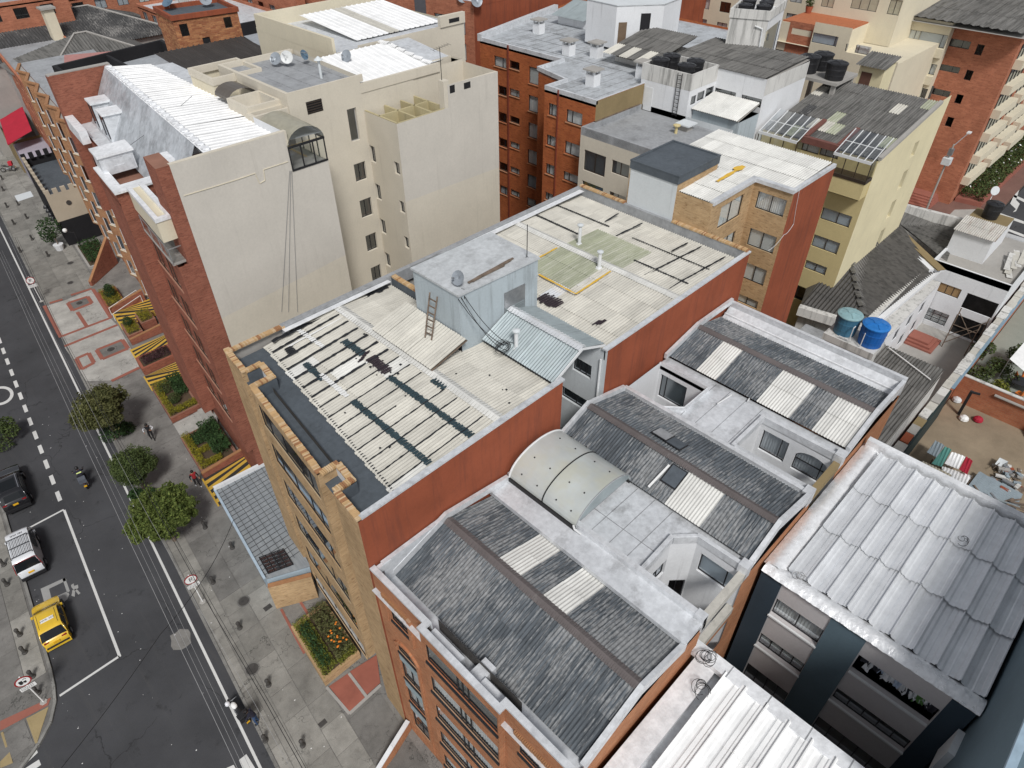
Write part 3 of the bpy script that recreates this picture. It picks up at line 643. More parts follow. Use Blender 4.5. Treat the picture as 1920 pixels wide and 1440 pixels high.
band_px(rf,(560,622),(608,655),0.26,whitepaint,17.45,zf);band_px(rf,(602,704),(652,746),0.28,whitepaint,17.4,zf);band_px(rf,(634,583),(656,597),0.4,whitepaint,17.6,zf)
band_px(rf,(695,672),(728,700),0.55,purpletar,17.6,zf);band_px(rf,(675,680),(690,664),0.3,purpletar,17.55,zf);band_px(rf,(812,712),(838,728),0.5,bluetar,17.72,zf)
stroke(rf,at(540,650,17.48),at(640,596,17.68),0.12,whitepaint,wob=0.01);stroke(rf,at(630,714,17.51),at(690,678,17.68),0.12,whitepaint,wob=0.01)
for k in range(26):
    x=random.uniform(10.5,18.5);y=random.uniform(16.5,29);e=random.uniform(0.03,0.08);z=zf(x)+0.02;MB().poly([(x-e,y-e,z),(x+e,y-e*0.6,z),(x+e*0.7,y+e,z),(x-e*0.8,y+e,z)]).build('tar_spot',tar,rf)
stroke(rf,(X1-0.02,16.2,17.5),(X1-0.02,21.0,17.5),0.16,tar,wob=0.05)
stroke(rf,(9.55,16.1,17.27),(11.0,29.4,17.27),0.14,tar,wob=0.02)
stroke(rf,(11.2,29.25,17.6),(18.8,29.25,17.6),0.30,tar,wob=0.06)
rr=MB().poly([(X2,16.1,17.2),(X3-0.2,16.1,17.2),(X3-0.2,29.5,17.2),(X2,29.5,17.2)]).build('roof',deckm,bx)
rid2=29.55
def zr(x):return 17.76-abs(x-rid2)*0.055+0.045
def sp_r(i,j,nc,nr):
    if 4<=i<=9 and j==nr-1:return greensheet
    return None
O=V((X2+0.05,16.1,17.38));a=V((rid2,16.1,17.76))-O
roof_sheets(rr,O,a,V((0,1,0)),a.length,13.3,creamsheet,sw=0.89,sl=1.75,special=lambda i,j,nc,nr:greensheet if(6<=i<=9 and j>=nr-2)else(silversheet if(i==6 and j==1)else None))
O=V((X3-0.25,16.1,17.38));a=V((rid2,16.1,17.76))-O
roof_sheets(rr,O,a,V((0,1,0)),a.length,13.3,creamsheet,sw=0.89,sl=1.75,special=lambda i,j,nc,nr:greensheet if(5<=i<=9 and j>=nr-2)else None)
ridge_caps(rr,(rid2,16.15,17.86),(rid2,29.4,17.86),0.62,skysheet)
band_px(rr,(1037,384),(1142,427),0.14,tar,17.5,zr);band_px(rr,(998,402),(1085,442),0.16,tar,17.62,zr);band_px(rr,(1185,448),(1330,508),0.10,tar,17.5,zr);band_px(rr,(1188,490),(1290,535),0.13,tar,17.62,zr)
for(a,b)in(((1315,462),(1210,515)),((1360,481),(1245,545)),((1290,455),(1260,470)),((1208,525),(1180,515)),((1155,442),(1205,418)),((1135,415),(1160,400))):stroke(rr,at(*a,17.62),at(*b,17.73),0.13,tar,wob=0.015)
band_px(rr,(1013,555),(1050,572),0.95,purpletar,17.55,zr);band_px(rr,(1116,606),(1132,606),0.55,purpletar,17.5,zr)
for(a,b)in(((1012,482),(1045,464)),((1010,514),(1080,551)),((1080,551),(1145,508))):stroke(rr,at(*a,17.72),at(*b,17.8),0.14,yellowpaint,wob=0.01)
ridge_caps(rr,tuple(at(1082,536,17.62)),tuple(at(1150,495,17.74)),0.6,skysheet)
def vent_pipe(px,base_y,top_y,z,label,capr=0.2,r=0.11):
    b=at(px,base_y,z);zt=z+1.2
    lo,hi=0.4,3.0
    for _ in range(30):
        md=(lo+hi)/2;c=V((b.x,b.y,z+md))-V((0,0,CAMH));yy=720+FPX*c.dot(CD)/c.dot(CF)
        if yy>top_y:lo=md
        else:hi=md
    t=thing('vent_pipe',label,'vent',b,'roof vents');h=lo
    MB().tube(b-V((0,0,0.15)),b+V((0,0,h-0.12)),r,10).build('pipe',whiteframe,t);MB().lathe(b+V((0,0,h-0.16)),[(r*1.3,0),(capr,0.06),(capr,0.12),(0.02,0.18)],12).build('cap',palegrey,t)
    MB().lathe(b,[(r*2.4,-0.1),(r*1.6,0.06)],10).build('collar',whiteframe,t)
vent_pipe(1086,458,420,17.7,'white vent pipe on rear cream roof beyond the ridge');vent_pipe(1123,502,470,17.75,'white vent pipe beside the mossy sheets at the ridge');vent_pipe(968,653,618,17.9,'white capped vent pipe on the galvanised light-well roof')
gr=MB().poly([(X1-0.15,16.2,17.1),(X2+0.3,16.2,17.1),(X2+0.3,21.3,17.1),(X1-0.15,21.3,17.1)])
ggm=bx
O=V((X1-0.28,16.3,17.75));a=V((21.1,16.3,18.75))-O
rg=MB().poly([(X1-0.25,16.35,17.68),(21.1,16.35,18.68),(21.1,21.3,18.68),(X1-0.25,21.3,17.68)]).poly([(21.1,16.35,18.68),(X2+0.15,16.35,17.9),(X2+0.15,21.3,17.9),(21.1,21.3,18.68)]).build('light_well_roof',steel,bx)
roof_sheets(rg,O,a,V((0,1,0)),a.length,5.0,greysheet,sw=0.85,sl=2.4,pitch=0.17)
O=V((X2+0.25,16.3,17.98));a=V((21.1,16.3,18.75))-O
roof_sheets(rg,O,a,V((0,1,0)),a.length,5.0,greysheet,sw=0.85,sl=2.4,pitch=0.17)
ridge_caps(rg,(21.1,16.25,18.84),(21.1,21.3,18.84),0.55,silversheet)
MB().bar((X1-0.25,16.28,17.72),(21.1,16.28,18.72),0.05,0.16).bar((21.1,16.27,18.72),(X2+0.2,16.27,17.95),0.05,0.12).build('barge_board',whiteframe,bx)
O=V((15.3,21.0,17.98));a=V((17.7,21.0,18.6))-O
lt=MB().poly([(15.35,21.0,17.92),(17.75,21.0,18.52),(17.75,25.9,18.52),(15.35,25.9,17.92)]).build('lean_to_roof',wood,bx)
roof_sheets(lt,O,a,V((0,1,0)),a.length,4.9,creamsheet,sw=0.98,sl=2.6,jit=0.05)
bo=thing('roof_stair_box','pale blue-grey rendered stair box standing on the cream corrugated roof','roof box',(20.5,23.3,17.3))
b0=[(17.78,21.55),(23.1,21.25),(23.2,24.95),(17.78,25.1)]
zt=21.0
fb=Face(bo,b0[0],b0[1],0.08);q=fb.uz(945,551);q2=fb.uz(977,582);fb.build(17.2,zt,greyblue)
hull(bo,b0,17.2,zt,greyblue,skip=(0,),cap=zt-0.10)
lid=MB();lid.prism([(17.70,21.47),(23.18,21.17),(23.28,25.03),(17.70,25.18)],zt-0.10,zt+0.02);lid.build('roof_slab',membrane('pale_screed',(0.50,0.52,0.53),(0.22,0.22,0.22),0,0.85,0.6,0.5),bo)
a_,b_=fb.uz(945,553),fb.uz(977,600)
m=MB();m.obox(fb.P(a_[0],b_[1]-0.4,0.004),fb.u*(b_[0]-a_[0]+0.25),fb.n*0.03,V((0,0,a_[1]-b_[1]+0.5)));m.build('louvre_panel',steel,bo)
m=MB()
for i in range(14):z=b_[1]-0.35+i*0.12;m.obox(fb.P(a_[0]+0.05,z,0.035),fb.u*(b_[0]-a_[0]+0.15),fb.n*0.02,V((0,0,0.07)))
m.build('louvre_slats',greysheet,bo)
MB().obox(V((17.74,21.5,17.2)),V((-0.02,3.6,0)),V((0.0,0,0.75)),V((0.02,0,0))+V((0.001,0,0))).build('tar_skirt',tar,bo)
ld=thing('ladder','rough wooden ladder leaning against the roof box','ladder',at(806,636,18.5))
p0,p1=at(797,632,18.3),at(806,548,20.55);p0b,p1b=at(809,638,18.3),at(819,556,20.5)
p1=V((17.66,p1.y,p1.z));p1=onX(806,548,17.62);p1b=onX(820,556,17.62);p0=at(797,633,18.35);p0b=at(809,638,18.35)
MB().bar(p0,p1,0.07,0.05).build('rail',wood,ld);MB().bar(p0b,p1b,0.07,0.05).build('rail',wood,ld)
for i in range(6):t_=0.12+i*0.15;MB().bar(p0.lerp(p1,t_),p0b.lerp(p1b,t_),0.05,0.06).build('rung',wood,ld)
def dish(name,label,c,r,aim,mat,stand=0.5,group='satellite dishes'):
    t=thing(name,label,'satellite dish',c,group);ax=V(aim).normalized();a=ax.orthogonal().normalized();b=ax.cross(a);cc=V(c)+V((0,0,stand));m=MB();N=16;P=[];F=[]
    rings=[(0.02,0),(0.5,0.06),(0.8,0.14),(1.0,0.22)]
    for(q,h)in rings:P+=[cc+ax*(h*r)+(a*math.cos(2*math.pi*i/N)+b*math.sin(2*math.pi*i/N))*q*r for i in range(N)]
    for k in range(len(rings)-1):F+=[[k*N+i,k*N+(i+1)%N,(k+1)*N+(i+1)%N,(k+1)*N+i]for i in range(N)]
    F.append(list(range(N)));m.add(P,F).build('reflector',mat,t,smooth=True)
    MB().tube(V(c),cc,0.03).tube(cc-b*r*0.9+ax*0.1*r,cc+ax*r*1.0-b*0.2*r,0.018).build('mount',steel,t)
    e=cc+ax*r*1.0-b*0.2*r;MB().tube(e-ax*0.08,e+ax*0.08,0.05).build('receiver',steel,t)
    return t
greydish=plain('grey_dish',(0.30,0.33,0.36),0.4,0.2,0.4);bluedish=plain('blue_grey_dish',(0.10,0.16,0.22),0.5);whitedish=plain('white_dish',(0.62,0.63,0.62),0.5)
dish('satellite_dish','grey satellite dish on the edge of the pale stair box',at(861,536,zt),0.38,(-0.75,-0.1,0.45),greydish,0.45)
pl=thing('plank_pile','weathered planks lying along the edge of the stair box roof','planks',at(915,510,zt+0.02))
for a,b,w in(((885,527),(957,487),0.16),((878,530),(945,497),0.12),((895,520),(962,484),0.10)):MB().bar(at(*a,zt+0.06+w*0.3),at(*b,zt+0.06+w*0.3),w,0.06).build('plank',wood,pl)
t=thing('antenna_mast','thin dark pole beside the stair box at the pale wall corner','pole',at(988,483,zt));MB().tube(at(988,483,zt),at(988,483,zt)+V((0,0,1.9)),0.025).build('mast',wire_k,t);MB().lathe(at(988,483,zt),[(0.1,0),(0.06,0.06)],8).build('base_plate',steel,t)
def cable(name,label,pts,r=0.02,mat=None,sag=0.0,cat='cable',group=None,n=10):
    m=MB();P=[]
    for a,b in zip(pts[:-1],pts[1:]):
        for i in range(n):t=i/n;P.append(V(a).lerp(V(b),t)-V((0,0,sag*4*t*(1-t))))
    P.append(V(pts[-1]));m.path(P,r,4);o=m.build(name,mat or wire_k,origin=pts[0]);return tag(o,label,cat,group)
for i,(q0,q1)in enumerate((((866,540),(945,648)),((868,541),(938,652)),((870,542),(952,644)))):cable('cable',('slack black cable hanging from the dish to the galvanised roof, '+('left','middle','right')[i]+' strand'),[at(*q0,zt+0.05),fb.P(fb.uz(858+i*6,560)[0],20.8,0.05),at(*q1,18.3)],0.018,wire_k,0.35)
def coil(name,label,c,r,n,mat,seed=1):
    rnd=random.Random(seed);m=MB()
    for k in range(n):
        cx=V(c)+V((rnd.uniform(-0.15,0.15),rnd.uniform(-0.15,0.15),rnd.uniform(0,0.15)));rr_=r*rnd.uniform(0.5,1.2);tl=(rnd.uniform(-0.5,0.5),rnd.uniform(-0.5,0.5));ph=rnd.uniform(0,6)
        P=[cx+V((rr_*math.cos(ph+i*0.5),rr_*math.sin(ph+i*0.5)*0.8,rr_*(tl[0]*math.cos(ph+i*0.5)+tl[1]*math.sin(ph+i*0.5))*0.6+0.1))for i in range(rnd.randint(8,14))];m.path(P,0.012,4)
    o=m.build(name,mat,origin=c);return tag(o,label,'cable')
coil('cable_coil','tangle of black cable on the galvanised roof below the stair box',at(945,655,17.95),0.4,7,wire_k,3)
# ================================================================ orange brick block with dark corrugated roofs (front centre)
fbk=thing('apartment_building','orange brick apartment block with three dark flaking corrugated roofs and light wells','building',(9,10,0))
FL,FR_=15.84,4.80
ZF=14.9
XE=35.5
fa=Face(fbk,(7.41,FL),(7.41,12.3),0.06)
fa.winuz(FL-14.9,12.05,FL-13.55,13.45,cols=2,pane=pane_d,sill=blackframe,sillh=0.16,silld=0.06)
for k,(zt_,zb_)in enumerate(((10.0,9.35),(8.55,6.85),(5.95,4.35),(3.4,1.4))):fa.winuz(FL-14.95,zb_,FL-13.52,zt_,cols=2,rows=2 if k==3 else 1,pane=pane_m,curtain='white' if k<3 else None,fw=0.06)
fa.build(-3,ZF-0.1,orange_brick)
for zb_,zt_ in((8.55,9.33),(5.95,6.83),(3.4,4.33)):
    MB().obox(fa.P(FL-14.95,zb_,0.003),fa.u*1.43,fa.n*0.03,V((0,0,zt_-zb_-0.12))).build('spandrel_panel',plain('pale_blue_panel',(0.30,0.38,0.40),0.5),fbk);MB().obox(fa.P(FL-14.97,zt_-0.12,0.003),fa.u*1.47,fa.n*0.06,V((0,0,0.12))).build('transom',blackframe,fbk)
def soldier_v(parent,fc,u0,u1,z,h,off=0.05,mat=None,pitch=0.085):
    m=MB();k=int((u1-u0)/pitch)
    for i in range(k):m.obox(fc.P(u0+i*pitch,z,0.002),fc.u*(pitch-0.018),fc.n*(off+random.uniform(-0.01,0.01)),V((0,0,h)))
    return(lambda o:(o.__setitem__('kind','stuff'),o)[1])(m.build('brick_lintel',mat or cop[2],parent))
soldier_v(fbk,fa,0.55,2.5,13.5,0.28,0.10)
m=MB();m.obox(fa.P(2.30,11.7,0.002),fa.u*0.22,fa.n*0.12,V((0,0,2.1)));m.obox(fa.P(0.55,11.7,0.002),fa.u*0.16,fa.n*0.06,V((0,0,1.8)));m.obox(fa.P(2.36,0.5,0.002),fa.u*0.16,fa.n*0.10,V((0,0,9.2)));m.obox(fa.P(0.68,0.5,0.002),fa.u*0.16,fa.n*0.06,V((0,0,9.2)))
for i in range(10):
    a0,a1=math.pi*i/10,math.pi*(i+1)/10;c=1.6;R1,R2=0.78,0.95
    p=[fa.P(c-math.cos(a)*r,9.7+math.sin(a)*r*0.9,o)for o in(0.002,0.10)for a,r in((a0,R1),(a1,R1),(a1,R2),(a0,R2))]
    m.add(p,[(4,5,6,7),(0,4,7,3),(1,2,6,5),(3,7,6,2),(0,1,5,4)])
m.build('brick_surround',orange_brick,fbk)
simple_wall(fbk,(7.41,12.3),(7.1,12.3),-3,ZF-0.1,orange_brick)
fb2=Face(fbk,(7.1,12.3),(7.1,7.9),0.07)
for zs in(12.85,10.3,7.65,5.0,2.3):fb2.winuz(0.25,zs-0.1,4.34,zs+1.3,split=[0.45,0.52,0.60],pane=pane_d if zs in(12.85,)else pane_m,curtain='dark' if zs==12.85 else 'white',cfrac=1.0,sill=blackframe,sillh=0.16,silld=0.07,fw=0.06)
fb2.build(-3,ZF-0.1,orange_brick)
simple_wall(fbk,(7.1,7.9),(7.41,7.9),-3,ZF-0.1,orange_brick)
fc3=Face(fbk,(7.41,7.9),(7.41,4.8),0.06)
for zs in(12.1,9.4,6.7):fc3.winuz(0.75,zs,2.6,zs+1.35,cols=2,pane=pane_m,curtain='grey',sill=blackframe,sillh=0.16,silld=0.06)
fc3.build(-3,ZF-0.1,orange_brick);soldier_v(fbk,fc3,0.55,2.9,13.5,0.26,0.10)
simple_wall(fbk,(XE,FR_),(XE,FL),0,ZF-0.1,orange_brick);simple_wall(fbk,(XE,FL),(7.41,FL),0,13.5,concrete)
rw=Face(fbk,(7.41,FR_),(XE,FR_),0.002)
for(a,b)in((15.55,18.75),(25.0,27.75)):
    for z in(13.15,10.5,7.8,5.1):rw.hole(a-7.41,z-2.05,b-7.41,z-0.02 if z<13 else 13.76)
rw.h=[(a,b,c,d)for a,b,c,d in rw.h]
rw.build(0,13.75,orange_brick,'brick_wall')
spotted=plaster('spotted_concrete',(0.50,0.48,0.43),(0.05,0.048,0.045),0.95,0.9,0.3,0.12,0.5);ochre=plaster('mossy_ochre_concrete',(0.25,0.19,0.10),(0.10,0.08,0.05),0.6,0.9,0.3,0.15)
for(a,b,mt)in((15.5,18.8,spotted),(25.0,27.8,ochre)):
    for z in(14.08,11.5):MB().box(a+0.01,FR_-0.03,z-0.5,b-0.01,FR_+0.30,z).build('beam',mt,fbk)
def well(parent,faces,zlo,zhi,mat):
    for f in faces:f.build(zlo,zhi,mat,'well_wall')
wB1=Face(fbk,(15.5,8.0),(17.95,8.0));wB2=Face(fbk,(17.95,8.0),(18.8,7.2));wB3=Face(fbk,(18.8,7.2),(18.8,FR_));wB4=Face(fbk,(15.5,FR_),(15.5,8.0))
wB3.winuz(7.2-6.9,12.2,7.2-5.1,13.5,split=[0.74],curtain='flat',pane=pane_m);wB1.win(1219,1100,1251,1048,cols=2,pane=pane_d);wB2.win(1255,1088,1292,1125,cols=2,pane=pane_d)
well(fbk,(wB1,wB2,wB3,wB4),2,14.45,whitep)
wA1=Face(fbk,(24.7,15.66),(27.8,15.66));wA2=Face(fbk,(27.8,15.66),(27.8,12.5));wA3=Face(fbk,(25.5,12.5),(24.7,13.4));wA4=Face(fbk,(24.7,13.4),(24.7,15.66));wA5=Face(fbk,(27.8,12.5),(25.5,12.5))
wA2.winuz(0.16,11.95,1.95,13.65,split=[0.2],curtain='blind',pane=pane_d);well(fbk,(wA1,wA2,wA3,wA4,wA5),3,14.45,whitep)
wC1=Face(fbk,(25.0,9.1),(27.85,9.1));wC2=Face(fbk,(27.85,9.1),(27.85,FR_));wC4=Face(fbk,(25.0,FR_),(25.0,9.1))
wC2.winuz(0.22,12.15,1.7,13.6,split=[0.72],curtain='grey',pane=pane_m);a=(2.15,12.1,4.0,13.6);wC2.winuz(*a,rows=2,split=[0.75],curtain='grey',pane=pane_m,name='arched_window')
well(fbk,(wC1,wC2,wC4),3,14.45,whitep)
u0,z0,u1,z1=a;zs=z1-0.55;m=MB();N=10;uc=(u0+u1)/2;rx=(u1-u0)/2
for s_ in(-1,1):
    P=[wC2.P(uc+s_*rx*1.001,zs,0.004)]+[wC2.P(uc+s_*rx*math.sin(math.pi/2*i/N),zs+(z1-zs)*math.cos(math.pi/2*i/N),0.004)for i in range(N+1)][::-1][0:0]
    arc=[wC2.P(uc+s_*rx*math.sin(math.pi/2*i/N),zs+(z1-zs+0.005)*math.cos(math.pi/2*i/N),0.004)for i in range(N+1)];cnr=wC2.P(uc+s_*rx*1.0,z1+0.005,0.004)
    for i in range(N):m.poly([cnr,arc[i],arc[i+1]]if s_>0 else[cnr,arc[i+1],arc[i]])
m.build('arch_spandrel',whitep,fbk)
for x0,y0,x1,y1 in((15.5,FR_,18.8,8.0),(24.7,12.5,27.8,15.66),(25.0,FR_,27.85,9.1)):MB().poly([(x0,y0,3.0),(x1,y0,3.0),(x1,y1,3.0),(x0,y1,3.0)]).build('well_floor',concrete,fbk)
ZD=14.2
def deck(polys,name='flat_roof',mat=None):
    m=MB()
    for p in polys:m.prism(p,ZD-0.25,ZD)
    return m.build(name,mat or silver,fbk)
d1=deck([[(14.2,FR_),(15.5,FR_),(15.5,15.8),(14.2,15.8)],[(15.5,8.0),(17.95,8.0),(18.8,8.0),(18.8,15.8),(15.5,15.8)],[(17.95,8.0),(18.8,7.2),(18.8,8.0)],[(18.8,FR_),(19.4,FR_),(19.4,15.8),(18.8,15.8)]])
d2=deck([[(24.0,FR_),(24.7,FR_),(24.7,15.8),(24.0,15.8)],[(24.7,FR_),(25.0,FR_),(25.0,12.5),(24.7,12.5)],[(24.7,12.5),(25.5,12.5),(24.7,13.4)],[(25.0,9.1),(27.85,9.1),(27.85,12.5),(25.0,12.5)],[(27.85,FR_),(28.8,FR_),(28.8,15.8),(27.85,15.8)],[(27.8,12.5),(27.85,12.5),(27.85,15.8),(27.8,15.8)]])
def seams(parent,lines,w=0.09,h=0.012,mat=None):
    m=MB()
    for a,b,z in lines:
        a=V((a[0],a[1],z));b=V((b[0],b[1],z));d=(b-a).normalized();n=V((-d.y,d.x,0));m.obox(a-n*w/2,b-a,n*w,V((0,0,h)))
    return m.each('membrane_lap',mat or silver,parent)
lapm=membrane('lap_edge',(0.36,0.37,0.38),(0.12,0.12,0.12),0.2,0.6,0.6,0.45)
seams(d1,[((15.75,y),(19.3,y),ZD)for y in(8.9,9.9,10.9,11.6)]+[((16.9,8.2),(16.9,11.6),ZD+0.001)],0.035,0.012,lapm)
seams(d2,[((25.1,y),(28.6,y),ZD)for y in(9.5,10.5,11.5,12.4)]+[((27.95,5.0),(27.95,9.2),ZD+0.001)],0.035,0.012,lapm)
kerb_s=membrane('silver_kerb',(0.70,0.715,0.73),(0.22,0.22,0.22),0.3,0.45,0.5,0.55)
coping(fbk,[(15.55,FR_+0.1),(15.55,15.7)],0.26,ZD-0.1,ZD+0.32,kerb_s,'gutter_kerb')
coping(fbk,[(15.72,7.98),(17.95,8.06),(18.86,7.22),(18.9,FR_+0.2)],0.2,ZD-0.2,ZD+0.24,kerb_s,'well_kerb')
coping(fbk,[(24.62,FR_+0.2),(24.62,15.7)],0.24,ZD-0.2,ZD+0.26,kerb_s,'gutter_kerb')
coping(fbk,[(24.72,13.4),(25.5,12.46),(27.85,12.46)],0.16,ZD-0.2,ZD+0.2,kerb_s,'well_kerb');coping(fbk,[(27.9,12.5),(27.9,15.7)],0.16,ZD-0.2,ZD+0.12,kerb_s,'well_kerb')
coping(fbk,[(24.95,9.14),(27.9,9.14),(27.95,FR_+0.2)],0.2,ZD-0.2,ZD+0.24,kerb_s,'well_kerb')
def gable(x0,z0,xr,zr_,x1,z1,pale0,pale1,y0=FR_+0.12,y1=15.7,sw=0.62,mat=None,sl0=1.6,sl1=1.6):
    r=MB().poly([(x0+0.1,y0,z0-0.08),(xr,y0,zr_-0.08),(xr,y1,zr_-0.08),(x0+0.1,y1,z0-0.08)]).poly([(xr,y0,zr_-0.08),(x1-0.1,y0,z1-0.08),(x1-0.1,y1,z1-0.08),(xr,y1,zr_-0.08)]).build('roof',concrete,fbk)
    W=y1-y0
    O=V((x0,y0,z0));a=V((xr,y0,zr_))-O;roof_sheets(r,O,a,V((0,1,0)),a.length,W,mat or flake,sw=sw,sl=sl0,pitch=0.155,amp=0.024,special=pale0)
    O=V((x1,y0,z1));a=V((xr,y0,zr_))-O;roof_sheets(r,O,a,V((0,1,0)),a.length,W,mat or flake,sw=sw,sl=sl1,pitch=0.155,amp=0.024,special=pale1)
    ridge_caps(r,(xr,y0,zr_+0.09),(xr,y1,zr_+0.09),0.50,ridge_m,drop=0.12)
    return r
ridge_m=plaster('brown_grey_ridge',(0.135,0.118,0.115),(0.40,0.39,0.37),0.45,0.9,0.1,0.2)
def pale_at(px_list,z,y0=FR_+0.12,y1=15.7,sw=0.62):
    n=int(round((y1-y0)/sw));s=set()
    for a,b in px_list:
        ya,yb=at(*a,z).y,at(*b,z).y;lo,hi=min(ya,yb),max(ya,yb)
        for i in range(n):
            c=y0+(y1-y0)*(i+0.5)/n
            if lo<c<hi:s.add(i)
    return lambda i,j,nc,nr:skysheet if i in s else None
r1=gable(8.35,13.62,11.42,14.72,14.35,13.85,None,pale_at([((950,1050),(985,1085)),((1010,1110),(1055,1145))],14.5))
r2=gable(19.25,14.42,21.26,15.28,24.3,14.42,pale_at([((1290,898),(1340,935))],15.0),None)
r3=gable(28.65,14.42,31.55,15.1,34.3,14.4,pale_at([((1345,645),(1385,665)),((1458,700),(1530,740)),((1570,760),(1620,785))],14.9),None)
def hatch(px,z,sx,sy,slope,name='roof_hatch',mat=None):
    p=at(*px,z);M=Matrix.Translation(p)@Matrix.Rotation(slope,4,'Y');m=MB().box(-sx/2,-sy/2,0,sx/2,sy/2,0.07);f=MB().box(-sx/2-0.06,-sy/2-0.06,0,sx/2+0.06,sy/2+0.06,0.04)
    o=place(f.mesh(name,blackframe),name,r2,M);q=place(m.mesh('hatch_pane',mat or darkmem),'hatch_pane',r2,M)
hatch((1268,832),15.05,0.75,0.8,0.30);hatch((1243,815),15.1,0.75,0.8,0.30,mat=greymem);hatch((1264,894),15.0,0.95,0.75,-0.4,mat=darkmem)
MB().bar(at(1216,913,14.75),at(1255,872,15.2),0.10,0.06).build('batten',whitepaint,r2)
front_cop=[(7.5,15.75),(7.5,12.28),(7.2,12.28),(7.2,7.92),(7.5,7.92),(7.5,4.9)]
coping(fbk,front_cop,0.26,ZF-0.12,ZF,kerb_s,'coping')
m=MB()
m.poly([(7.2,FR_,13.55),(8.6,FR_,13.55),(8.6,15.8,13.55),(7.2,15.8,13.55)]);m.build('gutter_floor',silver,fbk)
m=MB();m.box(7.62,12.2,13.5,7.66,15.75,ZF-0.13);m.box(7.34,7.95,13.5,7.38,12.22,ZF-0.13);m.box(7.62,4.9,13.5,7.66,7.88,ZF-0.13);m.each('parapet_lining',silver,fbk)
m=MB();m.box(7.38,10.4,13.55,7.75,12.15,14.35);m.box(7.39,8.0,13.55,7.8,9.3,14.3);m.box(7.36,9.35,13.55,8.4,9.95,14.12);m.each('gutter_ledge',kerb_s,fbk)
coping(fbk,[(8.0,15.74),(11.4,15.74)],0.2,13.5,14.9,silver,'party_flashing')
m=MB()
for a,b in(((7.6,14.85),(8.3,14.85)),((8.3,14.05),(11.42,15.1)),((11.42,15.1),(15.3,14.5)),((19.2,14.75),(21.26,15.55)),((21.26,15.5),(24.4,14.7)),((28.3,14.75),(31.5,15.4)),((31.5,15.38),(35.4,15.3))):
    m.obox(V((a[0],15.62,a[1]-0.35)),V((b[0]-a[0],0,b[1]-a[1])),V((0,0.18,0)),V((0,0,0.35)))
m.each('party_flashing',kerb_s,fbk)
m=MB()
for(xa,za),(xb,zb)in(((8.2,13.75),(11.42,14.85)),((11.42,14.85),(14.4,14.0)),((19.2,14.55),(21.26,15.42)),((21.26,15.42),(24.4,14.55)),((28.6,14.55),(31.55,15.24)),((31.55,15.24),(35.4,14.9))):
    m.obox(V((xa,FR_-0.02,za-0.55)),V((xb-xa,0,zb-za)),V((0,0.2,0)),V((0,0,0.58)))
m.each('verge',kerb_s,fbk)
MB().poly([(34.2,FR_,14.2),(35.5,FR_,14.2),(35.5,15.8,14.2),(34.2,15.8,14.2)]).build('gutter_floor',silver,fbk)
coping(fbk,[(35.40,FR_+0.1),(35.40,15.7)],0.22,13.9,15.1,kerb_s,'rear_parapet');MB().poly([(34.5,FR_+0.2,14.25),(35.28,FR_+0.2,14.75),(35.28,15.7,14.75),(34.5,15.7,14.25)]).build('gutter_slope',kerb_s,fbk);MB().box(34.72,FR_+0.2,14.30,34.82,15.7,14.5).build('gutter_ridge',brightsilver,fbk)
m=MB()
for y in(7.0,8.2,9.4,10.6):m.box(34.3,y,14.2,35.25,y+0.05,14.22)
m.each('gutter_strap',lapm,fbk)
m=MB();m.box(15.4,FR_-0.03,13.6,15.75,FR_+0.4,14.55);m.box(18.72,FR_-0.03,13.6,19.2,FR_+0.4,14.5);m.box(24.4,FR_-0.03,13.6,24.98,FR_+0.4,14.52);m.box(27.8,FR_-0.03,13.6,28.4,FR_+0.4,14.5);m.each('corner_block',kerb_s,fbk)
MB().path([at(1075,985,14.5),at(1077,992,14.45),at(1090,1002,14.4)],0.05,6).path([at(1345,757,14.35),at(1372,740,14.4)],0.04,5).path([at(1402,752,14.35),at(1408,742,14.35)],0.04,5).build('drain_pipe',whiteframe,fbk)
bv=thing('barrel_skylight','milky polycarbonate barrel vault skylight on the silver roof by the rust wall','skylight',(17.3,13.5,14.2))
def poly_mat():
    t=NT('milky_polycarbonate',0.35,0,0.4);p=t.pos()
    col=t.val((0.60,0.64,0.62),t.ramp(t.noise(p,0.4,4),0.3,0.7),0.85,1.12);f=t.ramp(t.noise(p,0.55,3),0.5,0.68);col=t.mix(t.mul(f,0.5),col,(0.62,0.61,0.46))
    t.b.inputs['Transmission Weight'].default_value=0.25;t.b.inputs['Coat Weight'].default_value=0.4;return t.done(col)
pc=poly_mat()
cx,hw,zb0,rise=17.32,1.98,14.42,1.15
def arc(i,N,s=1.0,dz=0.0):a=math.pi*i/N;return(cx-math.cos(a)*hw*s,zb0+dz+math.sin(a)*rise*s)
N=20
for ya,yb in((11.35,13.45),(13.5,15.6)):
    m=MB()
    for i in range(N):p,q=arc(i,N),arc(i+1,N);m.poly([(p[0],ya,p[1]),(q[0],ya,q[1]),(q[0],yb,q[1]),(p[0],yb,p[1])])
    m.build('vault_sheet',pc,bv,smooth=True)
m=MB()
for i in range(N):p,q=arc(i,N),arc(i+1,N);m.poly([(p[0],11.5,zb0),(q[0],11.5,zb0),(q[0],11.5,q[1]),(p[0],11.5,p[1])])
m.build('end_panel',greysheet,bv)
def rib(y,r,mat,name):m=MB();m.path([V((arc(i,N,1.004)[0],y,arc(i,N,1.004)[1]))for i in range(N+1)],r,6);m.build(name,mat,bv)
rib(13.47,0.035,wire_k,'rib');rib(15.62,0.05,whiteframe,'rib');rib(11.38,0.03,alum,'rib')
MB().box(cx-hw-0.08,11.4,ZD,cx-hw+0.04,15.6,zb0+0.02).box(cx+hw-0.04,11.4,ZD,cx+hw+0.08,15.6,zb0+0.02).each('sill_beam',wire_k,bv)
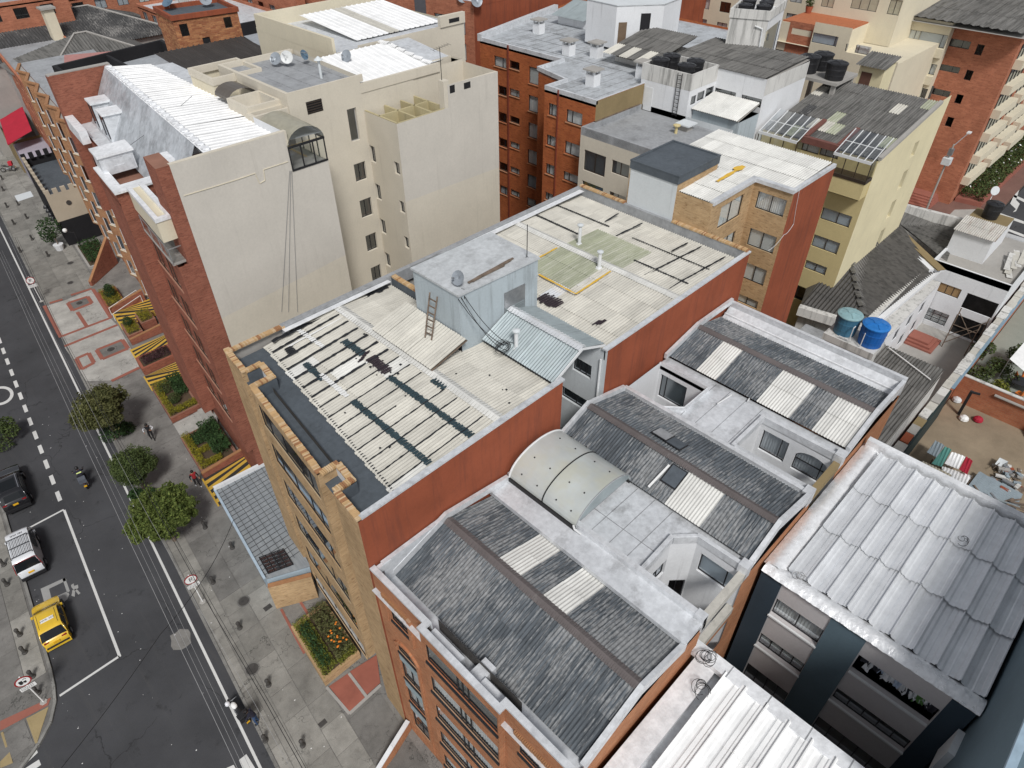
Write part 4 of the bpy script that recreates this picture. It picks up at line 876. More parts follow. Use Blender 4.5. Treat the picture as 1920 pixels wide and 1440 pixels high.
m=MB()
for y in(11.9,12.8,14.0,15.0):
    for k in(3,7,13,17):p=arc(k,N,1.003);m.obox(V((p[0]-0.03,y-0.03,p[1]-0.02)),V((0.06,0,0)),V((0,0.06,0)),V((0,0,0.05)))
m.each('fixing_bolt',wire_k,bv)
# ================================================================ slate and grey block with silver channel roof (right front)
sb=thing('apartment_building','slate blue and grey block with bright silver channel roof at lower right','building',(24,0,0))
SX,SXE,SY0,SY1,SZ=20.5,31.3,-4.38,4.62,13.0
sf=Face(sb,(SX,SY1),(SX,SY0),0.22)
def u_of(x,y):return sf.uz(x,y)[0]
c0=sf.uz(1468,1093)[0];c1=sf.uz(1563,1152)[0];c2=sf.uz(1628,1197)[0];c3=8.1
rowsz=[]
for i,(tlp,brp,cur)in enumerate((((1458,1123),(1525,1208),'white'),((1428,1187),(1492,1262),'blind'),((1403,1243),(1462,1327),None))):
    a=sf.uz(*tlp);b=sf.uz(*brp);rowsz.append((b[1],a[1]));sf.winuz(c0+0.02,b[1],c1-0.02,a[1],split=[0.25,0.5,0.75]if i else[0.5],pane=pane_m if i<2 else pane_d,curtain=cur,cfrac=1.0 if i==0 else 0.6,sill=whiteframe,sillh=0.10,silld=0.10)
    if i==0:sf.hole(c2+0.05,b[1],c3,a[1])
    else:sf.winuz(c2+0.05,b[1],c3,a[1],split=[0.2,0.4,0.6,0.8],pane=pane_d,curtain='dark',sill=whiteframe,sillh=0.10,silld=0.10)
b3=rowsz[2][0]-2.7;sf.winuz(c0+0.02,b3,c1-0.02,b3+1.25,pane=pane_d,sill=whiteframe);sf.winuz(c2+0.05,b3,c3,b3+1.25,cols=4,pane=pane_d,sill=whiteframe)
sf.build(-1,SZ-0.25,warmgrey)
for a,b,mt in((0,c0,navy),(c1,c2,teal),(c3+0.03,sf.L,navy)):
    MB().obox(sf.P(a+0.003,-1,0.003),sf.u*(b-a-0.006),sf.n*0.05,V((0,0,SZ+0.72))).build('painted_pier',mt,sb)
hull(sb,[(SX,SY0),(SXE,SY0),(SXE,SY1),(SX,SY1)],-1,SZ-0.25,navy,skip=(3,))
MB().poly([(SX,SY0,SZ-0.3),(SXE,SY0,SZ-0.3),(SXE,SY1,SZ-0.3),(SX,SY1,SZ-0.3)]).build('ceiling',interior,sb)
sr=MB().poly([(SX,SY0,SZ-0.2),(SXE,SY0,SZ+0.1),(SXE,SY1,SZ+0.1),(SX,SY1,SZ-0.2)]).build('roof',silver,sb)
O=V((SX+0.55,SY0+0.05,SZ-0.02));a=V((SXE-0.5,SY0+0.05,SZ+0.28))-O
roof_sheets(sr,O,a,V((0,1,0)),a.length,8.1,silversheet,sw=0.9,sl=2.9,pitch=0.9,amp=0.25,prof='canal',lap=0.25,lift=0.05)
foil=membrane('crinkled_foil',(0.86,0.87,0.88),(0.5,0.51,0.52),0.3,0.30,0.3,0.58,0.9,0.08)
def crinkle(parent,pts,w,z,mat,name='foil_flashing',n=40,amp=0.05,h=0.22):
    a=V((*pts[0],z));b=V((*pts[1],z));d=(b-a).normalized();q=V((-d.y,d.x,0));L=(b-a).length;m=MB();rows=6;P=[]
    for i in range(n+1):
        for j in range(rows):
            P.append(a+d*(L*i/n)+q*(w*(j/(rows-1)-0.5))+V((0,0,random.uniform(-amp,amp)+h*math.sin(math.pi*j/(rows-1)))))
    F=[[i*rows+j,i*rows+j+1,(i+1)*rows+j+1,(i+1)*rows+j]for i in range(n)for j in range(rows-1)]
    m.add(P,F);return m.build(name,mat,parent,smooth=True)
crinkle(sb,[(SX+0.22,SY0-0.05),(SX+0.22,SY1)],0.85,SZ-0.02,foil,n=70,amp=0.035);crinkle(sb,[(SX+0.2,SY1-0.35),(SXE,SY1-0.35)],0.95,SZ+0.06,foil,n=70,amp=0.03)
MB().box(SX-0.03,SY0-0.02,SZ-0.26,SX+0.3,SY1+0.02,SZ-0.02).build('fascia',brightsilver,sb);MB().box(SXE-0.3,SY0,SZ-0.2,SXE+0.05,SY1,SZ+0.62).build('rear_parapet',brightsilver,sb)
MB().box(SX+0.1,SY1-0.8,SZ-0.25,SXE-0.3,SY1+0.01,SZ+0.03).build('side_kerb',brightsilver,sb)
gl=rowsz[0]
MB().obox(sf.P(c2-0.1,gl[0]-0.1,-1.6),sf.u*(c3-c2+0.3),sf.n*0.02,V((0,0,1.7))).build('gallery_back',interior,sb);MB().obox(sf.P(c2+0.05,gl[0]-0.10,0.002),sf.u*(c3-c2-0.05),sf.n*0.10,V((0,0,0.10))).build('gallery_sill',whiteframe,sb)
cols_=[plain('laundry_white',(0.72,0.73,0.74),0.9),plain('laundry_pale_blue',(0.42,0.50,0.62),0.9),plain('laundry_dark',(0.03,0.03,0.04),0.9),plain('laundry_green',(0.10,0.22,0.06),0.9)]
sq=[2,0,2,1,0,0,1,0,2,0,3,0,2]
for i,ci in enumerate(sq):
    u=c2+0.2+i*(c3-c2-0.4)/len(sq);w_=random.uniform(0.22,0.36);hgt=random.uniform(0.55,0.95);m=MB();nn=6
    zt_=gl[1]+0.05;P=[sf.P(u+w_*k/nn+random.uniform(-0.02,0.02)*j,zt_-hgt*j/4,-0.12-0.06*math.sin(k*1.9+i)-0.04*j*random.random())for j in range(5)for k in range(nn+1)]
    m.add(P,[[j*(nn+1)+k,j*(nn+1)+k+1,(j+1)*(nn+1)+k+1,(j+1)*(nn+1)+k]for j in range(4)for k in range(nn)])
    ordn=('first','second','third','fourth','fifth','sixth','seventh','eighth','ninth','tenth','eleventh','twelfth','thirteenth')[i]
    tag(m.build('hanging_garment',cols_[ci],smooth=True,origin=sf.P(u,zt_,-0.12)),ordn+' garment from the left, '+('white','pale blue','black','green')[ci]+', hanging in the open laundry gallery','laundry','laundry in the gallery')
# ================================================================ low silver roof in front (bottom edge)
wb=thing('building','block with white silver ribbed roof at the bottom edge of the picture','building',(11,1,0))
WX0,WX1,WY0,WY1,WZ=7.6,15.75,-6.0,4.6,12.0
hull(wb,rect(WX0,WY0,WX1,WY1),-1,WZ-0.1,palegrey)
wr=MB().poly([(WX0,WY0,WZ-0.15),(WX1,WY0,WZ-0.15),(WX1,WY1,WZ-0.15),(WX0,WY1,WZ-0.15)]).build('roof',silver,wb)
O=V((WX0+0.3,WY0,WZ-0.05));a=V((WX1-0.3,WY0,WZ+0.22))-O
roof_sheets(wr,O,a,V((0,1,0)),a.length,9.3,whitesheet,sw=0.9,sl=2.7,pitch=0.9,amp=0.24,prof='canal',lap=0.22,lift=0.05)
coping(wb,[(WX1-0.2,WY1),(WX1-0.2,WY0)],0.62,WZ+0.05,WZ+0.36,brightsilver,'silver_parapet');MB().box(WX0,WY1-0.95,WZ-0.1,WX1-0.52,WY1-0.02,WZ+0.12).build('silver_ledge',brightsilver,wb)
seams(wb,[((WX1-0.52,y),(WX1+0.12,y),WZ+0.36)for y in(3.2,1.5,-0.2,-1.8)],0.05,0.01,lapm)
coil('cable_coil','tangle of thin wires hanging over the corner of the silver parapet',at(1325,1235,12.6),0.35,9,wire_k,8);coil('cable_coil','loops of thin wire lying at the start of the white ribbed roof',at(1315,1295,12.4),0.35,6,wire_k,9)
coil('cable_coil','small wire loop lying on the upper silver channel roof',at(1805,1015,13.3),0.22,4,wire_k,10);coil('cable_coil','small wire knot on the crinkled foil edge above the grey facade',at(1500,1085,13.3),0.22,5,wire_m,11)
tb=thing('building','teal painted neighbour wall in the lower right corner','building',(24,-8,0))
tf=MB();tf.prism([(14.0,-4.5),(40,-4.5),(40,-9),(14,-9)],-1,18.2);tf.build('wall',teal,tb);coping(tb,[(14.0,-4.62),(40,-4.62)],0.24,18.2,18.35,plain('pale_blue_coping',(0.30,0.40,0.48),0.6),'coping')
for(x0,x1,z0,z1)in((19.1,20.3,9.6,11.6),(17.8,19.3,7.3,8.8)):MB().box(x0,-4.5,z0,x1,-4.25,z1).build('utility_box',palegrey,tb)
MB().box(15.75,-4.45,-0.5,20.5,4.6,0.0).build('courtyard',concrete,tb)
# ================================================================ beige block with red brick street front
bg_=thing('apartment_building','tall beige rendered block with red brick street front and silver mansard roof','building',(15,45,0))
YP=36.5
def wallY(parent,x0,x1,Y,z0,z1,mat,name='wall'):return simple_wall(parent,(x0,Y),(x1,Y),z0,z1,mat,name)
zs1=onY(430,640,YP).z;zs2=onY(560,440,YP).z
def splitwall(x0,x1,zl,zr_,z0,z1,lower,upper):
    MB().poly([(x0,YP,z0),(x1,YP,z0),(x1,YP,zr_),(x0,YP,zl)]).build('wall',lower,bg_);MB().poly([(x0,YP,zl),(x1,YP,zr_),(x1,YP,z1),(x0,YP,z1)]).build('wall',upper,bg_)
za,zb=onY(758,380,YP).z,onY(937,313,YP).z
splitwall(11.41,18.06,15.4,15.9,0,25.0,beige,beige_grey)
splitwall(18.06,20.52,15.9,16.1,0,22.65,beige,beige_grey)
splitwall(25.89,35.0,za,zb,0,23.47,beige,beige_grey)
MB().poly([(30.3,YP,23.47),(35.0,YP,23.47),(35.0,YP,24.85),(30.3,YP,24.95)]).build('wall',beige_grey,bg_)
MB().box(30.3,YP+0.003,23.4,35.0,YP+0.28,24.84).build('parapet',beige,bg_)
for(x,y,w_,h_)in((848,167,0.45,0.5),(876,160,0.6,0.42)):
    p=onY(x,y,YP);MB().box(p.x-w_/2,YP-0.004,p.z-h_/2,p.x+w_/2,YP+0.02,p.z+h_/2).build('vent_opening',blackp,bg_)
MB().box(30.0,YP+0.02,23.0,30.5,YP+0.55,25.2).build('chimney',beige,bg_)
sR=Face(bg_,(20.52,40.1),(25.89,40.1),0.2)
sR.win(650,206,676,262,cols=1,pane=pane_d,frame=alum)
for a,b in(((663,309),(689,335)),((674,377),(700,402)),((685,443),(709,465)),((695,503),(717,523))):
    sR.win(*a,*b,cols=2,pane=pane_d,curtain='dark')
sR.build(0,25.7,beige)
v=sR.uz(573,192);v2=sR.uz(606,207);m=MB();m.obox(sR.P(v[0],v2[1],0.004),sR.u*(v2[0]-v[0]),sR.n*0.01,V((0,0,v[1]-v2[1])));m.build('vent_opening',blackp,bg_)
m=MB();[m.obox(sR.P(v[0],v2[1]+0.05+k*(v[1]-v2[1])/5,0.016),sR.u*(v2[0]-v[0]),sR.n*0.03,V((0,0,0.06)))for k in range(5)];m.each('vent_slat',bronzeframe,bg_)
tL=Face(bg_,(25.89,40.1),(25.89,YP),0.2)
for a,b in(((689,270),(706,307)),((700,342),(716,377)),((708,407),(725,441)),((717,470),(733,502))):tL.win(*a,*b,cols=2,pane=pane_d,curtain='dark')
for a,b in(((738,302),(751,330)),((748,375),(760,402)),((757,442),(768,468)),((764,507),(774,528))):tL.win(*a,*b,cols=1,pane=pane_d)
tL.build(0,23.47,beige)
wallX=lambda x,y0,y1,z0,z1,mat,nm='wall':simple_wall(bg_,(x,y0),(x,y1),z0,z1,mat,nm)
wallX(20.52,YP,40.1,0,22.65,beige);pth=[(345,367),(395,352),(440,338),(478,325),(487,344),(497,338),(494,318),(540,303)]
for a_,b_ in zip(pth[:-1],pth[1:]):MB().bar(onY(*a_,YP-0.01),onY(*b_,YP-0.01),0.03,0.05,0,V((0,1,0))).build('render_ridge',cream,bg_)
wallX(35.0,YP,46,0,24.85,beige);simple_wall(bg_,(11.41,57.5),(11.41,YP),12,24.9,beige)if False else None
bgroof=MB().poly([(13.6,YP+0.2,24.55),(20.6,YP+0.2,24.3),(20.6,57.3,24.3),(15.9,57.3,24.55)]).build('roof',silver,bg_)
n_=21;Wd=20.3/n_
for i in range(n_):
    y=YP+0.35+Wd*i;x0=13.55+(y-YP)*0.113
    O=V((x0,y,24.9));e=V((18.4 if y<41 else 19.0,y,24.5));a=e-O
    roof_sheets(bgroof,O,a,V((0,1,0)),a.length,Wd,whitesheet,sw=Wd,sl=8,pitch=Wd/2,amp=0.05,prof='rib',key='bgw%d'%(y<41))
coping(bg_,[(11.55,YP+0.14),(18.06,YP+0.14)],0.27,24.2,25.03,beige,'parapet')
m=MB();m.poly([(13.45,YP+0.3,24.92),(13.85,YP+0.3,25.0),(16.2,57.3,25.0),(15.8,57.3,24.92)]);m.build('ridge_flashing',brightsilver,bg_)
for k in range(24):
    y=37.2+k*0.85;MB().box(13.5+(y-YP)*0.113,y,24.98,13.9+(y-YP)*0.113,y+0.3,25.05).build('ridge_clip',brightsilver,bg_)
sR0,sR1=9.62,7.45
mans=MB();ny=24;nx=5;P=[]
for i in range(ny+1):
    y=38.65+(57.2-38.65)*i/ny
    for j in range(nx+1):t_=j/nx;s_=sR0+(sR1-sR0)*t_;z_=24.93+(21.6-24.93)*t_+random.uniform(-0.02,0.02);P.append((s_+K*y+random.uniform(-0.015,0.015),y,z_))
mans.add(P,[[i*(nx+1)+j,i*(nx+1)+j+1,(i+1)*(nx+1)+j+1,(i+1)*(nx+1)+j]for i in range(ny)for j in range(nx)])
mans.build('mansard_slope',membrane('streaked_silver',(0.55,0.575,0.60),(0.22,0.23,0.24),0.4,0.42,0.75,0.47,0.4,0.2),bg_)
def dormer(y,w_=1.3,s0=7.5,z0=21.7,h=1.75):
    d0=st(s0,y,z0);t_=V((K,1,0)).normalized();n=V((-1,K,0)).normalized();m=MB();m.obox(d0-t_*w_/2,t_*w_,-n*1.5,V((0,0,h)));o=m.build('dormer',silver,bg_)
    MB().obox(d0-t_*(w_/2+0.12)+n*0.1+V((0,0,h)),t_*(w_+0.24),-n*1.75,V((0,0,0.14))).build('dormer_roof',brightsilver,o);MB().obox(d0-t_*(w_/2-0.15)+n*0.01+V((0,0,0.3)),t_*(w_-0.3),n*0.02,V((0,0,h-0.45))).build('pane',pane_d,o)
    MB().obox(d0-t_*(w_/2-0.08)+n*0.005+V((0,0,0.2)),t_*0.08,n*0.05,V((0,0,h-0.25))).obox(d0+t_*(w_/2-0.16)+n*0.005+V((0,0,0.2)),t_*0.08,n*0.05,V((0,0,h-0.25))).build('window_frame',blackframe,o)
dormer(52.3);dormer(55.2);dormer(41.6,1.2,7.6,21.5,2.0)
sfc=Face(bg_,sp(6.15,42.5),sp(6.15,36.52),0.04)
for zt_ in(18.9,16.25,13.6,10.95,8.3):sfc.winuz(0.5,zt_-1.6,2.3,zt_,cols=2,pane=pane_b,frame=bronzeframe);sfc.winuz(2.95,zt_-1.6,4.6,zt_,cols=2,pane=pane_b,frame=bronzeframe)
sfc.build(4.6,19.5,red_brick)
pinkm=plaster('pinkish_slab_edge',(0.42,0.22,0.15),(0.2,0.1,0.07),0.3,0.9,0.3,0.1)
for z in(6.6,9.2,11.85,14.5,17.15,19.42):MB().obox(sfc.P(0.02,z,0.003),sfc.u*4.75,sfc.n*0.04,V((0,0,0.16))).build('floor_band',pinkm,bg_)
def block(parent,s0,s1,y0,y1,z0,z1,mat,name='wall',cap=None):
    m=MB();m.prism([sp(s0,y0),sp(s1,y0),sp(s1,y1),sp(s0,y1)],z0,z1,0,None if cap is None else 1);return m.build(name,[mat]if cap is None else[mat,cap],parent)
block(bg_,5.30,7.6,42.5,47.1,4.6,21.4,red_brick,'brick_pier');block(bg_,6.6,10.6,36.56,47.0,0,19.2,red_brick,'wall');block(bg_,6.75,7.6,36.54,38.6,19.2,25.0,red_brick,'brick_fin')
wallY(bg_,sp(6.15,YP+0.02)[0],11.41,YP+0.02,4.6,19.5,red_brick)
lk=Face(bg_,sp(5.32,42.48),sp(7.6,42.48),0.25);a=lk.uz(218,322);b=lk.uz(240,328);lk.hole(0.75,20.9,1.55,21.5);lk.build(20.2,22.0,red_brick);block(bg_,5.30,5.55,42.5,47.0,21.2,22.0,red_brick,'parapet');block(bg_,5.2,7.7,42.3,43.3,22.0,22.12,brightsilver,'parapet_cap');block(bg_,5.2,5.8,43.3,47.1,22.0,22.11,brightsilver,'parapet_cap')
bxw=Face(bg_,sp(5.5,45.7),sp(7.4,45.7),0.2);bxw.hole(0.7,22.35,1.35,22.8);bxw.build(21.9,23.0,silver);block(bg_,5.5,7.5,45.72,47.3,21.9,23.0,silver,'roof_box');block(bg_,5.4,7.6,45.6,47.4,23.0,23.14,brightsilver,'box_lid')
tr=block(bg_,5.95,6.85,37.0,42.3,20.9,22.1,cream,'balcony_trough');m=MB()
for(s0,s1,y0,y1)in((5.9,6.15,36.95,42.3),(6.62,6.9,36.95,42.3),(6.15,6.62,36.95,37.2)):m.prism([sp(s0,y0),sp(s1,y0),sp(s1,y1),sp(s0,y1)],22.1,22.32)
m.build('trough_rim',brightsilver,bg_)
m=MB();m.prism([sp(6.0,37.0),sp(7.6,37.0),sp(7.6,42.4),sp(6.0,42.4)],19.42,19.55);m.build('balcony_floor',concrete,bg_)
rail=MB();rail.bar(st(6.02,37.0,20.45),st(6.02,42.4,20.45),0.05,0.05);rail.bar(st(6.02,37.0,20.45),st(7.0,37.0,20.45),0.05,0.05);[rail.bar(st(6.02,y,19.5),st(6.02,y,20.45),0.04,0.04)for y in(37.0,38.8,40.6,42.3)];rail.build('balcony_rail',alum,bg_)
MB().poly([st(6.02,37.0,19.6),st(6.02,42.4,19.6),st(6.02,42.4,20.4),st(6.02,37.0,20.4)]).poly([st(6.02,37.0,19.6),st(7.0,37.0,19.6),st(7.0,37.0,20.4),st(6.02,37.0,20.4)]).build('balcony_glass',pane_m,bg_)
gl_=Face(bg_,sp(6.9,42.3),sp(6.9,38.7),0.1);gl_.winuz(0.3,19.6,3.3,20.8,cols=3,pane=pane_m,curtain='white');gl_.build(19.4,21,cream)
f2=Face(bg_,sp(6.45,57.4),sp(6.45,47.1),0.05)
for zt_ in(19.6,16.9,14.2,11.5,8.8,6.1):f2.winuz(8.4,zt_-2.1,9.9,zt_,cols=2,pane=pane_b);f2.winuz(1.0,zt_-1.4,3.6,zt_,cols=2,pane=pane_b);f2.winuz(4.6,zt_-1.4,7.2,zt_,cols=2,pane=pane_b)
f2.build(0,21.6,red_brick);block(bg_,6.6,10.6,47.1,57.4,0,21.55,red_brick,'wall',silver)
wp=Face(bg_,(12.2,57.4),(16.1,57.4));wp.build(15,25.0,red_brick);MB().box(12.1,57.41,15,16.2,58.0,24.95).build('party_wall',red_brick,bg_);MB().box(12.1,57.5,24.95,16.3,57.95,25.05).build('party_coping',concrete,bg_)
block(bg_,5.9,6.45,53.5,57.4,21.4,22.3,brightsilver,'gutter_box')
hullb=hull(bg_,[(20.52,40.1),(25.89,40.1),(26.3,49.0),(22.3,49.0),(20.52,49)],20,25.7,beige,skip=(0,));MB().box(20.6,40.15,25.35,26.2,48.9,25.4).build('stair_roof',greymem,bg_)
coping(bg_,[(20.62,40.25),(20.62,48.9),(26.2,48.9)],0.22,25.3,25.75,beige,'parapet');coping(bg_,[(20.6,40.2),(26.1,40.2)],0.14,25.3,25.74,beige,'parapet');seams(bg_,[((21.9+k*1.2,40.3),(21.9+k*1.2,47.5),25.4)for k in range(4)],0.05,0.02,lapm)
MB().tube((24.4,42.3,25.4),(24.4,42.3,26.6),0.09,10).build('flue',palegrey,bg_);MB().lathe((24.4,42.3,26.55),[(0.3,0),(0.04,0.22)],10).build('flue_cap',palegrey,bg_)
for(x0,x1,y0,y1,z1,fl)in((18.4,20.5,41.2,43.6,25.2,24.0),(18.3,20.6,40.3,41.1,24.9,24.2)):
    coping(bg_,[(x0,y0),(x1,y0),(x1,y1),(x0,y1)],0.2,23.5,z1,beige,'parapet',closed=True);MB().box(x0,y0,fl-0.1,x1,y1,fl).build('pen_floor',greymem,bg_)
ybx=hull(bg_,rect(18.9,46.6,22.4,50.0),23,25.6,cream);coping(bg_,[(18.95,46.65),(22.35,46.65),(22.35,49.95),(18.95,49.95)],0.2,25.2,25.65,beige,'parapet',closed=True);MB().box(19.0,46.7,24.5,22.3,49.9,24.6).build('pen_floor',greymem,bg_)
m=MB();N=10
for i in range(N):
    a0,a1=math.pi*i/N,math.pi*(i+1)/N;m.poly([(19.5-math.cos(a0)*1.0,43.9,24.9+0.6*math.sin(a0)),(19.5-math.cos(a1)*1.0,43.9,24.9+0.6*math.sin(a1)),(19.5-math.cos(a1)*1.0,45.8,24.9+0.6*math.sin(a1)),(19.5-math.cos(a0)*1.0,45.8,24.9+0.6*math.sin(a0))])
m.build('small_vault',plain('brown_polycarbonate',(0.10,0.085,0.07),0.4),bg_,smooth=True)
cv=MB();N=12;cxx,cw=19.3,1.22
for i in range(N):
    a0,a1=math.pi*i/N,math.pi*(i+1)/N;q=[(cxx-math.cos(a)*cw,24.05+0.95*math.sin(a))for a in(a0,a1)]
    cv.poly([(q[0][0],YP-0.05,q[0][1]),(q[1][0],YP-0.05,q[1][1]),(q[1][0],39.9,q[1][1]+0.05),(q[0][0],39.9,q[0][1]+0.05)])
cv.build('canopy',plain('olive_polycarbonate',(0.34,0.32,0.25),0.35),bg_,smooth=True)
m=MB()
for i in range(N):a0,a1=math.pi*i/N,math.pi*(i+1)/N;m.poly([(cxx-math.cos(a0)*cw,YP,24.05),(cxx-math.cos(a1)*cw,YP,24.05),(cxx-math.cos(a1)*cw,YP,24.05+0.95*math.sin(a1)),(cxx-math.cos(a0)*cw,YP,24.05+0.95*math.sin(a0))])
m.build('canopy_end',pane_m,bg_)
m=MB();m.bar((18.06,YP,24.05),(20.52,YP,24.05),0.1,0.12);m.bar((18.06,YP,22.7),(20.52,YP,22.7),0.08,0.1);m.bar((20.5,YP,24.05),(20.5,40.0,24.05),0.1,0.12)
for x in(18.1,18.9,19.7,20.48):m.bar((x,YP,22.65),(x,YP,24.05),0.06,0.06)
for y in(37.4,38.3,39.2):m.bar((20.5,y,22.65),(20.5,y,24.05),0.06,0.06)
m.build('glazing_bars',blackframe,bg_);MB().poly([(18.06,YP+0.02,22.7),(20.5,YP+0.02,22.7),(20.5,YP+0.02,24.05),(18.06,YP+0.02,24.05)]).build('pane',pane_m,bg_)
MB().box(18.06,YP+0.1,22.5,20.5,40,22.6).build('balcony_floor',concrete,bg_)
wallX(18.06,40,YP,22.5,25.0,whitep)
MB().box(25.95,YP+0.05,22.2,34.9,45.9,22.3).build('terrace_floor',concrete,bg_)
ylw=plaster('yellowed_plaster',(0.46,0.40,0.24),(0.10,0.09,0.06),0.5,0.9,0.5,0.12)
for a,b in(((26.05,36.7),(26.05,40.1)),((26.0,36.62),(30.3,36.62)),((27.6,36.8),(27.6,40)),((29.0,36.8),(29.0,40)),((26.1,38.6),(30.2,38.6)),((30.25,36.8),(30.25,40.2))):coping(bg_,[a,b],0.14,22.3,23.46,ylw,'pen_wall')
for(x,y,c_)in((26.8,39.2,'whitesheet'),(29.6,39.3,'g'),(28.3,37.5,'w'),(29.5,37.3,'t')):
    me=MB().box(x-0.55,y-0.35,22.9,x+0.55,y+0.35,22.96);me.build('pen_cover',whitesheet if c_!='g' else greysheet,bg_)
tw=Face(bg_,(25.9,40.15),(30.3,40.15));tw.build(22.2,25.1,beige);tw2=Face(bg_,(30.3,41.5),(35.0,41.5));tw2.build(22.2,25.0,beige)
hull(bg_,rect(25.9,40.2,35,46.5),22,25.0,beige);bw=MB().poly([(25.9,40.2,24.9),(35,41.6,24.9),(35,46.5,25.4),(25.9,46.5,25.4)]).build('roof',silver,bg_)
O=V((26.2,40.4,25.0));a=V((26.2,45.6,25.7))-O;roof_sheets(bw,O,a,V((1,0,0)),a.length,6.2,whitesheet,sw=1.03,sl=5.4,pitch=0.5,amp=0.05,prof='rib',key='bt')
ridge_caps(bw,(32.4,40.5,25.25),(32.0,46.0,25.9),0.6,whitesheet);coping(bg_,[(25.95,40.2),(30.4,40.2),(32.8,40.2)],0.2,24.6,25.2,beige,'parapet')
ub=Face(bg_,(30.4,46.7),(41.0,46.7),0.15);ub.win(797,115,832,135,cols=3,pane=pane_d,curtain='white');ub.build(20,25.6,beige);hull(bg_,rect(28.3,46.75,41.0,58),18,25.4,cream);MB().box(38.4,46.6,25.5,41.05,46.95,26.3).build('chimney',beige,bg_);MB().box(39.3,46.58,25.7,40.4,46.59,26.0).build('vent_opening',blackp,bg_)
coping(bg_,[(28.4,46.85),(28.4,57.8),(40.9,57.8)],0.22,25.2,26.4,cream,'parapet');ubr=MB().poly([(28.5,47,25.3),(40.9,47,25.3),(40.9,57.7,25.3),(28.5,57.7,25.3)]).build('roof',silver,bg_)
O=V((31.5,48.5,25.4));a=V((31.5,56.5,26.0))-O;roof_sheets(ubr,O,a,V((1,0,0)),a.length,8.4,whitesheet,sw=1.05,sl=8.2,pitch=0.5,amp=0.05,prof='rib',key='bu',special=lambda i,j,nc,nr:creamsheet if i==3 else None)
dish('satellite_dish','grey dish left of the orange-stained one on the beige stair roof',at(520,122,25.5),0.42,(-0.7,-0.4,0.5),greydish,0.4);dish('satellite_dish','rust-stained white satellite dish on the beige stair roof',at(541,122,25.5),0.42,(-0.6,-0.7,0.4),whitedish,0.5);dish('satellite_dish','blue satellite dish on the beige stair roof parapet',at(571,112,25.7),0.34,(0.3,-0.8,0.4),bluedish,0.3)
dish('satellite_dish','dark dish at the parapet above the beige recess',at(652,117,25.4),0.42,(-0.9,-0.3,0.5),greydish,0.4);dish('satellite_dish','white dish with dark mark below the brick parapet on the far left',at(141,195,19),0.5,(-0.2,-0.8,0.6),whitedish,0.4)
t=thing('antenna','thin television antenna mast at the beige tower parapet','antenna',at(842,150,23.8));b0_=V((30.2,36.9,25.0));MB().tube(b0_,b0_+V((0,0,2.2)),0.025).build('mast',wire_k,t);m=MB();m.tube(b0_+V((-0.5,0.1,2.1)),b0_+V((0.7,-0.1,2.3)),0.012)
for k in range(7):c=b0_+V((-0.5+k*0.2,0.1-k*0.033,2.1+k*0.033));m.tube(c-V((0.05,0.3,0)),c+V((0.05,0.3,0)),0.008)
m.build('crossbars',wire_k,t)
for i,(x0,x1)in enumerate(((541,528),(546,541),(553,558))):cable('cable',('left','middle','right')[i]+' thin wire running down the blank beige party wall',[onY(543+i*2,320,YP-0.05),onY(x1,585,YP-0.05)],0.012,wire_m)
from math import sin,cos,pi
def leaf_mat(name,c,c2,objv=0.0):
    t=NT(name,0.75,0,0.25);t.b.inputs['Subsurface Weight'].default_value=0.0
    g=t.n('ShaderNodeNewGeometry');col=t.mix(g.outputs['Random Per Island'],c,c2);col=t.val(col,t.ramp(t.noise(t.pos(),1.6,4),0.3,0.7),0.65,1.35);return t.done(col)
leaf_g=leaf_mat('green_leaf',(0.034,0.054,0.017),(0.090,0.118,0.036));leaf_d=leaf_mat('dark_leaf',(0.016,0.040,0.012),(0.045,0.085,0.026));leaf_y=leaf_mat('yellow_green_leaf',(0.11,0.12,0.012),(0.30,0.25,0.02));leaf_o=leaf_mat('olive_leaf',(0.052,0.058,0.020),(0.125,0.125,0.046));leaf_p=leaf_mat('purple_leaf',(0.030,0.014,0.018),(0.07,0.03,0.035));leaf_y2=leaf_mat('lime_leaf',(0.08,0.10,0.015),(0.19,0.19,0.03))
def leaves(name,parent,mat,pts,size,seed=0,origin=None,squash=1.0):
    rnd=random.Random(seed);m=MB()
    for p in pts:
        a=V((rnd.gauss(0,1),rnd.gauss(0,1),rnd.gauss(0,0.6))).normalized();b=a.orthogonal().normalized();b=(b*cos(rnd.uniform(0,6))+a.cross(b)*sin(rnd.uniform(0,6))).normalized();s=size*rnd.uniform(0.6,1.4);c=V(p)
        m.poly([c-a*s,c-b*s*0.45,c+a*s,c+b*s*0.45])
    return m.build(name,mat,parent,origin=origin)
def hedge_pts(poly_rect,z0,z1,n,rnd):
    s0,s1,y0,y1=poly_rect;out=[]
    for _ in range(n):
        s,y=rnd.uniform(s0,s1),rnd.uniform(y0,y1);z=z0+(z1-z0)*(rnd.random()**0.4);out.append(st(s,y,z))
    return out
def ball_pts(c,r,n,rnd,sq=1.0):
    out=[]
    for _ in range(n):
        d=V((rnd.gauss(0,1),rnd.gauss(0,1),rnd.gauss(0,1))).normalized();q=r*(rnd.random()**0.25);out.append(V(c)+V((d.x*q,d.y*q,d.z*q*sq)))
    return out
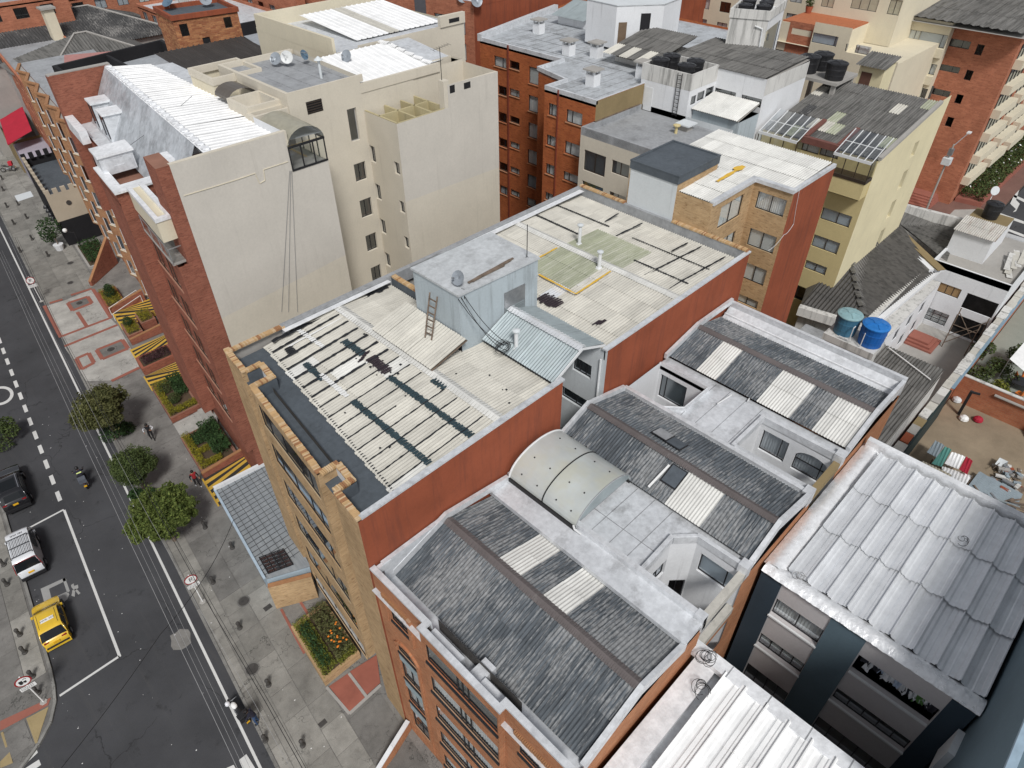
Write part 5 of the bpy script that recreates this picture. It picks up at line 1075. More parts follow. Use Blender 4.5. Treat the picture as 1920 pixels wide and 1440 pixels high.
def planter(label,s0,s1,y0,y1,h,wallm,hedges,balls=(),copm=None):
    t=thing('planter',label,'planter',st((s0+s1)/2,(y0+y1)/2));w_=0.22
    for(a,b,c,d)in((s0,s1,y0,y0+w_),(s0,s1,y1-w_,y1),(s0,s0+w_,y0+w_,y1-w_),(s1-w_,s1,y0+w_,y1-w_)):MB().prism([sp(a,c),sp(b,c),sp(b,d),sp(a,d)],0,h).build('planter_wall',wallm,t)
    MB().prism([sp(s0+w_,y0+w_),sp(s1-w_,y0+w_),sp(s1-w_,y1-w_),sp(s0+w_,y1-w_)],0,h-0.08).build('planter_soil',soil,t)
    rnd=random.Random(int(y0*10))
    for(rc,z1,mt,n,sz)in hedges:o=leaves('hedge_leaves',t,mt,hedge_pts(rc,h-0.1,z1,n,rnd),sz,int(rc[2]*7));o['kind']='stuff'
    for(s,y,z,r,mt)in balls:leaves('shrub_leaves',t,mt,ball_pts(st(s,y,z),r,700,rnd),0.06,int(y*9))['kind']='stuff'
    return t
planter('red brick planter with yellow hedge and leafy shrubs under the facade corner',3.35,6.3,41.4,46.2,0.55,red_brick,[((3.4,4.0,41.5,46.1),0.95,leaf_y,1800,0.05),((4.0,5.2,41.5,42.1),0.9,leaf_y,900,0.05),((3.9,4.9,43.2,43.8),0.85,leaf_y,600,0.05),((4.8,6.2,42.0,46.1),1.25,leaf_d,2600,0.09),((3.9,4.9,44.2,45.8),0.85,leaf_d,900,0.07)])
planter('red brick planter with yellow hedge and two round clipped bushes',3.45,6.0,48.9,54.1,0.55,red_brick,[((3.5,4.1,49.0,54.0),0.95,leaf_y,1800,0.05),((4.1,5.9,49.0,49.7),0.95,leaf_y,1300,0.05),((4.8,5.9,51.0,54.0),1.1,leaf_d,1600,0.09),((4.0,4.8,53.2,54.0),0.9,leaf_y,500,0.05)],[(4.35,52.6,1.05,0.62,leaf_g),(4.5,50.7,0.95,0.5,leaf_g)])
planter('red brick trough of dark purple plants beside the chevron ramp',3.55,6.6,56.8,58.9,0.75,red_brick,[((3.9,6.4,57.1,58.6),1.0,leaf_p,1500,0.06)])
planter('small brick planter with yellow hedge and dark shrub by the ramp',4.0,5.4,62.6,65.2,0.8,red_brick,[((4.1,5.3,62.7,65.1),1.15,leaf_y,1400,0.05)],[(4.6,64.2,1.45,0.45,leaf_d)])
planter('small square yellow hedge close to the brick facade',5.6,7.0,63.8,66.0,0.8,red_brick,[((5.7,6.9,63.9,65.9),1.15,leaf_y,1200,0.05)])
planter('square planter with yellow hedge and dark conifer by the white handrails',3.8,5.6,69.4,73.4,0.45,red_brick,[((3.9,5.5,69.5,73.3),0.85,leaf_y,2200,0.05)],[(4.7,71.2,1.2,0.55,leaf_d),(4.75,71.2,1.7,0.4,leaf_d)])
chev_y=plaster('ramp_yellow',(0.58,0.37,0.06),(0.12,0.08,0.03),0.3,0.8,0.2,0.1);chev_k=plaster('ramp_black',(0.04,0.038,0.036),(0.12,0.11,0.10),0.3,0.8,0.2,0.1)
def ramp(label,s0,s1,y0,y1,drop,n,skew,flip=1):
    t=thing('vehicle_ramp',label,'ramp',st(s0,y0));dz=0
    for i in range(-int(abs(skew)*n/(y1-y0))-2,n+int(abs(skew)*n/(y1-y0))+2):
        a=y0+(y1-y0)*i/n;b=y0+(y1-y0)*(i+1)/n;pts=[(s0,a),(s1,a+skew),(s1,b+skew),(s0,b)]
        q=[]
        for(s_,y_)in pts:q.append((s_,min(max(y_,y0),y1)))
        if abs(q[0][1]-q[3][1])<1e-4 and abs(q[1][1]-q[2][1])<1e-4:continue
        MB().poly([st(s_,y_,0.02-(s_-s0)*dz+(0.002 if i%2 else 0))for s_,y_ in q]).build('painted_stripe',chev_y if i%2 else chev_k,t)
    MB().prism([sp(s0-0.12,y0),sp(s0,y0),sp(s0,y1),sp(s0-0.12,y1)],-0.02,0.035).build('ramp_lip',chev_y,t)
    return t
ramp('garage ramp with yellow and black stripes nearest the tan block',3.25,9.0,37.9,41.3,1.6,9,1.3);ramp('garage ramp with yellow and black chevrons beside the purple trough',3.5,9.0,54.2,56.7,1.4,7,-2.4);ramp('small yellow and black striped ramp above the purple trough',3.7,8.0,59.0,61.6,1.0,8,1.8);ramp('far garage ramp with yellow and black chevrons under the facade',4.1,9.0,65.4,69.2,1.2,9,-3.2)
def lowwall(label,pts,h0,h1,w_,mat,name='low_wall',cat='wall'):
    t=thing(name,label,cat,(*pts[0],0));a=V((*pts[0],0));b=V((*pts[1],0));d=(b-a).normalized();n=V((-d.y,d.x,0))*w_/2;P=[a-n,b-n,b+n,a+n];Q=[P[0]+V((0,0,h0)),P[1]+V((0,0,h1)),P[2]+V((0,0,h1)),P[3]+V((0,0,h0))]
    MB().add(P+Q,[(0,1,5,4),(1,2,6,5),(2,3,7,6),(3,0,4,7)]).build('brick_face',mat,t);MB().add(Q+[p+V((0,0,0.07))for p in Q],[(0,1,5,4),(1,2,6,5),(2,3,7,6),(3,0,4,7),(4,5,6,7)]).build('capping',cop[2]if mat in(red_brick,tan_brick)else whitep,t);return t
lowwall('red brick ramp wall beside the hedge planter by the stripes',[sp(3.3,41.35),sp(7.5,41.35)],0.5,0.7,0.25,red_brick);lowwall('red brick wall between the far chevrons and small ramp',[sp(4.0,62.3),sp(8.0,62.3)],0.6,0.9,0.25,red_brick);lowwall('stepped red brick wall by the white handrails',[sp(3.9,69.2),sp(7.4,69.2)],0.55,1.2,0.3,red_brick);lowwall('sloping triangular red brick wall by the far entrance',[sp(3.7,76.0),sp(7.2,79.0)],0.5,3.2,0.3,red_brick)
hr=thing('handrail','pair of white handrails over the sunken entrance','handrail',st(4,70));MB().tube(at(204,578,0.8),at(255,544,0.8),0.035).build('rail',whitepaint,hr);MB().tube(at(211,589,0.8),at(263,554,0.8),0.035).build('rail',whitepaint,hr)
for q in((204,578),(255,544),(211,589),(263,554)):MB().tube(at(*q,0.8),at(*q,0.8)-V((0,0,0.8)),0.03).build('post',whitepaint,hr)
hr2=thing('handrail','short white handrail beside the entrance steps and hedge','handrail',st(6,46.5));MB().tube(at(382,798,0.9),at(404,780,0.9),0.03).build('rail',whitepaint,hr2);MB().tube(at(382,798,0.9),at(382,798,0.9)-V((0,0,0.9)),0.03).build('post',whitepaint,hr2);MB().tube(at(404,780,0.9),at(404,780,0.9)-V((0,0,0.9)),0.03).build('post',whitepaint,hr2)
es=thing('entrance_steps','pale concrete entrance steps between two hedge planters','steps',st(5,47.5))
for k in range(3):MB().prism([sp(5.2+k*0.4,46.4),sp(7.0,46.4),sp(7.0,48.7),sp(5.2+k*0.4,48.7)],0,0.14*(k+1)).build('step',pave_l,es)
MB().prism([sp(3.45,46.3),sp(5.2,46.3),sp(5.2,48.8),sp(3.45,48.8)],-0.02,0.012).build('landing',pave_l,es)
gr_=thing('garage','low garage with grey gridded sheet roof and pale blue front beside the tan block','garage',(8,32,0))
g0=[(6.15,27.9),(7.35,36.9),(12.5,36.4),(12.0,29.9),(9.3,29.9),(8.6,26.6)]
hull(gr_,[(6.15,27.9),(8.55,26.8),(9.2,30.0),(12.5,30.0),(12.5,36.4),(7.35,36.9)],0,2.55,plaster('pale_blue_wall',(0.36,0.44,0.50),(0.15,0.15,0.15),0.3,0.9,0.4,0.1))
grf=MB().poly([(6.1,27.9,2.6),(8.6,26.75,2.6),(9.2,29.9,2.62),(12.5,29.9,2.62),(12.5,36.5,2.62),(7.3,36.9,2.6)]).build('roof',sheet('grey_translucent_sheet',(0.24,0.26,0.275),(0.36,0.38,0.39),0.7,ax=1,thr=0.5),gr_)
m=MB()
for k in range(22):
    y=28.2+k*0.41;x0=6.15+(y-27.9)*0.133;m.box(x0,y,2.60,12.4 if y>30 else 8.55+(y-26.8)*0.2,y+0.035,2.632)
for k in range(11):
    s_=3.2+k*0.5
    a_,b_=st(s_,28.0,2.62),st(s_,36.8,2.62);m.bar(a_,b_,0.03,0.02)
m.each('glazing_bar',plain('dark_grey_bar',(0.07,0.075,0.08),0.5),gr_)
m=MB()
for k in range(6):m.bar((6.45+k*0.03,28.1+k*0.3,2.66),(7.9+k*0.03,27.6+k*0.3,2.66),0.05,0.04)
for k in range(5):m.bar((6.45+k*0.36,28.1-k*0.12,2.68),(6.62+k*0.36,29.6-k*0.12,2.68),0.05,0.04)
m.each('grille_bar',blackframe,gr_);MB().poly([(6.4,28.1,2.64),(7.9,27.55,2.64),(8.1,29.05,2.64),(6.6,29.6,2.64)]).build('hatch_pane',pane_d,gr_)
MB().bar((6.08,27.95,2.66),(7.28,36.95,2.66),0.16,0.10).build('eaves_trim',plain('pale_blue_trim',(0.38,0.47,0.55),0.6),gr_);MB().bar((7.25,36.95,2.75),(12.5,36.5,2.75),0.22,0.3).build('kerb_wall',whitep,gr_)
lowwall('tan brick forecourt wall at the end of the low garage',[(6.0,27.55),(8.35,26.35)],2.35,2.35,0.28,tan_brick,'forecourt_wall')
planter('brick planter with yellow-green shrubs and orange flowers before the tan block',3.1,5.6,20.9,25.3,0.6,tan_brick,[((3.2,4.2,21.0,25.2),1.05,leaf_y2,2200,0.06),((4.3,5.5,21.2,25.2),1.2,leaf_o,1800,0.08),((3.4,4.0,21.4,24.6),1.2,leaf_d,900,0.08),((4.3,5.5,20.95,21.6),1.05,leaf_y2,700,0.06)])
flw=plain('orange_petal',(0.75,0.22,0.02),0.7)
fl=MB();rnd=random.Random(4)
for k in range(16):
    c=st(rnd.uniform(4.5,5.4),rnd.uniform(21.6,23.4),rnd.uniform(1.15,1.35));n5=rnd.uniform(0,6);fl.poly([c+V((0.07*cos(n5+i*1.256),0.07*sin(n5+i*1.256),0.02*(i%2)))for i in range(5)])
o=fl.build('orange_flowers',flw,origin=st(5,22.5,1.2));o['kind']='stuff';tag(o,'orange flowers blooming in the brick planter before the tan block','flowers')
lowwall('angled brick ramp wall with pale capping beside the lowest entrance',[tuple(at(765,1352,0.9)[:2]),tuple(at(735,1400,0.9)[:2])],0.9,0.9,0.25,orange_brick,'forecourt_wall');lowwall('brick ramp wall running out to the pavement at the bottom edge',[tuple(at(735,1400,0.9)[:2]),tuple(at(705,1440,0.9)[:2])],0.9,0.5,0.25,orange_brick,'forecourt_wall')
MB().poly([at(770,1365,-0.5),at(700,1470,0.02),at(900,1500,-1.5),at(850,1400,-1.5)]).build('garage_ramp',plaster('dull_red_ramp',(0.17,0.10,0.095),(0.06,0.05,0.05),0.4),fbk)
# ================================================================ tan rear block with stair tower
rt=thing('apartment_building','tan brick rear block with cream ribbed roof and rust red end wall','building',(42,21,0))
rF=Face(rt,(42.0,19.1),(42.0,16.3),0.12)
for a,b,c in(((1422,358),(1467,408),'white'),((1407,427),(1448,477),'blind'),((1395,490),(1430,537),'blind'),((1380,548),(1418,580),'blind')):rF.win(*a,*b,curtain=c)
rF.build(0,20.1,tan_brick)
rG=Face(rt,(36.75,19.1),(42.0,19.1),0.12)
rG.win(1353,388,1387,404,curtain='blind');rG.win(1307,417,1325,419,pane=pane_d);rG.win(1355,448,1375,457,curtain='blind');rG.build(0,20.1,tan_brick)
simple_wall(rt,(42.0,16.3),(47.9,16.3),0,20.15,rust,'rust_wall');hull(rt,[(36.75,19.1),(42,19.1),(42,16.3),(47.9,16.3),(47.9,25.6),(36.75,25.6)],0,20.1,tan_brick,skip=(0,1,2))
rtr=MB().prism([(36.8,19.2),(42.1,19.2),(42.1,16.4),(47.8,16.4),(47.8,25.5),(36.8,25.5)],19.7,19.95).build('roof',concrete,rt)
O=V((41.9,16.5,20.12));a=V((47.75,16.5,20.3))-O;roof_sheets(rtr,O,a,V((0,1,0)),a.length,9.0,skysheet,sw=0.9,sl=2.0)
O=V((37.0,19.3,20.02));a=V((42.0,19.3,20.16))-O;roof_sheets(rtr,O,a,V((0,1,0)),a.length,2.5,skysheet,sw=0.83,sl=1.7)
m=MB();m.box(36.8,18.98,19.95,42.2,19.35,20.2);m.box(41.85,16.28,19.96,42.25,19.0,20.21);m.box(42.2,16.26,19.97,47.9,16.5,20.22);m.each('edge_flashing',kerb_s,rt)
stroke(rtr,at(1345,340,20.2),at(1392,312,20.25),0.28,yellowpaint,wob=0.02);stroke(rtr,at(1378,318,20.25),at(1395,311,20.3),0.5,yellowpaint,wob=0.02)
st2=thing('stair_tower','pale blue-grey stair tower with dark bitumen cap behind the cream roofs','roof box',(39,23.6,17))
simple_wall(st2,(36.72,25.5),(36.72,21.75),15,20.6,palegrey);m=MB();simple_wall(st2,(36.72,21.75),(41.5,21.75),15,20.6,tan_brick);hull(st2,rect(36.72,21.75,41.5,25.5),15,20.6,palegrey,skip=(0,3))
MB().prism([(36.66,21.7),(41.56,21.7),(41.56,25.56),(36.66,25.56)],20.55,21.06).build('roof_slab',darkmem,st2);coping(st2,[(36.72,21.75),(41.5,21.75),(41.5,25.5),(36.72,25.5)],0.16,21.06,21.14,darkmem,'rim',closed=True)
m=MB();a=onY(1279,360,21.73);m.box(a.x,21.70,a.z-0.8,a.x+0.75,21.74,a.z);m.build('vent_grille',steel,st2)
# ================================================================ cream block behind
cb=thing('apartment_building','cream rendered block with grey flat roof between the brick block and stair tower','building',(45,30,0))
cf=Face(cb,(42.5,34.75),(42.5,25.7),0.12)
for a,b,p_,c in(((1096,280),(1133,333),pane_d,'grey'),((1148,299),(1178,335),pane_d,'grey'),((1143,358),(1172,380),pane_b,None)):cf.win(*a,*b,pane=p_,curtain=c,frame=bronzeframe)
a=cf.win(1092,338,1130,363,cols=1,pane=pane_m);cf.build(0,19.5,beige)
def art_mat():
    t=NT('painted_panel',0.5,0,0.4);n=t.noise(t.pos(),1.6,3);c=t.mix(t.ramp(n,0.35,0.5),(0.12,0.25,0.40),(0.15,0.22,0.05));c=t.mix(t.ramp(n,0.5,0.6),c,(0.55,0.35,0.12));return t.done(c)
MB().obox(cf.P(a[0],a[1],-0.2),cf.u*(a[2]-a[0]),cf.n*0.01,V((0,0,a[3]-a[1]))).build('colourful_blind',art_mat(),cb)
hull(cb,rect(42.5,25.7,50.4,34.75),0,19.5,palegrey,skip=(3,));MB().box(42.6,25.8,18.9,50.4,34.7,19.05).build('flat_roof',greymem,cb);coping(cb,[(42.62,25.8),(42.62,34.6),(50.3,34.6)],0.24,18.9,19.55,greymem,'parapet')
m=MB();m.box(44,34.5,19.55,50,34.72,19.62);m.build('rusty_coping',wood,cb)
t=thing('vent_cowl','yellow roof cowl on the grey flat roof of the cream block','vent',at(1267,250,19.05));q=at(1267,250,19.05);MB().tube(q,q+V((0,0,0.5)),0.12,8).build('pipe',yellowp,t);MB().lathe(q+V((0,0,0.5)),[(0.12,0),(0.3,0.1),(0.3,0.18),(0.05,0.22)],10).build('cap',yellowp,t)
t=thing('roof_hatch','small grey hatch box on the flat roof by the cream block','hatch',at(1285,243,19.05));q=at(1285,243,19.05);MB().box(q.x-0.4,q.y-0.4,19.05,q.x+0.4,q.y+0.4,19.5).build('box',concrete,t);MB().box(q.x-0.65,q.y-0.65,19.5,q.x+0.65,q.y+0.65,19.6).build('lid',palegrey,t)
# ================================================================ white house block with water tanks
wt=thing('building','white rendered block with ladder and black water tanks on top','building',(53,30,0))
tf_=Face(wt,(50.4,35.0),(50.4,30.15),0.1);tf_.build(15,22.75,whitep)
td=Face(wt,(50.4,30.15),(54.3,30.15),0.1)
for a,b in(((1296,185),(1305,185)),((1308,178),(1321,176)),((1324,170),(1338,168))):
    p,q=td.uz(*a),td.uz(*b);td.winuz(p[0],p[1]-0.55,q[0],p[1]+0.15,cols=1,pane=pane_d)
td.build(15,22.75,whitep)
tw_=Face(wt,(54.3,30.15),(54.3,25.7),0.1);p=tw_.uz(1340,163);q=tw_.uz(1377,191);tw_.win(1341,164,1377,190,split=[0.75],pane=pane_d);tw_.win(1391,177,1426,203,split=[0.2],pane=pane_d);tw_.build(12,22.5,whitep)
simple_wall(wt,(54.3,25.7),(61.5,25.7),5,22.5,whitep);m=MB();m.poly([(54.3,25.69,21.2),(61.5,25.69,21.2),(61.5,25.69,22.5),(54.3,25.69,22.5)]);m.build('stained_band',dirtywhite,wt)
hull(wt,[(50.4,30.15),(54.3,30.15),(54.3,35),(50.4,35)],15,22.75,whitep,skip=(0,3));MB().box(50.5,30.25,21.9,54.2,34.9,22.0).build('tank_floor',concrete,wt);coping(wt,[(50.46,30.2),(50.46,34.95),(54.25,34.95),(54.25,30.2)],0.14,21.5,22.76,dirtywhite,'parapet',closed=True)
hull(wt,rect(54.3,25.7,61.5,35),5,22.4,dirtywhite,skip=(0,3));wtr=MB().poly([(54.3,25.7,22.35),(61.5,25.7,22.6),(61.5,35,22.6),(54.3,35,22.35)]).build('roof',concrete,wt)
O=V((54.2,25.8,22.55));a=V((61.6,25.8,22.8))-O;roof_sheets(wtr,O,a,V((0,1,0)),a.length,9.2,oldsheet,sw=0.92,sl=2.5,pitch=0.23,amp=0.04)
m=MB();lb0,lb1=tf_.uz(1262,207),tf_.uz(1275,135)
for u in(lb0[0],lb0[0]+0.42):m.obox(tf_.P(u,19.3,0.08),tf_.u*0.04,tf_.n*0.04,V((0,0,3.4)))
for k in range(11):m.obox(tf_.P(lb0[0],19.4+k*0.31,0.085),tf_.u*0.42,tf_.n*0.03,V((0,0,0.04)))
m.build('wall_ladder',blackframe,wt);MB().obox(tf_.P(0.5,19.1,0.005),tf_.u*0.85,tf_.n*0.03,V((0,0,1.9))).build('door',whiteframe,wt)
le=MB().poly([(51.2,25.8,19.9),(54.28,25.8,20.6),(54.28,30.1,20.6),(51.2,30.1,19.9)]).build('lean_to',concrete,wt);O=V((51.0,25.8,20.0));a=V((54.28,25.8,20.7))-O;roof_sheets(le,O,a,V((0,1,0)),a.length,4.3,skysheet,sw=0.86,sl=3.3,special=lambda i,j,nc,nr:yellowish if i==nc-1 else None)if False else roof_sheets(le,O,a,V((0,1,0)),a.length,4.3,skysheet,sw=0.86,sl=3.3)
hull(wt,rect(51.3,25.75,54.3,30.1),15,19.85,greyblue);MB().obox(V((51.28,27.0,15.5)),V((0.01,0,0)),V((0,-1.1,0)),V((0,0,2.6))).build('louvre_door',steel,wt)
def tank(name,label,base,r,h,mat,lid=None,group='water tanks'):
    t=thing(name,label,'water tank',base,group);b=V(base)
    MB().lathe(b,[(r*0.86,0),(r*0.9,h*0.02),(r*0.93,h*0.3),(r*0.96,h*0.32),(r*0.95,h*0.36),(r*0.98,h*0.62),(r*1.0,h*0.66),(r*0.98,h*0.70),(r,h*0.94),(r*1.04,h*0.95),(r*1.04,h)],24).build('barrel',mat,t,smooth=False)
    k=MB();k.lathe(b+V((0,0,h)),[(r*1.06,0),(r*1.06,h*0.04),(r*0.9,h*0.09),(r*0.3,h*0.15),(r*0.28,h*0.18),(0.02,h*0.18)],24);k.build('lid',lid or mat,t)
    m=MB();[m.bar(b+V((cos(a)*r*0.35,sin(a)*r*0.35,h*1.155)),b+V((cos(a)*r*0.88,sin(a)*r*0.88,h*1.10)),0.09,0.04)for a in[i*2*pi/5 for i in range(5)]];m.build('lid_ribs',lid or mat,t);return t
for i,(x,y,l)in enumerate(((51.3,33.9,'leftmost'),(52.9,33.9,'rear'),(51.4,31.4,'front'),(53.0,31.6,'rightmost'))):tank('water_tank',l+' of the four black tanks inside the white parapet',(x,y,22.0),0.72,1.05,blacktank)
oc=thing('stair_house','white faceted stair head with dark doorway on the silver flat roof','roof box',(60,42,21));op=[(57.0,43.2),(58.6,42.0),(60.6,40.4),(64.2,40.9),(66.0,44.5),(62.0,48.0),(57.2,47.0)]
hull(oc,op,21.2,24.9,whitep,cap=24.8);MB().prism([(p[0]*1.0,p[1])for p in op],24.8,24.95).build('roof_slab',palegrey,oc);f_=Face(oc,op[0],op[1]);MB().obox(f_.P(0.3,21.3,0.01),f_.u*0.8,f_.n*0.04,V((0,0,2.2))).build('wooden_door',plain('brown_door',(0.16,0.11,0.07),0.7),oc)
f_=Face(oc,op[1],op[2]);MB().obox(f_.P(0.4,21.9,0.01),f_.u*0.95,f_.n*0.01,V((0,0,2.3))).build('doorway',blackp,oc)
tt=thing('tank_tower','tall stained white tank tower with side window','roof box',(60,33,21));tp=[(60.4,33.3),(61.7,30.3),(67.0,31.6),(65.6,35.0)]
simple_wall(tt,tp[0],tp[1],21,25.6,dirtywhite);f_=Face(tt,tp[1],tp[2],0.1);f_.win(1431,63,1452,92,cols=1,pane=pane_d);f_.build(21,25.6,whitep);hull(tt,tp,21,25.6,whitep,skip=(0,1),cap=25.0);coping(tt,tp,0.18,24.9,25.62,dirtywhite,'parapet',closed=True);MB().path([(61.2,31.2,24.4),(61.5,30.6,24.2),(61.5,30.5,21.5)],0.06).build('downpipe',whiteframe,tt)
for i,(x,y)in enumerate(((62.0,32.9),(62.8,31.6),(64.2,32.1),(65.4,32.6),(63.9,33.6))):tank('water_tank',('first','second','third','fourth','rear')[i]+' black tank on top of the stained white tank tower',(x,y,24.95),0.6,0.75,blacktank)
# ================================================================ big orange brick block with flat silver roof
rb=thing('apartment_building','deep orange brick block with flat silver roof and small chimneys','building',(55,45,0))
ZR=21.2
q1=Face(rb,(50.85,55.6),(50.85,44.2),0.12)
def z3(x,y):return(880+x/3.4275,y/3.4275)
random.seed(21)
for L in([(158,355,238,445),(185,545,240,622),(187,715,240,795),(190,880,243,955),(192,1035,245,1110),(195,1185,245,1260)],[(258,385,322,455),(258,565,322,632),(260,740,322,803),(262,905,322,968),(262,1065,322,1128),(265,1213,322,1275)],[(383,425,468,560),(380,608,465,740),(378,783,460,908),(375,955,456,1078),(372,1115,452,1230),(370,1265,440,1350)]):
    for k,(a,b,c,d)in enumerate(L):q1.win(*z3(a,b),*z3(c,d),split=[0.68],pane=pane_m,curtain=random.choice(['white','white','grey',None,'blind',None]),sill=orange_brick)
q1.build(0,ZR,rb_brick)
q2=Face(rb,(44.0,40.2),(44.0,34.6),0.12)
for L in([(510,660,560,755),(497,862,552,950),(492,1047,545,1135),(487,1230,535,1300)],[(625,700,722,815),(615,903,708,1018),(605,1097,697,1190)]):
    for a,b,c,d in L:q2.win(*z3(a,b),*z3(c,d),split=[0.35],pane=pane_m,curtain='white',sill=orange_brick)
q2.build(0,ZR,rb_brick)
rp_=[(44.0,34.6),(51.2,34.6),(62,34.6),(72,34.6),(72,60.5),(50.85,55.6),(50.85,44.2),(47.5,44.2),(46.6,40.2),(44.0,40.2)]
hull(rb,rp_,0,ZR,rb_brick,skip=(5,9));MB().prism(rp_,ZR-0.5,ZR-0.22).build('flat_roof',membrane('weathered_silver_roof',(0.50,0.525,0.545),(0.20,0.20,0.20),0.2,0.55,0.7,0.48),rb);simple_wall(rb,(44.0,34.59),(51.2,34.59),19,ZR-0.02,ochre)
coping(rb,[(44.1,34.7),(44.1,40.1),(46.6,40.1),(47.6,44.3),(50.95,44.3),(50.95,55.4)],0.22,ZR-0.3,ZR+0.05,silver,'parapet');coping(rb,[(44.1,34.7),(56,34.7)],0.2,ZR-0.3,ZR+0.02,silver,'parapet');coping(rb,[(51,55.6),(66,59.0)],0.5,ZR-0.3,ZR+0.35,kerb_s,'parapet')
seams(rb,[((44.5,35.6+k*1.05),(60,35.6+k*1.05),ZR-0.22)for k in range(5)]+[((51.2,40.9+k*1.05),(66,40.9+k*1.05),ZR-0.22)for k in range(14)],0.05,0.02,lapm);seams(rb,[((x,35),(x,52),ZR-0.2)for x in(52.5,55,58)],0.05,0.01,lapm)
m=MB()
for(x,y)in((952,90),(1050,185)):
    u=q1.uz(x,y)[0]if x<1000 else 0
    if x<1000:m.obox(q1.P(u,0,0.003),q1.u*0.16,q1.n*0.12,V((0,0,ZR)))
m.build('downpipe',plain('rust_pipe',(0.20,0.05,0.03),0.6),rb);m=MB();u=q2.uz(1046,190)[0];m.obox(q2.P(u,0,0.003),q2.u*0.10,q2.n*0.10,V((0,0,ZR)));m.build('downpipe',plain('rust_pipe_b',(0.20,0.05,0.03),0.6),rb)
for i,(x,y,l)in enumerate(((1010,62,'farthest'),(1066,103,'left of the middle trio'),(1118,83,'upper right of the middle trio'),(1118,107,'lower right of the middle trio'),(1111,160,'nearest'),(1204,145,'rightmost'))):
    b=at(x,y,ZR-0.22);t=thing('chimney','small white roof chimney with flat cap, '+l,'chimney',b,'roof chimneys');MB().box(b.x-0.45,b.y-0.45,b.z,b.x+0.45,b.y+0.45,b.z+0.95).build('shaft',whitep,t)
    for dx,dy in((-1,-1),(-1,1),(1,-1),(1,1)):MB().box(b.x+dx*0.36-0.08,b.y+dy*0.36-0.08,b.z+0.95,b.x+dx*0.36+0.08,b.y+dy*0.36+0.08,b.z+1.25).build('leg',whitep,t)
    MB().box(b.x-0.65,b.y-0.65,b.z+1.25,b.x+0.65,b.y+0.65,b.z+1.37).build('cap',concrete,t)
lg=thing('roof_shelter','low gabled corrugated shelter on the silver flat roof','shelter',at(1085,40,ZR));p0_=at(1060,52,21.3);MB().box(61.5,50.5,21.0,68,54.5,22.0).build('wall',whitep,lg);O=V((60.8,50.2,21.9));a=V((64.5,50.2,22.9))-O;roof_sheets(lg,O,a,V((0,1,0)),a.length,4.6,greysheet,sw=0.92,sl=3.9);O=V((68.6,50.2,21.9));a=V((64.5,50.2,22.9))-O;roof_sheets(lg,O,a,V((0,1,0)),a.length,4.6,greysheet,sw=0.92,sl=4.2)
ar=thing('roof_shelter','dark corrugated awning below the white stair head','shelter',(57,38.5,21));MB().poly([(53.6,36.2,21.7),(60.2,36.2,22.8),(60.2,40.3,22.8),(53.6,40.3,21.7)]).build('deck',wood,ar);O=V((53.3,36.0,21.85));a=V((60.2,36.0,22.95))-O;roof_sheets(ar,O,a,V((0,1,0)),a.length,5.6,oldsheet,sw=0.93,sl=2.4,pitch=0.23,amp=0.04,special=lambda i,j,nc,nr:creamsheet if j==0 and i%2 else None);hull(ar,rect(54.5,35.2,60.2,41),21,21.8,dirtywhite)
# ================================================================ red brick block beyond (top centre)
rr2=thing('apartment_building','red brick block with grey window panels beyond the beige tower','building',(58,66,0))
g1=Face(rr2,(50.5,84),(55.5,61.5),0.15)
for k in range(5):
    for u in(1.5,4.2,9.0,12.0,17.5,20.3):g1.winuz(u,19.6-k*2.7-0.1,u+1.5,21.3-k*2.7,split=[0.6],pane=pane_m,curtain=random.choice(['white','grey',None]))
g1.build(0,23.0,far_brick)
for u in(6.4,14.8):MB().obox(g1.P(u,5,0.003),g1.u*1.6,g1.n*0.06,V((0,0,18))).build('grey_panel',plain('dark_grey_panel',(0.10,0.10,0.11),0.7),rr2)
hull(rr2,[(50.5,84),(55.5,61.5),(72,61.5),(90,66),(80,95)],0,23.0,rust,skip=(0,),cap=22.6);coping(rr2,[(55.6,61.6),(72,61.6),(90,66)],0.25,22.5,23.1,rust,'parapet');MB().prism([(51.2,83),(55.8,62),(72,62),(89,66.3),(79,94)],22.5,22.7).build('flat_roof',silver,rr2)
dish('satellite_dish','left grey dish on the far red roof at the top',at(868,3,22.8),0.7,(-0.5,-0.7,0.5),greydish,0.5);dish('satellite_dish','right grey dish on the far red roof at the top',at(893,8,22.8),0.7,(-0.2,-0.9,0.3),greydish,0.4)
# ================================================================ yellow block
yb=thing('apartment_building','yellow rendered block with grey corrugated roof and glazed top floor','building',(60,20,0))
YX,YY=55.5,15.9
yf=Face(yb,(YX,25.6),(YX,YY),0.12)
def z4(x,y):return(1400+x/4.8,130+y/4.8)
for a,c in(((510,640,640,770),'white'),((672,690,815,815),'grey')):yf.win(*z4(*a[:2]),*z4(*a[2:]),split=[0.3],pane=pane_m,curtain=c,frame=bronzeframe)
for a,c in(((768,985,1000,1185),None),((690,1240,915,1430),'flat')):yf.win(*z4(*a[:2]),*z4(*a[2:]),split=[0.55],pane=pane_m,curtain=c,frame=bronzeframe)
for a in((1527,439,1568,478),(1512,487,1546,517)):yf.win(*a,curtain='flat',frame=bronzeframe)
p=yf.uz(1500,540);yf.winuz(5.0,p[1]-1.2,8.6,p[1]+0.2,pane=pane_d)
yf.build(0,18.3,yellowp)
ys=Face(yb,(YX,YY),(69.0,YY),0.35)
for(x0,z0)in((13.9-5.8,16.2),(8.1,13.3),(8.1,10.5),(8.1,7.7)):ys.winuz(8.1,z0,9.1,z0+1.7,cols=1,pane=pane_d,frame=bronzeframe)
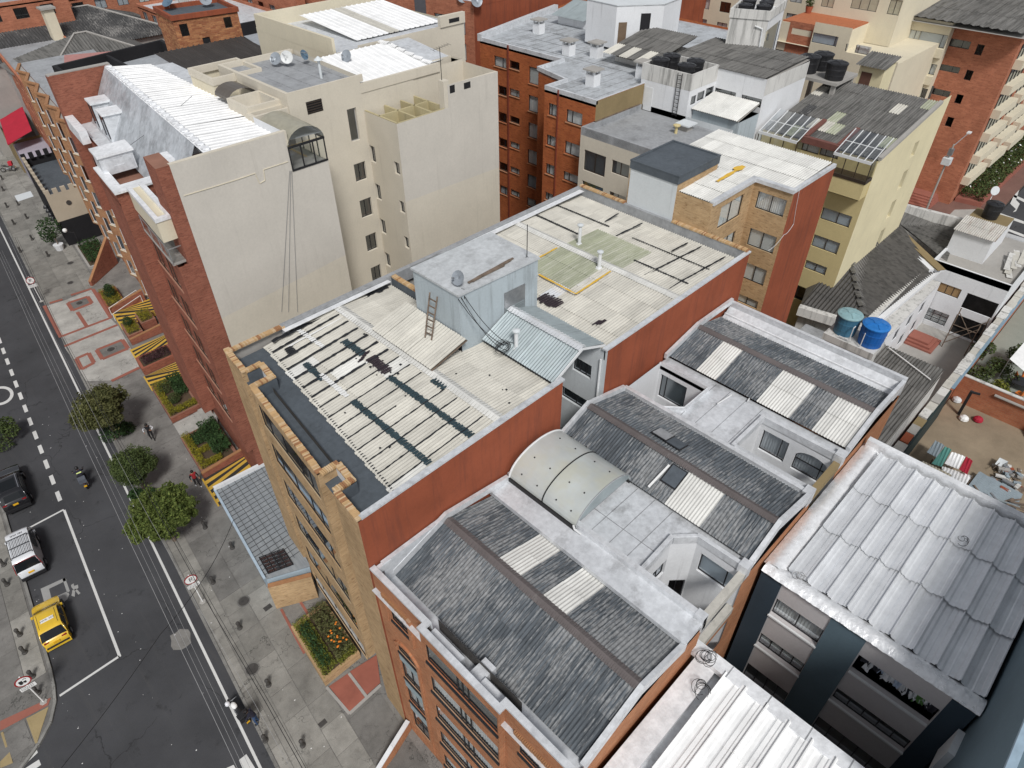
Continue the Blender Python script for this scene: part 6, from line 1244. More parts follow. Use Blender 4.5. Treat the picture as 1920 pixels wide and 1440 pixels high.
ys.build(0,17.5,paleyellow);MB().poly([(YX,YY,17.5),(69,YY,17.5),(69,YY,20.2),(66.5,YY,20.2),(YX,YY,18.45)]).build('gable_wall',paleyellow,yb)
hull(yb,rect(YX,YY,69,25.6),0,18.2,paleyellow,skip=(0,3));ybr=MB().poly([(YX,YY,18.25),(66.5,YY,20.0),(66.5,25.6,20.0),(YX,25.6,18.25)]).build('roof',concrete,yb)
random.seed(5);pick={(random.randint(0,10),random.randint(0,5)):random.choice([creamsheet,greensheet,flake2,creamsheet])for _ in range(14)}
O=V((YX-0.1,YY+0.1,18.4));a=V((66.6,YY+0.1,20.15))-O;roof_sheets(ybr,O,a,V((0,1,0)),a.length,9.4,oldsheet,sw=0.86,sl=1.9,pitch=0.215,amp=0.045,special=lambda i,j,nc,nr:pick.get((i,j)),jit=0.03)
m=MB();m.bar((YX-0.1,21.9,18.7),(58.5,21.9,19.2),0.35,0.2);m.bar((YX-0.1,19.1,18.7),(58.5,19.1,19.2),0.35,0.2);m.bar((YX-0.2,19.0,18.5),(YX-0.2,22.0,18.5),0.4,0.5);m.each('fascia',plain('brown_red_trim',(0.17,0.07,0.055),0.7),yb)
m=MB();m.bar((YX,YY-0.03,18.5),(66.5,YY-0.03,20.2),0.3,0.25);m.build('verge',concrete,yb)
def gcanopy(y0,y1,name):
    g_=MB().poly([(YX-1.2,y0,18.45),(YX+1.9,y0,19.55),(YX+1.9,y1,19.55),(YX-1.2,y1,18.45)]).build('glass_canopy',pane_m,yb)
    m=MB();[m.bar((YX-1.2,y,18.48),(YX+1.9,y,19.58),0.05,0.05)for y in[y0+(y1-y0)*k/5 for k in range(6)]];m.bar((YX-1.25,y0,18.45),(YX-1.25,y1,18.45),0.08,0.22);m.bar((YX+0.4,y0,19.03),(YX+0.4,y1,19.03),0.04,0.04);m.build('canopy_bars',whiteframe,g_)
    for sgn in(0,1,2,3):y=y0+(y1-y0)*sgn/3;MB().bar((YX-1.1,y,16.95),(YX-1.1,y,18.45),0.06,0.06).build('canopy_post',bronzeframe,g_)
    MB().poly([(YX-1.1,y0,17.00),(YX-1.1,y1,17.00),(YX-1.1,y1,18.40),(YX-1.1,y0,18.40)]).poly([(YX-1.1,y0,17.00),(YX,y0,17.00),(YX,y0,18.75),(YX-1.1,y0,18.40)]).build('pane',pane_m,g_);MB().box(YX-1.2,y0-0.05,16.75,YX,y1+0.05,17.00).build('canopy_sill',bronzeframe,g_)
    MB().box(YX-1.15,y0,15.45,YX-0.002,y1,16.75).build('bay_wall',yellowp,yb)
gcanopy(22.0,25.4,'a');gcanopy(YY+0.05,18.9,'b')
for i,(x,y)in enumerate(((1513,127),(1538,122),(1563,140))):b=at(x,y+8,20.75);tank('water_tank',('left','rear','right')[i]+' of three black tanks on the stilted slab above the yellow roof',b,0.85,1.3,blacktank)
sl_=thing('tank_stand','weathered concrete slab on posts carrying three black tanks','stand',at(1540,150,20));c_=at(1540,138,20.7);MB().box(c_.x-2.0,c_.y-2.4,20.5,c_.x+2.2,c_.y+1.8,20.74).build('slab',concrete,sl_)
for dx,dy in((-1.8,-2.2),(1.7,-2.2),(-1.8,1.3),(1.7,1.3)):MB().box(c_.x+dx,c_.y+dy,15,c_.x+dx+0.35,c_.y+dy+0.35,20.5).build('post',concrete,sl_)
# ================================================================ brick block with cream balconies (top right)
rx=thing('apartment_building','red brick block with cream balcony bands at upper right','building',(100,22,0))
RXX=97.0
rf_=Face(rx,(RXX,36.5),(RXX,17.75),0.15)
def z5(x,y):return(1460+x/4.174,y/4.174)
for a in((1350,300,1485,388),(1272,500,1405,578),(1210,688,1330,765)):rf_.win(*z5(*a[:2]),*z5(*a[2:]),split=[0.62],pane=pane_m,curtain='dark')
for a in((1560,345,1575,435),(1475,545,1490,632),(1398,735,1413,815),(1325,912,1338,995)):
    u0,z1=rf_.uz(*z5(*a[:2]));u1,z0=rf_.uz(*z5(*a[2:]));rf_.winuz(u0,z0,u0+0.75,z1,cols=1,pane=pane_d)
rf_.build(0,19.6,far_brick)
hull(rx,[(RXX,17.75),(125,17.75),(125,40),(RXX,36.5)],0,19.6,far_brick,skip=(3,),cap=19.5)
cx0=rf_.uz(1680,40)[0];cx1=rf_.uz(1788,60)[0]
bb=Face(rx,(RXX-1.3,36.5-cx0),(RXX-1.3,36.5-cx1),0.12)
for a,b,c in(((1677,50),(1720,80),'white'),((1727,58),(1772,92),'grey'),((1660,100),(1702,130),'dark'),((1708,112),(1755,142),'white'),((1646,145),(1685,172),'dark'),((1692,157),(1735,185),'dark')):bb.win(*a,*b,split=[0.82],pane=pane_m,curtain=c)
bb.build(0,20.2,cream);hull(rx,[(RXX-1.3,36.5-cx1),(RXX,36.5-cx1),(RXX,36.5-cx0),(RXX-1.3,36.5-cx0)],0,20.2,cream,skip=(3,),cap=20.1)
for z in(18.9,15.9,13.1,10.4):MB().obox(bb.P(-0.05,z-1.9-0.5,0.003),bb.u*(bb.L+0.1),bb.n*0.35,V((0,0,0.95))).build('balcony_band',cream,rx)
rxr=MB().poly([(RXX-2,17,19.9),(110,17,21.0),(110,36.5,21.0),(RXX-2,36.5,19.9)]).build('roof',concrete,rx);O=V((RXX-1.9,17.2,20.35));a=V((110,17.2,21.4))-O;roof_sheets(rxr,O,a,V((0,1,0)),a.length,19,oldsheet,sw=1.9,sl=5,pitch=0.95,amp=0.16,prof='canal')
sf2=Face(rx,(RXX,17.75),(125,17.75),0.15)
for k in range(6):
    for j in range(3):
        x0=2.2+j*8.2;z=17.3-k*2.75
        MB().obox(sf2.P(x0-1.0,z-1.15,0.003),sf2.u*6.6,sf2.n*0.9,V((0,0,1.0))).build('balcony_band',cream,rx);MB().obox(sf2.P(x0-0.8,z-0.1,0.01),sf2.u*6.0,sf2.n*0.04,V((0,0,1.5))).build('window_strip',pane_d,rx);m=MB();[m.obox(sf2.P(x0-0.8+q*1.5,z-0.1,0.06),sf2.u*0.08,sf2.n*0.05,V((0,0,1.5)))for q in range(5)];m.each('window_mullion',blackframe,rx)
hdg=thing('hedge','long dark hedge with white flowers in a red kerbed bed on the right','hedge',(106,15.5,0));rnd=random.Random(3)
MB().prism([(99,14.6),(140,14.6),(140,17.6),(98.5,17.6)],0,0.55).build('bed_kerb',redpave,hdg)
pts=[V((rnd.uniform(99,138),rnd.uniform(14.7,17.5),0.5+1.2*rnd.random()**0.5))for _ in range(9000)];leaves('hedge_leaves',hdg,leaf_g,pts,0.16,5)['kind']='stuff'
pts=[V((rnd.uniform(99,138),rnd.uniform(14.7,17.5),1.65+0.1*rnd.random()))for _ in range(60)];leaves('white_blossom',hdg,whitepaint,pts,0.16,6)['kind']='stuff'
stp=thing('entrance_steps','red brick corner steps by the upper right block','steps',(95,20,0))
for k in range(5):MB().prism([(93.5+k*0.45,19+k*0.1),(97,19+k*0.1),(97,24),(93.5+k*0.45,24)],0.18*k,0.18*(k+1)).build('step',redpave,stp)
struct(MB().prism([(84,-20),(88,9),(92.5,12.2),(150,13.2),(150,-20)],-0.5,-0.10).build('road',asphalt));w3=struct(MB().prism([(70,9.6),(87,9.3),(92,12.4),(150,13.4),(150,40),(70,40)],-0.5,0.0).build('sidewalk',plaster('red_brick_paving',(0.19,0.105,0.085),(0.09,0.065,0.06),0.5,0.9,0.1,0.15)));w3['label']='reddish pavement along the road at upper right'
for pts in([(1845,408),(1858,404),(1888,420),(1884,424)],[(1860,399),(1868,397),(1920,415),(1920,420)],[(1905,358),(1911,356),(1905,375),(1912,382),(1905,396),(1899,398),(1905,392),(1894,382)],[(1850,417),(1856,416),(1920,440),(1920,445)],[(1892,365),(1897,363),(1930,378),(1930,384)]):q=[at(x,y,-0.1)for x,y in pts];struct(MB().prism([(p.x,p.y)for p in q],-0.099,-0.096,bottom=False).build('road_marking',roadpaint))
struct(MB().prism([tuple(at(x,y,0.004)[:2])for x,y in((1775,408),(1790,393),(1850,392),(1838,412),(1818,418))],-0.01,0.004).build('paving_patch',concrete))
lpst=thing('street_lamp','street lamp with grey transformer box on a leaning-looking pole at upper right','street lamp',at(1735,397,0));b=at(1735,397,0);MB().tube(b,b+V((0,0,8.6)),0.13,8,0,0.09).build('pole',concrete,lpst);MB().box(b.x-0.5,b.y-0.45,6.2,b.x+0.4,b.y+0.45,7.0).build('transformer_box',palegrey,lpst);MB().box(b.x-0.25,b.y-0.25,7.3,b.x+0.25,b.y+0.25,8.1).build('switch_unit',steel,lpst);MB().tube(b+V((0,0,8.4)),b+V((2.0,-0.6,9.6)),0.05).build('arm',steel,lpst);MB().box(b.x+1.8,b.y-0.8,9.5,b.x+2.5,b.y-0.4,9.65).build('lamp_head',whiteframe,lpst)
sg=thing('road_sign','round pale road sign on a white post at the upper right kerb','sign',at(1848,392,0));b=at(1848,392,0);MB().tube(b,b+V((0,0,2.9)),0.05).build('post',whitepaint,sg);MB().tube(b+V((-0.05,-0.05,2.5)),b+V((-0.09,-0.09,2.52)),0.55,16).build('sign_plate',palegrey,sg)
# ================================================================ cream terrace block (top)
ct=thing('apartment_building','cream and brick block with orange tiled terrace at the top','building',(85,34,0))
CX=84.0
c1=Face(ct,(CX,onX(1485,30,CX).y),(CX,onX(1530,60,CX).y));c1.win(1486,52,1519,70,split=[0.5],pane=pane_m,curtain='white');c1.build(0,20.2,far_brick)
c2_=Face(ct,(CX-0.4,onX(1530,50,CX).y),(CX-0.4,onX(1600,60,CX).y));c2_.win(1522,60,1567,88,split=[0.9],pane=pane_m,curtain='flat');c2_.win(1587,82,1625,104,split=[0.15],pane=pane_m,curtain='white');c2_.build(0,20.6,cream)
c3_=Face(ct,(CX-0.4,onX(1600,60,CX).y),(CX-0.4,onX(1655,100,CX).y-2));c3_.win(1606,84,1628,104,split=[0.2],pane=pane_m,curtain='white');c3_.build(0,18.2,cream)
yl,yr=onX(1485,30,CX).y,onX(1655,100,CX).y-2
hull(ct,[(CX-0.38,yr),(110,yr),(110,yl+2),(CX-0.38,yl+2)],0,18.0,cream,skip=(3,),cap=17.95);MB().box(CX+0.1,(yl+yr)/2,20.0,96,yl+1,20.14).build('terrace_floor',plain('orange_tile',(0.42,0.14,0.06),0.8),ct);MB().box(CX+0.02,(yl+yr)/2-0.1,17,96,yl+1,20.0).build('terrace_wall',cream,ct);MB().box(90,(yl+yr)/2-3,17.9,104,yl+1,24.5).build('upper_wall',cream,ct)
cu=Face(ct,(89.9,yl+1),(89.9,(yl+yr)/2-3),0.1);cu.winuz(1.5,20.9,3.0,23.0,cols=2,pane=pane_m);cu.winuz(5.0,21.2,8.0,22.7,cols=3,pane=pane_m,curtain='white');cu.winuz(9.2,21.2,11.5,22.7,cols=2,pane=pane_m);cu.build(18,24.52,cream)
for i,(x,y)in enumerate(((1515,18),(1533,10))):b=at(x,y+6,20.15);t=thing('potted_plant',('left','right')[i]+' terracotta pot plant on the orange terrace','plant',b);MB().lathe(b,[(0.3,0),(0.45,0.7),(0.42,0.7)],10).build('pot',plain('terracotta_%d'%i,(0.35,0.10,0.05),0.8),t);leaves('leaves',t,leaf_g,ball_pts(b+V((0,0,1.1)),0.5,150,rnd),0.14,i)
cs=thing('stair_house','small yellow stair head with brown door and ribbed lid','roof box',at(1620,160,17));b=at(1610,180,17.5);hull(cs,rect(b.x,b.y-1.6,b.x+2.6,b.y+0.7),15,20.3,paleyellow,cap=20.2);MB().box(b.x-0.04,b.y-0.6,17.6,b.x-0.01,b.y+0.4,19.7).build('door',plain('brown_shed_door',(0.12,0.06,0.045),0.7),cs);O=V((b.x-0.5,b.y-1.9,20.3));a=V((b.x+2.8,b.y-1.9,20.9))-O;roof_sheets(cs,O,a,V((0,1,0)),a.length,2.9,oldsheet,sw=1.0,sl=4.5,pitch=0.25,amp=0.05)
def filler(label,poly,z,mat,roof,wins=None,name='building'):
    cxm=sum(p[0]for p in poly)/len(poly);cym=sum(p[1]for p in poly)/len(poly);t=thing(name,label,'building',(cxm,cym,0));n=len(poly)
    for i in range(n):
        a,b=poly[i],poly[(i+1)%n];f=Face(t,a,b,0.12)
        if wins and i in wins:
            k=0
            while k*3.6+1.4+1.8<f.L:
                zz_=z-2.2
                while zz_>2:f.winuz(1.2+k*3.6,zz_,3.0+k*3.6,zz_+1.4,pane=pane_m,curtain=random.choice(['white','grey',None]));zz_-=2.8
                k+=1
        f.build(0,z,mat)
    MB().prism(poly,z-0.5,z-0.3).build('flat_roof',roof,t);coping(t,[tuple(p)for p in poly],0.25,z-0.3,z+0.1,mat,'parapet',closed=True);return t
filler('cream tower with narrow windows in the far top right corner',rect(112,20,150,60),27,cream,greymem,(3,0));filler('cream and brick block half hidden beyond the orange terrace',rect(104,42,150,75),23,cream,greymem,(3,0));filler('far rust red block beyond the silver flat roof',rect(76,62,120,110),21,rust,silver,(3,));filler('distant brick block behind the red block at the top',rect(60,100,110,160),20,far_brick,greymem,(3,0))
# ================================================================ dark hipped house and white house
dh=thing('house','old house with dark hipped corrugated roof and slot light well','house',(62,15,0))
E0,E1,E2=at(1500,575,6.0),at(1622,612,6.0),at(1752,512,6.0);R0,R1=at(1590,462,8.4),at(1668,394,8.4)
hull(dh,[(E0.x+0.3,E0.y),(E1.x+0.3,E1.y+0.2),(78,11.2),(78,19.5)],0,5.8,dirtywhite)
dr=MB().poly([E0-V((0,0,0.1)),E1-V((0,0,0.1)),R0-V((0,0,0.1))]).poly([E1-V((0,0,0.1)),E2-V((0,0,0.1)),R1-V((0,0,0.1)),R0-V((0,0,0.1))]).poly([E0,R0,R1,V((78,19.5,6)),V((60,19.5,5.9))]).build('roof',oldsheet,dh)
def tri_corr(parent,A,B,C,dirv,mat,pitch=0.25,amp=0.07,name='roof_sheets'):
    """corrugated sheet clipped to a polygon by sampling strips along dirv"""
    pl=[A,B]+(C if isinstance(C,list)else[C]);n=(pl[1]-pl[0]).cross(pl[2]-pl[0]).normalized()
    if n.z<0:n=-n
    d=(dirv-n*dirv.dot(n)).normalized();s=n.cross(d).normalized();q=[((p-A).dot(s),(p-A).dot(d))for p in pl];s0,s1=min(p[0]for p in q),max(p[0]for p in q);k=int((s1-s0)/pitch*4)
    def clip(x):
        ys=[]
        for i in range(len(q)):
            a,b=q[i],q[(i+1)%len(q)]
            if(a[0]-x)*(b[0]-x)<0:ys.append(a[1]+(b[1]-a[1])*(x-a[0])/(b[0]-a[0]))
        return(min(ys),max(ys))if len(ys)>=2 else None
    m=MB();prev=None
    for i in range(1,k):
        x=s0+(s1-s0)*i/k;c=clip(x)
        if not c:prev=None;continue
        h=amp*math.cos(i*math.pi/2)+0.05;cur=(A+s*x+d*c[0]+n*h,A+s*x+d*c[1]+n*h)
        if prev:m.poly([prev[0],cur[0],cur[1],prev[1]])
        prev=cur
    o=m.build(name,mat,parent);return o
dks=sheet('sooty_corrugated',(0.105,0.10,0.094),(0.03,0.03,0.028),0.7,ax=1,thr=0.45);tri_corr(dh,E0,E1,R0,V((1,0,0.2)),dks,0.32,0.08);tri_corr(dh,E1,E2,[R1,R0],V((0,1,0.2))+V((0.5,0,0)),dks,0.32,0.08)
ridge_caps(dr,tuple(R0+V((0,0,0.15))),tuple(E1+V((0,0,0.15))),0.6,oldsheety);ridge_caps(dr,tuple(R0+V((0,0,0.15))),tuple(R1+V((0,0,0.15))),0.6,oldsheety);MB().bar(E0+V((-0.2,0,-0.2)),E1+V((-0.2,0,-0.2)),0.6,0.8).build('front_parapet',dirtywhite,dh);MB().bar(E1+V((0.1,-0.35,-0.1)),E2+V((3,-0.15,-0.1)),0.45,0.35).build('side_parapet',whitep,dh)
for a,b,w_ in(((1616,433),(1650,462),0.75),((1654,396),(1678,422),0.7)):p,q=at(*a,7.7),at(*b,7.5);MB().bar(p,q,w_,0.12).build('skylight_strip',dirtywhite,dh);MB().bar(p.lerp(q,0.4)+V((0,0,0.08)),p.lerp(q,0.65)+V((0,0,0.08)),0.35,0.06).build('skylight_hatch',blackp,dh)
p,q=at(1672,432,7.0),at(1752,508,6.2);MB().bar(p,q,1.3,0.5).build('slot_wall',whitep,dh);MB().bar(p+V((0,-0.5,0.3)),q+V((0,-0.5,0.3)),0.8,0.1).build('slot_floor',ochre,dh)
F0,F1,F2,F3=at(1690,425,6.6),at(1680,388,7.6),at(1800,425,6.4),at(1775,490,6.2);MB().poly([F0,F3,F2,F1]).build('rear_roof',oldsheet,dh);tri_corr(dh,F0,F3,[F2,F1],V((0.6,1,0)),oldsheety);MB().bar(F1,at(1885,440,6.5),0.5,1.0).build('rear_parapet',dirtywhite,dh)
gl3=tri_corr(dh,at(1552,506,7.0),at(1566,518,7.0),[at(1588,498,7.6),at(1574,487,7.6)],V((1,0,0.2)),creamsheet)
tk=thing('tank_stand','blotched concrete stand carrying the two blue water tanks','stand',at(1605,640,10));c_=at(1606,634,11.0);MB().box(c_.x-1.0,c_.y-1.6,10.5,c_.x+1.0,c_.y+1.9,11.0).build('slab',dirtywhite,tk);MB().box(c_.x-0.8,c_.y-1.4,5,c_.x+0.9,c_.y+1.7,10.5).build('pier',dirtywhite,tk);m=MB();m.path([c_+V((-0.9,0.9,0.2)),c_+V((-0.9,0.2,0.2)),c_+V((-0.9,0.2,1.2)),c_+V((-0.6,0.2,1.2))],0.035,5).path([c_+V((-0.9,-0.6,0.1)),c_+V((-0.9,-0.6,1.2))],0.035,5);m.build('pipes',whiteframe,tk)
tank('water_tank','blue-grey water tank with faded pale lid on the concrete stand',(c_.x+0.1,c_.y+0.95,11.0),0.8,1.45,plain('faded_blue_plastic',(0.055,0.17,0.27),0.45),plain('pale_teal_lid',(0.25,0.40,0.42),0.5));tank('water_tank','bright blue water tank on the concrete stand',(c_.x+0.05,c_.y-0.85,11.0),0.85,1.5,plain('bright_blue_plastic',(0.015,0.12,0.42),0.4),plain('bright_blue_lid',(0.02,0.17,0.50),0.4))
ls=thing('shed','long low shed with grey corrugated roof below the silver parapet','shed',(45,9,0));hull(ls,rect(36.2,5.0,51.5,12.9),0,5.6,dirtywhite);lsr=MB().poly([(36.2,5.0,5.6),(51.5,5.0,6.0),(51.5,12.9,6.0),(36.2,12.9,5.6)]).build('roof',concrete,ls);O=V((37.2,5.0,5.8));a=V((51.6,5.0,6.2))-O;roof_sheets(lsr,O,a,V((0,1,0)),a.length,7.6,oldsheet,sw=0.95,sl=1.9,pitch=0.24,amp=0.045)
MB().path([at(1666,652,6.4),at(1745,712,6.3)],0.05,6).build('gutter_pipe',whitepaint,ls);ps=thing('roof_panel','grey smooth panel roof behind the silver rear parapet','shed',(45,15.5,0));MB().prism([(37.0,13.2),(52,13.2),(52,16.0),(37,16.0)],4.6,4.8).build('panel_roof',greymem,ps);hull(ps,rect(37.2,13.3,51.8,15.9),0,4.6,dirtywhite);MB().box(46.5,13.4,4.8,47.1,15.2,4.84).build('dark_strip',darkmem,ps)
wh=thing('house','white two-storey house with boarded upper window facing the courtyard','house',(70,8,0))
wf=Face(wh,(67.5,11.6),(67.5,5.0),0.12)
def z6(x,y):return(1480+x/4.364,360+y/4.364)
wf.win(*z6(1230,735),*z6(1375,875),split=[0.38,0.68],pane=plain('boarded_wood',(0.30,0.19,0.09),0.8));wf.win(*z6(1130,940),*z6(1265,1100),cols=3,rows=3,pane=pane_m,curtain='white');u,z=wf.uz(*z6(1380,890));wf.hole(wf.L-2.8,3.0,wf.L-0.15,4.6);wf.hole(wf.L-2.8,0.2,wf.L-0.15,2.2);wf.build(0,6.6,whitep)
MB().poly([(69.5,11.6,0),(69.5,5,0),(69.5,5,6),(69.5,11.6,6)]).build('inner_wall',interior,wh);hull(wh,rect(67.5,5.0,78,11.6),0,6.6,whitep,skip=(3,));MB().box(67.7,5.1,6.0,77.9,11.5,6.2).build('flat_roof',concrete,wh);coping(wh,[(67.6,5.1),(67.6,11.5),(77.9,11.5)],0.2,6.0,6.62,whitep,'parapet');wl=Face(wh,(54.3,11.6),(67.5,11.6),0.1);wl.build(0,6.2,whitep);wl2=Face(wh,(54.3,10.2),(67.4,10.2),0.1);[wl2.winuz(u,z,u+1.1,z+1.2,pane=pane_b)for u in(3,6,9)for z in(0.9,3.0)];wl2.build(0,4.7,whitep);MB().box(54.3,10.21,4.5,67.4,11.58,4.72).build('ledge',dirtywhite,wh);MB().box(54.2,11.61,5.6,67.5,12.1,6.25).build('parapet',dirtywhite,wh)
MB().poly([(54,4.9,0.02),(67.5,4.9,0.02),(67.5,11.6,0.02),(54,11.6,0.02)]).build('courtyard_floor',concrete,wh)
for k in range(3):MB().box(62.8+k*0.3,7.7+k*0.3,0.02+0.2*k,65.5-k*0.3,10.15,0.2*(k+1)).build('brick_step',redpave,wh)
sf3=thing('scaffold','rickety timber scaffold in front of the white house gallery','scaffold',(66,6.3,0))
for(x,y)in((66.6,7.6),(66.6,5.2),(64.8,7.4),(64.8,5.4)):MB().tube((x,y,0),(x+0.1,y,3.4),0.05,5).build('pole',wood,sf3)
for a,b in(((66.6,7.6,0.3),(66.6,5.2,3.0)),((66.6,5.2,0.3),(66.6,7.6,3.0)),((64.8,7.4,0.2),(66.6,7.6,3)),((64.8,7.4,2.6),(64.8,5.4,2.6)),((64.8,7.4,0.5),(64.8,5.4,3.0))):MB().tube(a,b,0.04,5).build('brace',wood,sf3)
rs=thing('roof_store','small rooftop room with rusty sheet roof and black water tank','roof box',(73,10,6));hull(rs,rect(70.5,8.2,76.5,11.5),6.2,8.6,whitep);O=V((70.2,8.0,8.7));a=V((73.5,8.0,9.0))-O;roof_sheets(rs,O,a,V((0,1,0)),a.length,3.6,sheet('rusty_white_sheet',(0.52,0.50,0.46),(0.18,0.09,0.05),0.9),sw=0.9,sl=1.7);MB().box(73.5,8.2,8.6,76.5,11.5,8.75).build('slab',ochre,rs);tank('water_tank','single black water tank on the rooftop room of the white house',(75,10,8.75),0.75,1.4,blacktank)
rt2=thing('rubble_sheets','loose corrugated sheets piled on the flat roof at the right edge','scrap',(70.5,6.3,6.2));random.seed(8)
for k in range(6):p=V((69.5+k*0.5,5.6+random.uniform(-0.2,0.6),6.3+0.08*k));MB().bar(p,p+V((3.2,random.uniform(0.3,1.2),random.uniform(0.0,0.4))),0.5,0.03).build('sheet',creamsheet if k%2 else dirtywhite,rt2)
yw=thing('boundary_wall','long crumbling brick boundary wall with pale blue and white coping','wall',(55,4.6,0));MB().box(37.5,4.25,0,80,4.75,3.3).build('brick_face',far_brick,yw);random.seed(12)
for k in range(34):x=37.6+k*1.24;MB().box(x,4.18+random.uniform(-0.05,0.05),3.3,x+1.18,4.82+random.uniform(-0.05,0.05),3.3+random.uniform(0.08,0.22)).build('coping_stone',[dirtywhite,ochre,rust,concrete,spotted][random.choice((0,1,1,3,4,2))]if x<52 else random.choice((dirtywhite,spotted)),yw)
MB().bar((54,4.1,3.4),(80,4.1,3.4),0.25,0.06).build('blue_flashing',plain('blue_flashing',(0.20,0.29,0.36),0.5),yw);MB().box(40,4.05,0.3,54,4.2,3.2).build('dark_sheeting',plain('dark_green_sheeting',(0.02,0.035,0.035),0.7),yw)
yd=struct(MB().poly([(36,-12,0.02),(57.6,-12,0.02),(57.6,4.2,0.02),(36,4.2,0.02)]).build('yard',dirt));yd2=struct(MB().poly([(57.8,-12,0.02),(84,-12,0.02),(84,4.2,0.02),(57.8,4.2,0.02)]).build('garden_paving',plaster('pale_green_paving',(0.27,0.29,0.25),(0.12,0.12,0.10),0.5)))
bw_=thing('brick_wall','orange brick garden wall with pipe closing the dirt yard','wall',(57.7,0,0));bwp=brick('hollow_brick',(0.42,0.17,0.09),(0.36,0.13,0.07),(0.30,0.24,0.18),(0.2,0.08,0.05),0.4,w=0.4,h=0.2);MB().box(57.6,-12,0,57.85,4.2,2.6).build('brick_face',bwp,bw_);MB().box(57.58,-12,2.6,57.9,4.2,2.68).build('capping',dirtywhite,bw_);MB().tube((57.5,-12,2.1),(57.5,1.5,2.1),0.12,8).build('drain_pipe',concrete,bw_)
slb=tag(MB().obox(V((56.7,-1.9,0.05)),V((0.8,0,1.5)),V((0,-1.7,0)),V((-0.05,0,0.03))).build('leaning_panel',palegrey,origin=(56.7,-2,0)),'grey board leaning against the orange garden wall','panel')
lean=thing('brick_kerb','mossy ochre kerb wall behind the silver channel roof','wall',(36,0,0));MB().box(42.1,-12,0,42.8,4.2,2.0).build('wall',ochre,lean);MB().box(42.0,-12,2.0,42.9,4.2,2.12).build('capping',spotted,lean)
def scrap(label,px,z,w_,l_,ang,mat,tilt=0.06,name='metal_sheet'):
    c=at(*px,z);n=max(2,int(w_/0.2));m=MB()
    me=corr_mesh(('scrap',mat.name,'rib'),w_,l_,0.25,0.03,mat,'rib');o=bpy.data.objects.new(name,me);COL.objects.link(o);o.location=c;o.rotation_euler=(tilt,0.03,ang);tag(o,label,'metal sheet','scrap sheets in the yard');return o
redsheet=sheet('red_sheet',(0.38,0.02,0.04),(0.2,0.02,0.03),0.3);tealsheet=sheet('teal_sheet',(0.10,0.28,0.24),(0.06,0.12,0.11),0.3);bluesheet=sheet('blue_grey_sheet',(0.26,0.31,0.34),(0.15,0.17,0.18),0.4);rustysheet=sheet('rusty_cream_sheet',(0.55,0.50,0.38),(0.22,0.12,0.05),0.8)
def zy(x,y):return(1600+x/4.5,660+y/4.5)
def scrapq(label,pts,z,mat,dirv,pitch=0.22):
    q=[at(*zy(*p),z+0.05*k)for k,p in enumerate(pts)];t=thing('metal_sheet',label,'metal sheet',q[0],'scrap sheets in the yard');n=len(q)
    MB().poly(q[::-1]if(q[1]-q[0]).cross(q[2]-q[0]).z<0 else q).build('backing',mat,t);tri_corr(t,q[0],q[1],q[2:],dirv,mat,pitch,0.03,'ribbed_face');return t
DX=V((1,0.1,0))
for lb,pts,z,mt,d in(('blue-grey sheet at the top left of the scrap shelter',[(690,750),(770,790),(700,890),(620,845)],1.4,bluesheet,DX),('teal sheet between the grey and white scrap sheets',[(770,800),(830,825),(745,970),(660,940)],1.38,tealsheet,DX),('white sheet left of the red one on the scrap shelter',[(830,845),(945,885),(885,990),(770,940)],1.42,whitesheet,DX),('short red sheet on the scrap shelter in the yard',[(950,885),(1008,920),(960,1035),(893,990)],1.4,redsheet,DX),('rusty cream sheet at the front of the scrap pile',[(580,920),(830,1040),(770,1135),(535,1015)],1.5,rustysheet,DX),('wide white sheet lying below the red one',[(745,965),(1000,1050),(895,1190),(770,1140)],1.2,whitesheet,DX),('dull grey sheet lying flat by the mossy kerb',[(450,970),(640,1060),(690,1190),(410,1040)],0.6,greysheet,DX),('long pale sheet on the ground right of the scrap pile',[(1060,1010),(1430,1200),(1340,1390),(930,1180)],0.5,bluesheet,V((0.3,1,0))),('small rusty sheet end beside the wide white sheet',[(740,1145),(810,1165),(770,1240),(690,1215)],0.9,rustysheet,DX)):scrapq(lb,pts,z,mt,d)
sh=thing('scrap_rack','timber rack holding up the scrap metal sheets','rack',at(1760,890,0));random.seed(3)
for k in range(5):p=at(1735+k*18,885+k*8,0);MB().tube(p,p+V((0,0,1.5)),0.05,5).build('post',wood,sh)
for k in range(9):p=at(1790+k*12,930+random.randint(-12,18),0.6);MB().bar(p,p+V((random.uniform(-1.5,1.5),random.uniform(-2,1),0.1)),0.12,0.05).build('bar',random.choice([steel,wood]),sh)
wbw=thing('wheelbarrow','grey wheelbarrow standing in the dirt yard','wheelbarrow',at(1872,880,0));c_=at(1872,878,0);MB().add([c_+V(p)for p in((-0.5,-0.35,0.6),(0.5,-0.3,0.6),(0.5,0.3,0.6),(-0.5,0.35,0.6),(-0.3,-0.2,0.3),(0.3,-0.18,0.3),(0.3,0.18,0.3),(-0.3,0.2,0.3))],[(0,1,5,4),(1,2,6,5),(2,3,7,6),(3,0,4,7),(4,5,6,7)]).build('tray',palegrey,wbw);MB().tube(c_+V((0.6,-0.06,0.2)),c_+V((0.6,0.06,0.2)),0.2,12).build('wheel',blackframe,wbw)
for s_ in(-1,1):MB().tube(c_+V((0.6,s_*0.08,0.22)),c_+V((-1.1,s_*0.3,0.6)),0.025).build('handle',wood,wbw)
for s_ in(-1,1):MB().tube(c_+V((-0.35,s_*0.25,0.35)),c_+V((-0.45,s_*0.25,0.0)),0.025).build('leg',steel,wbw)
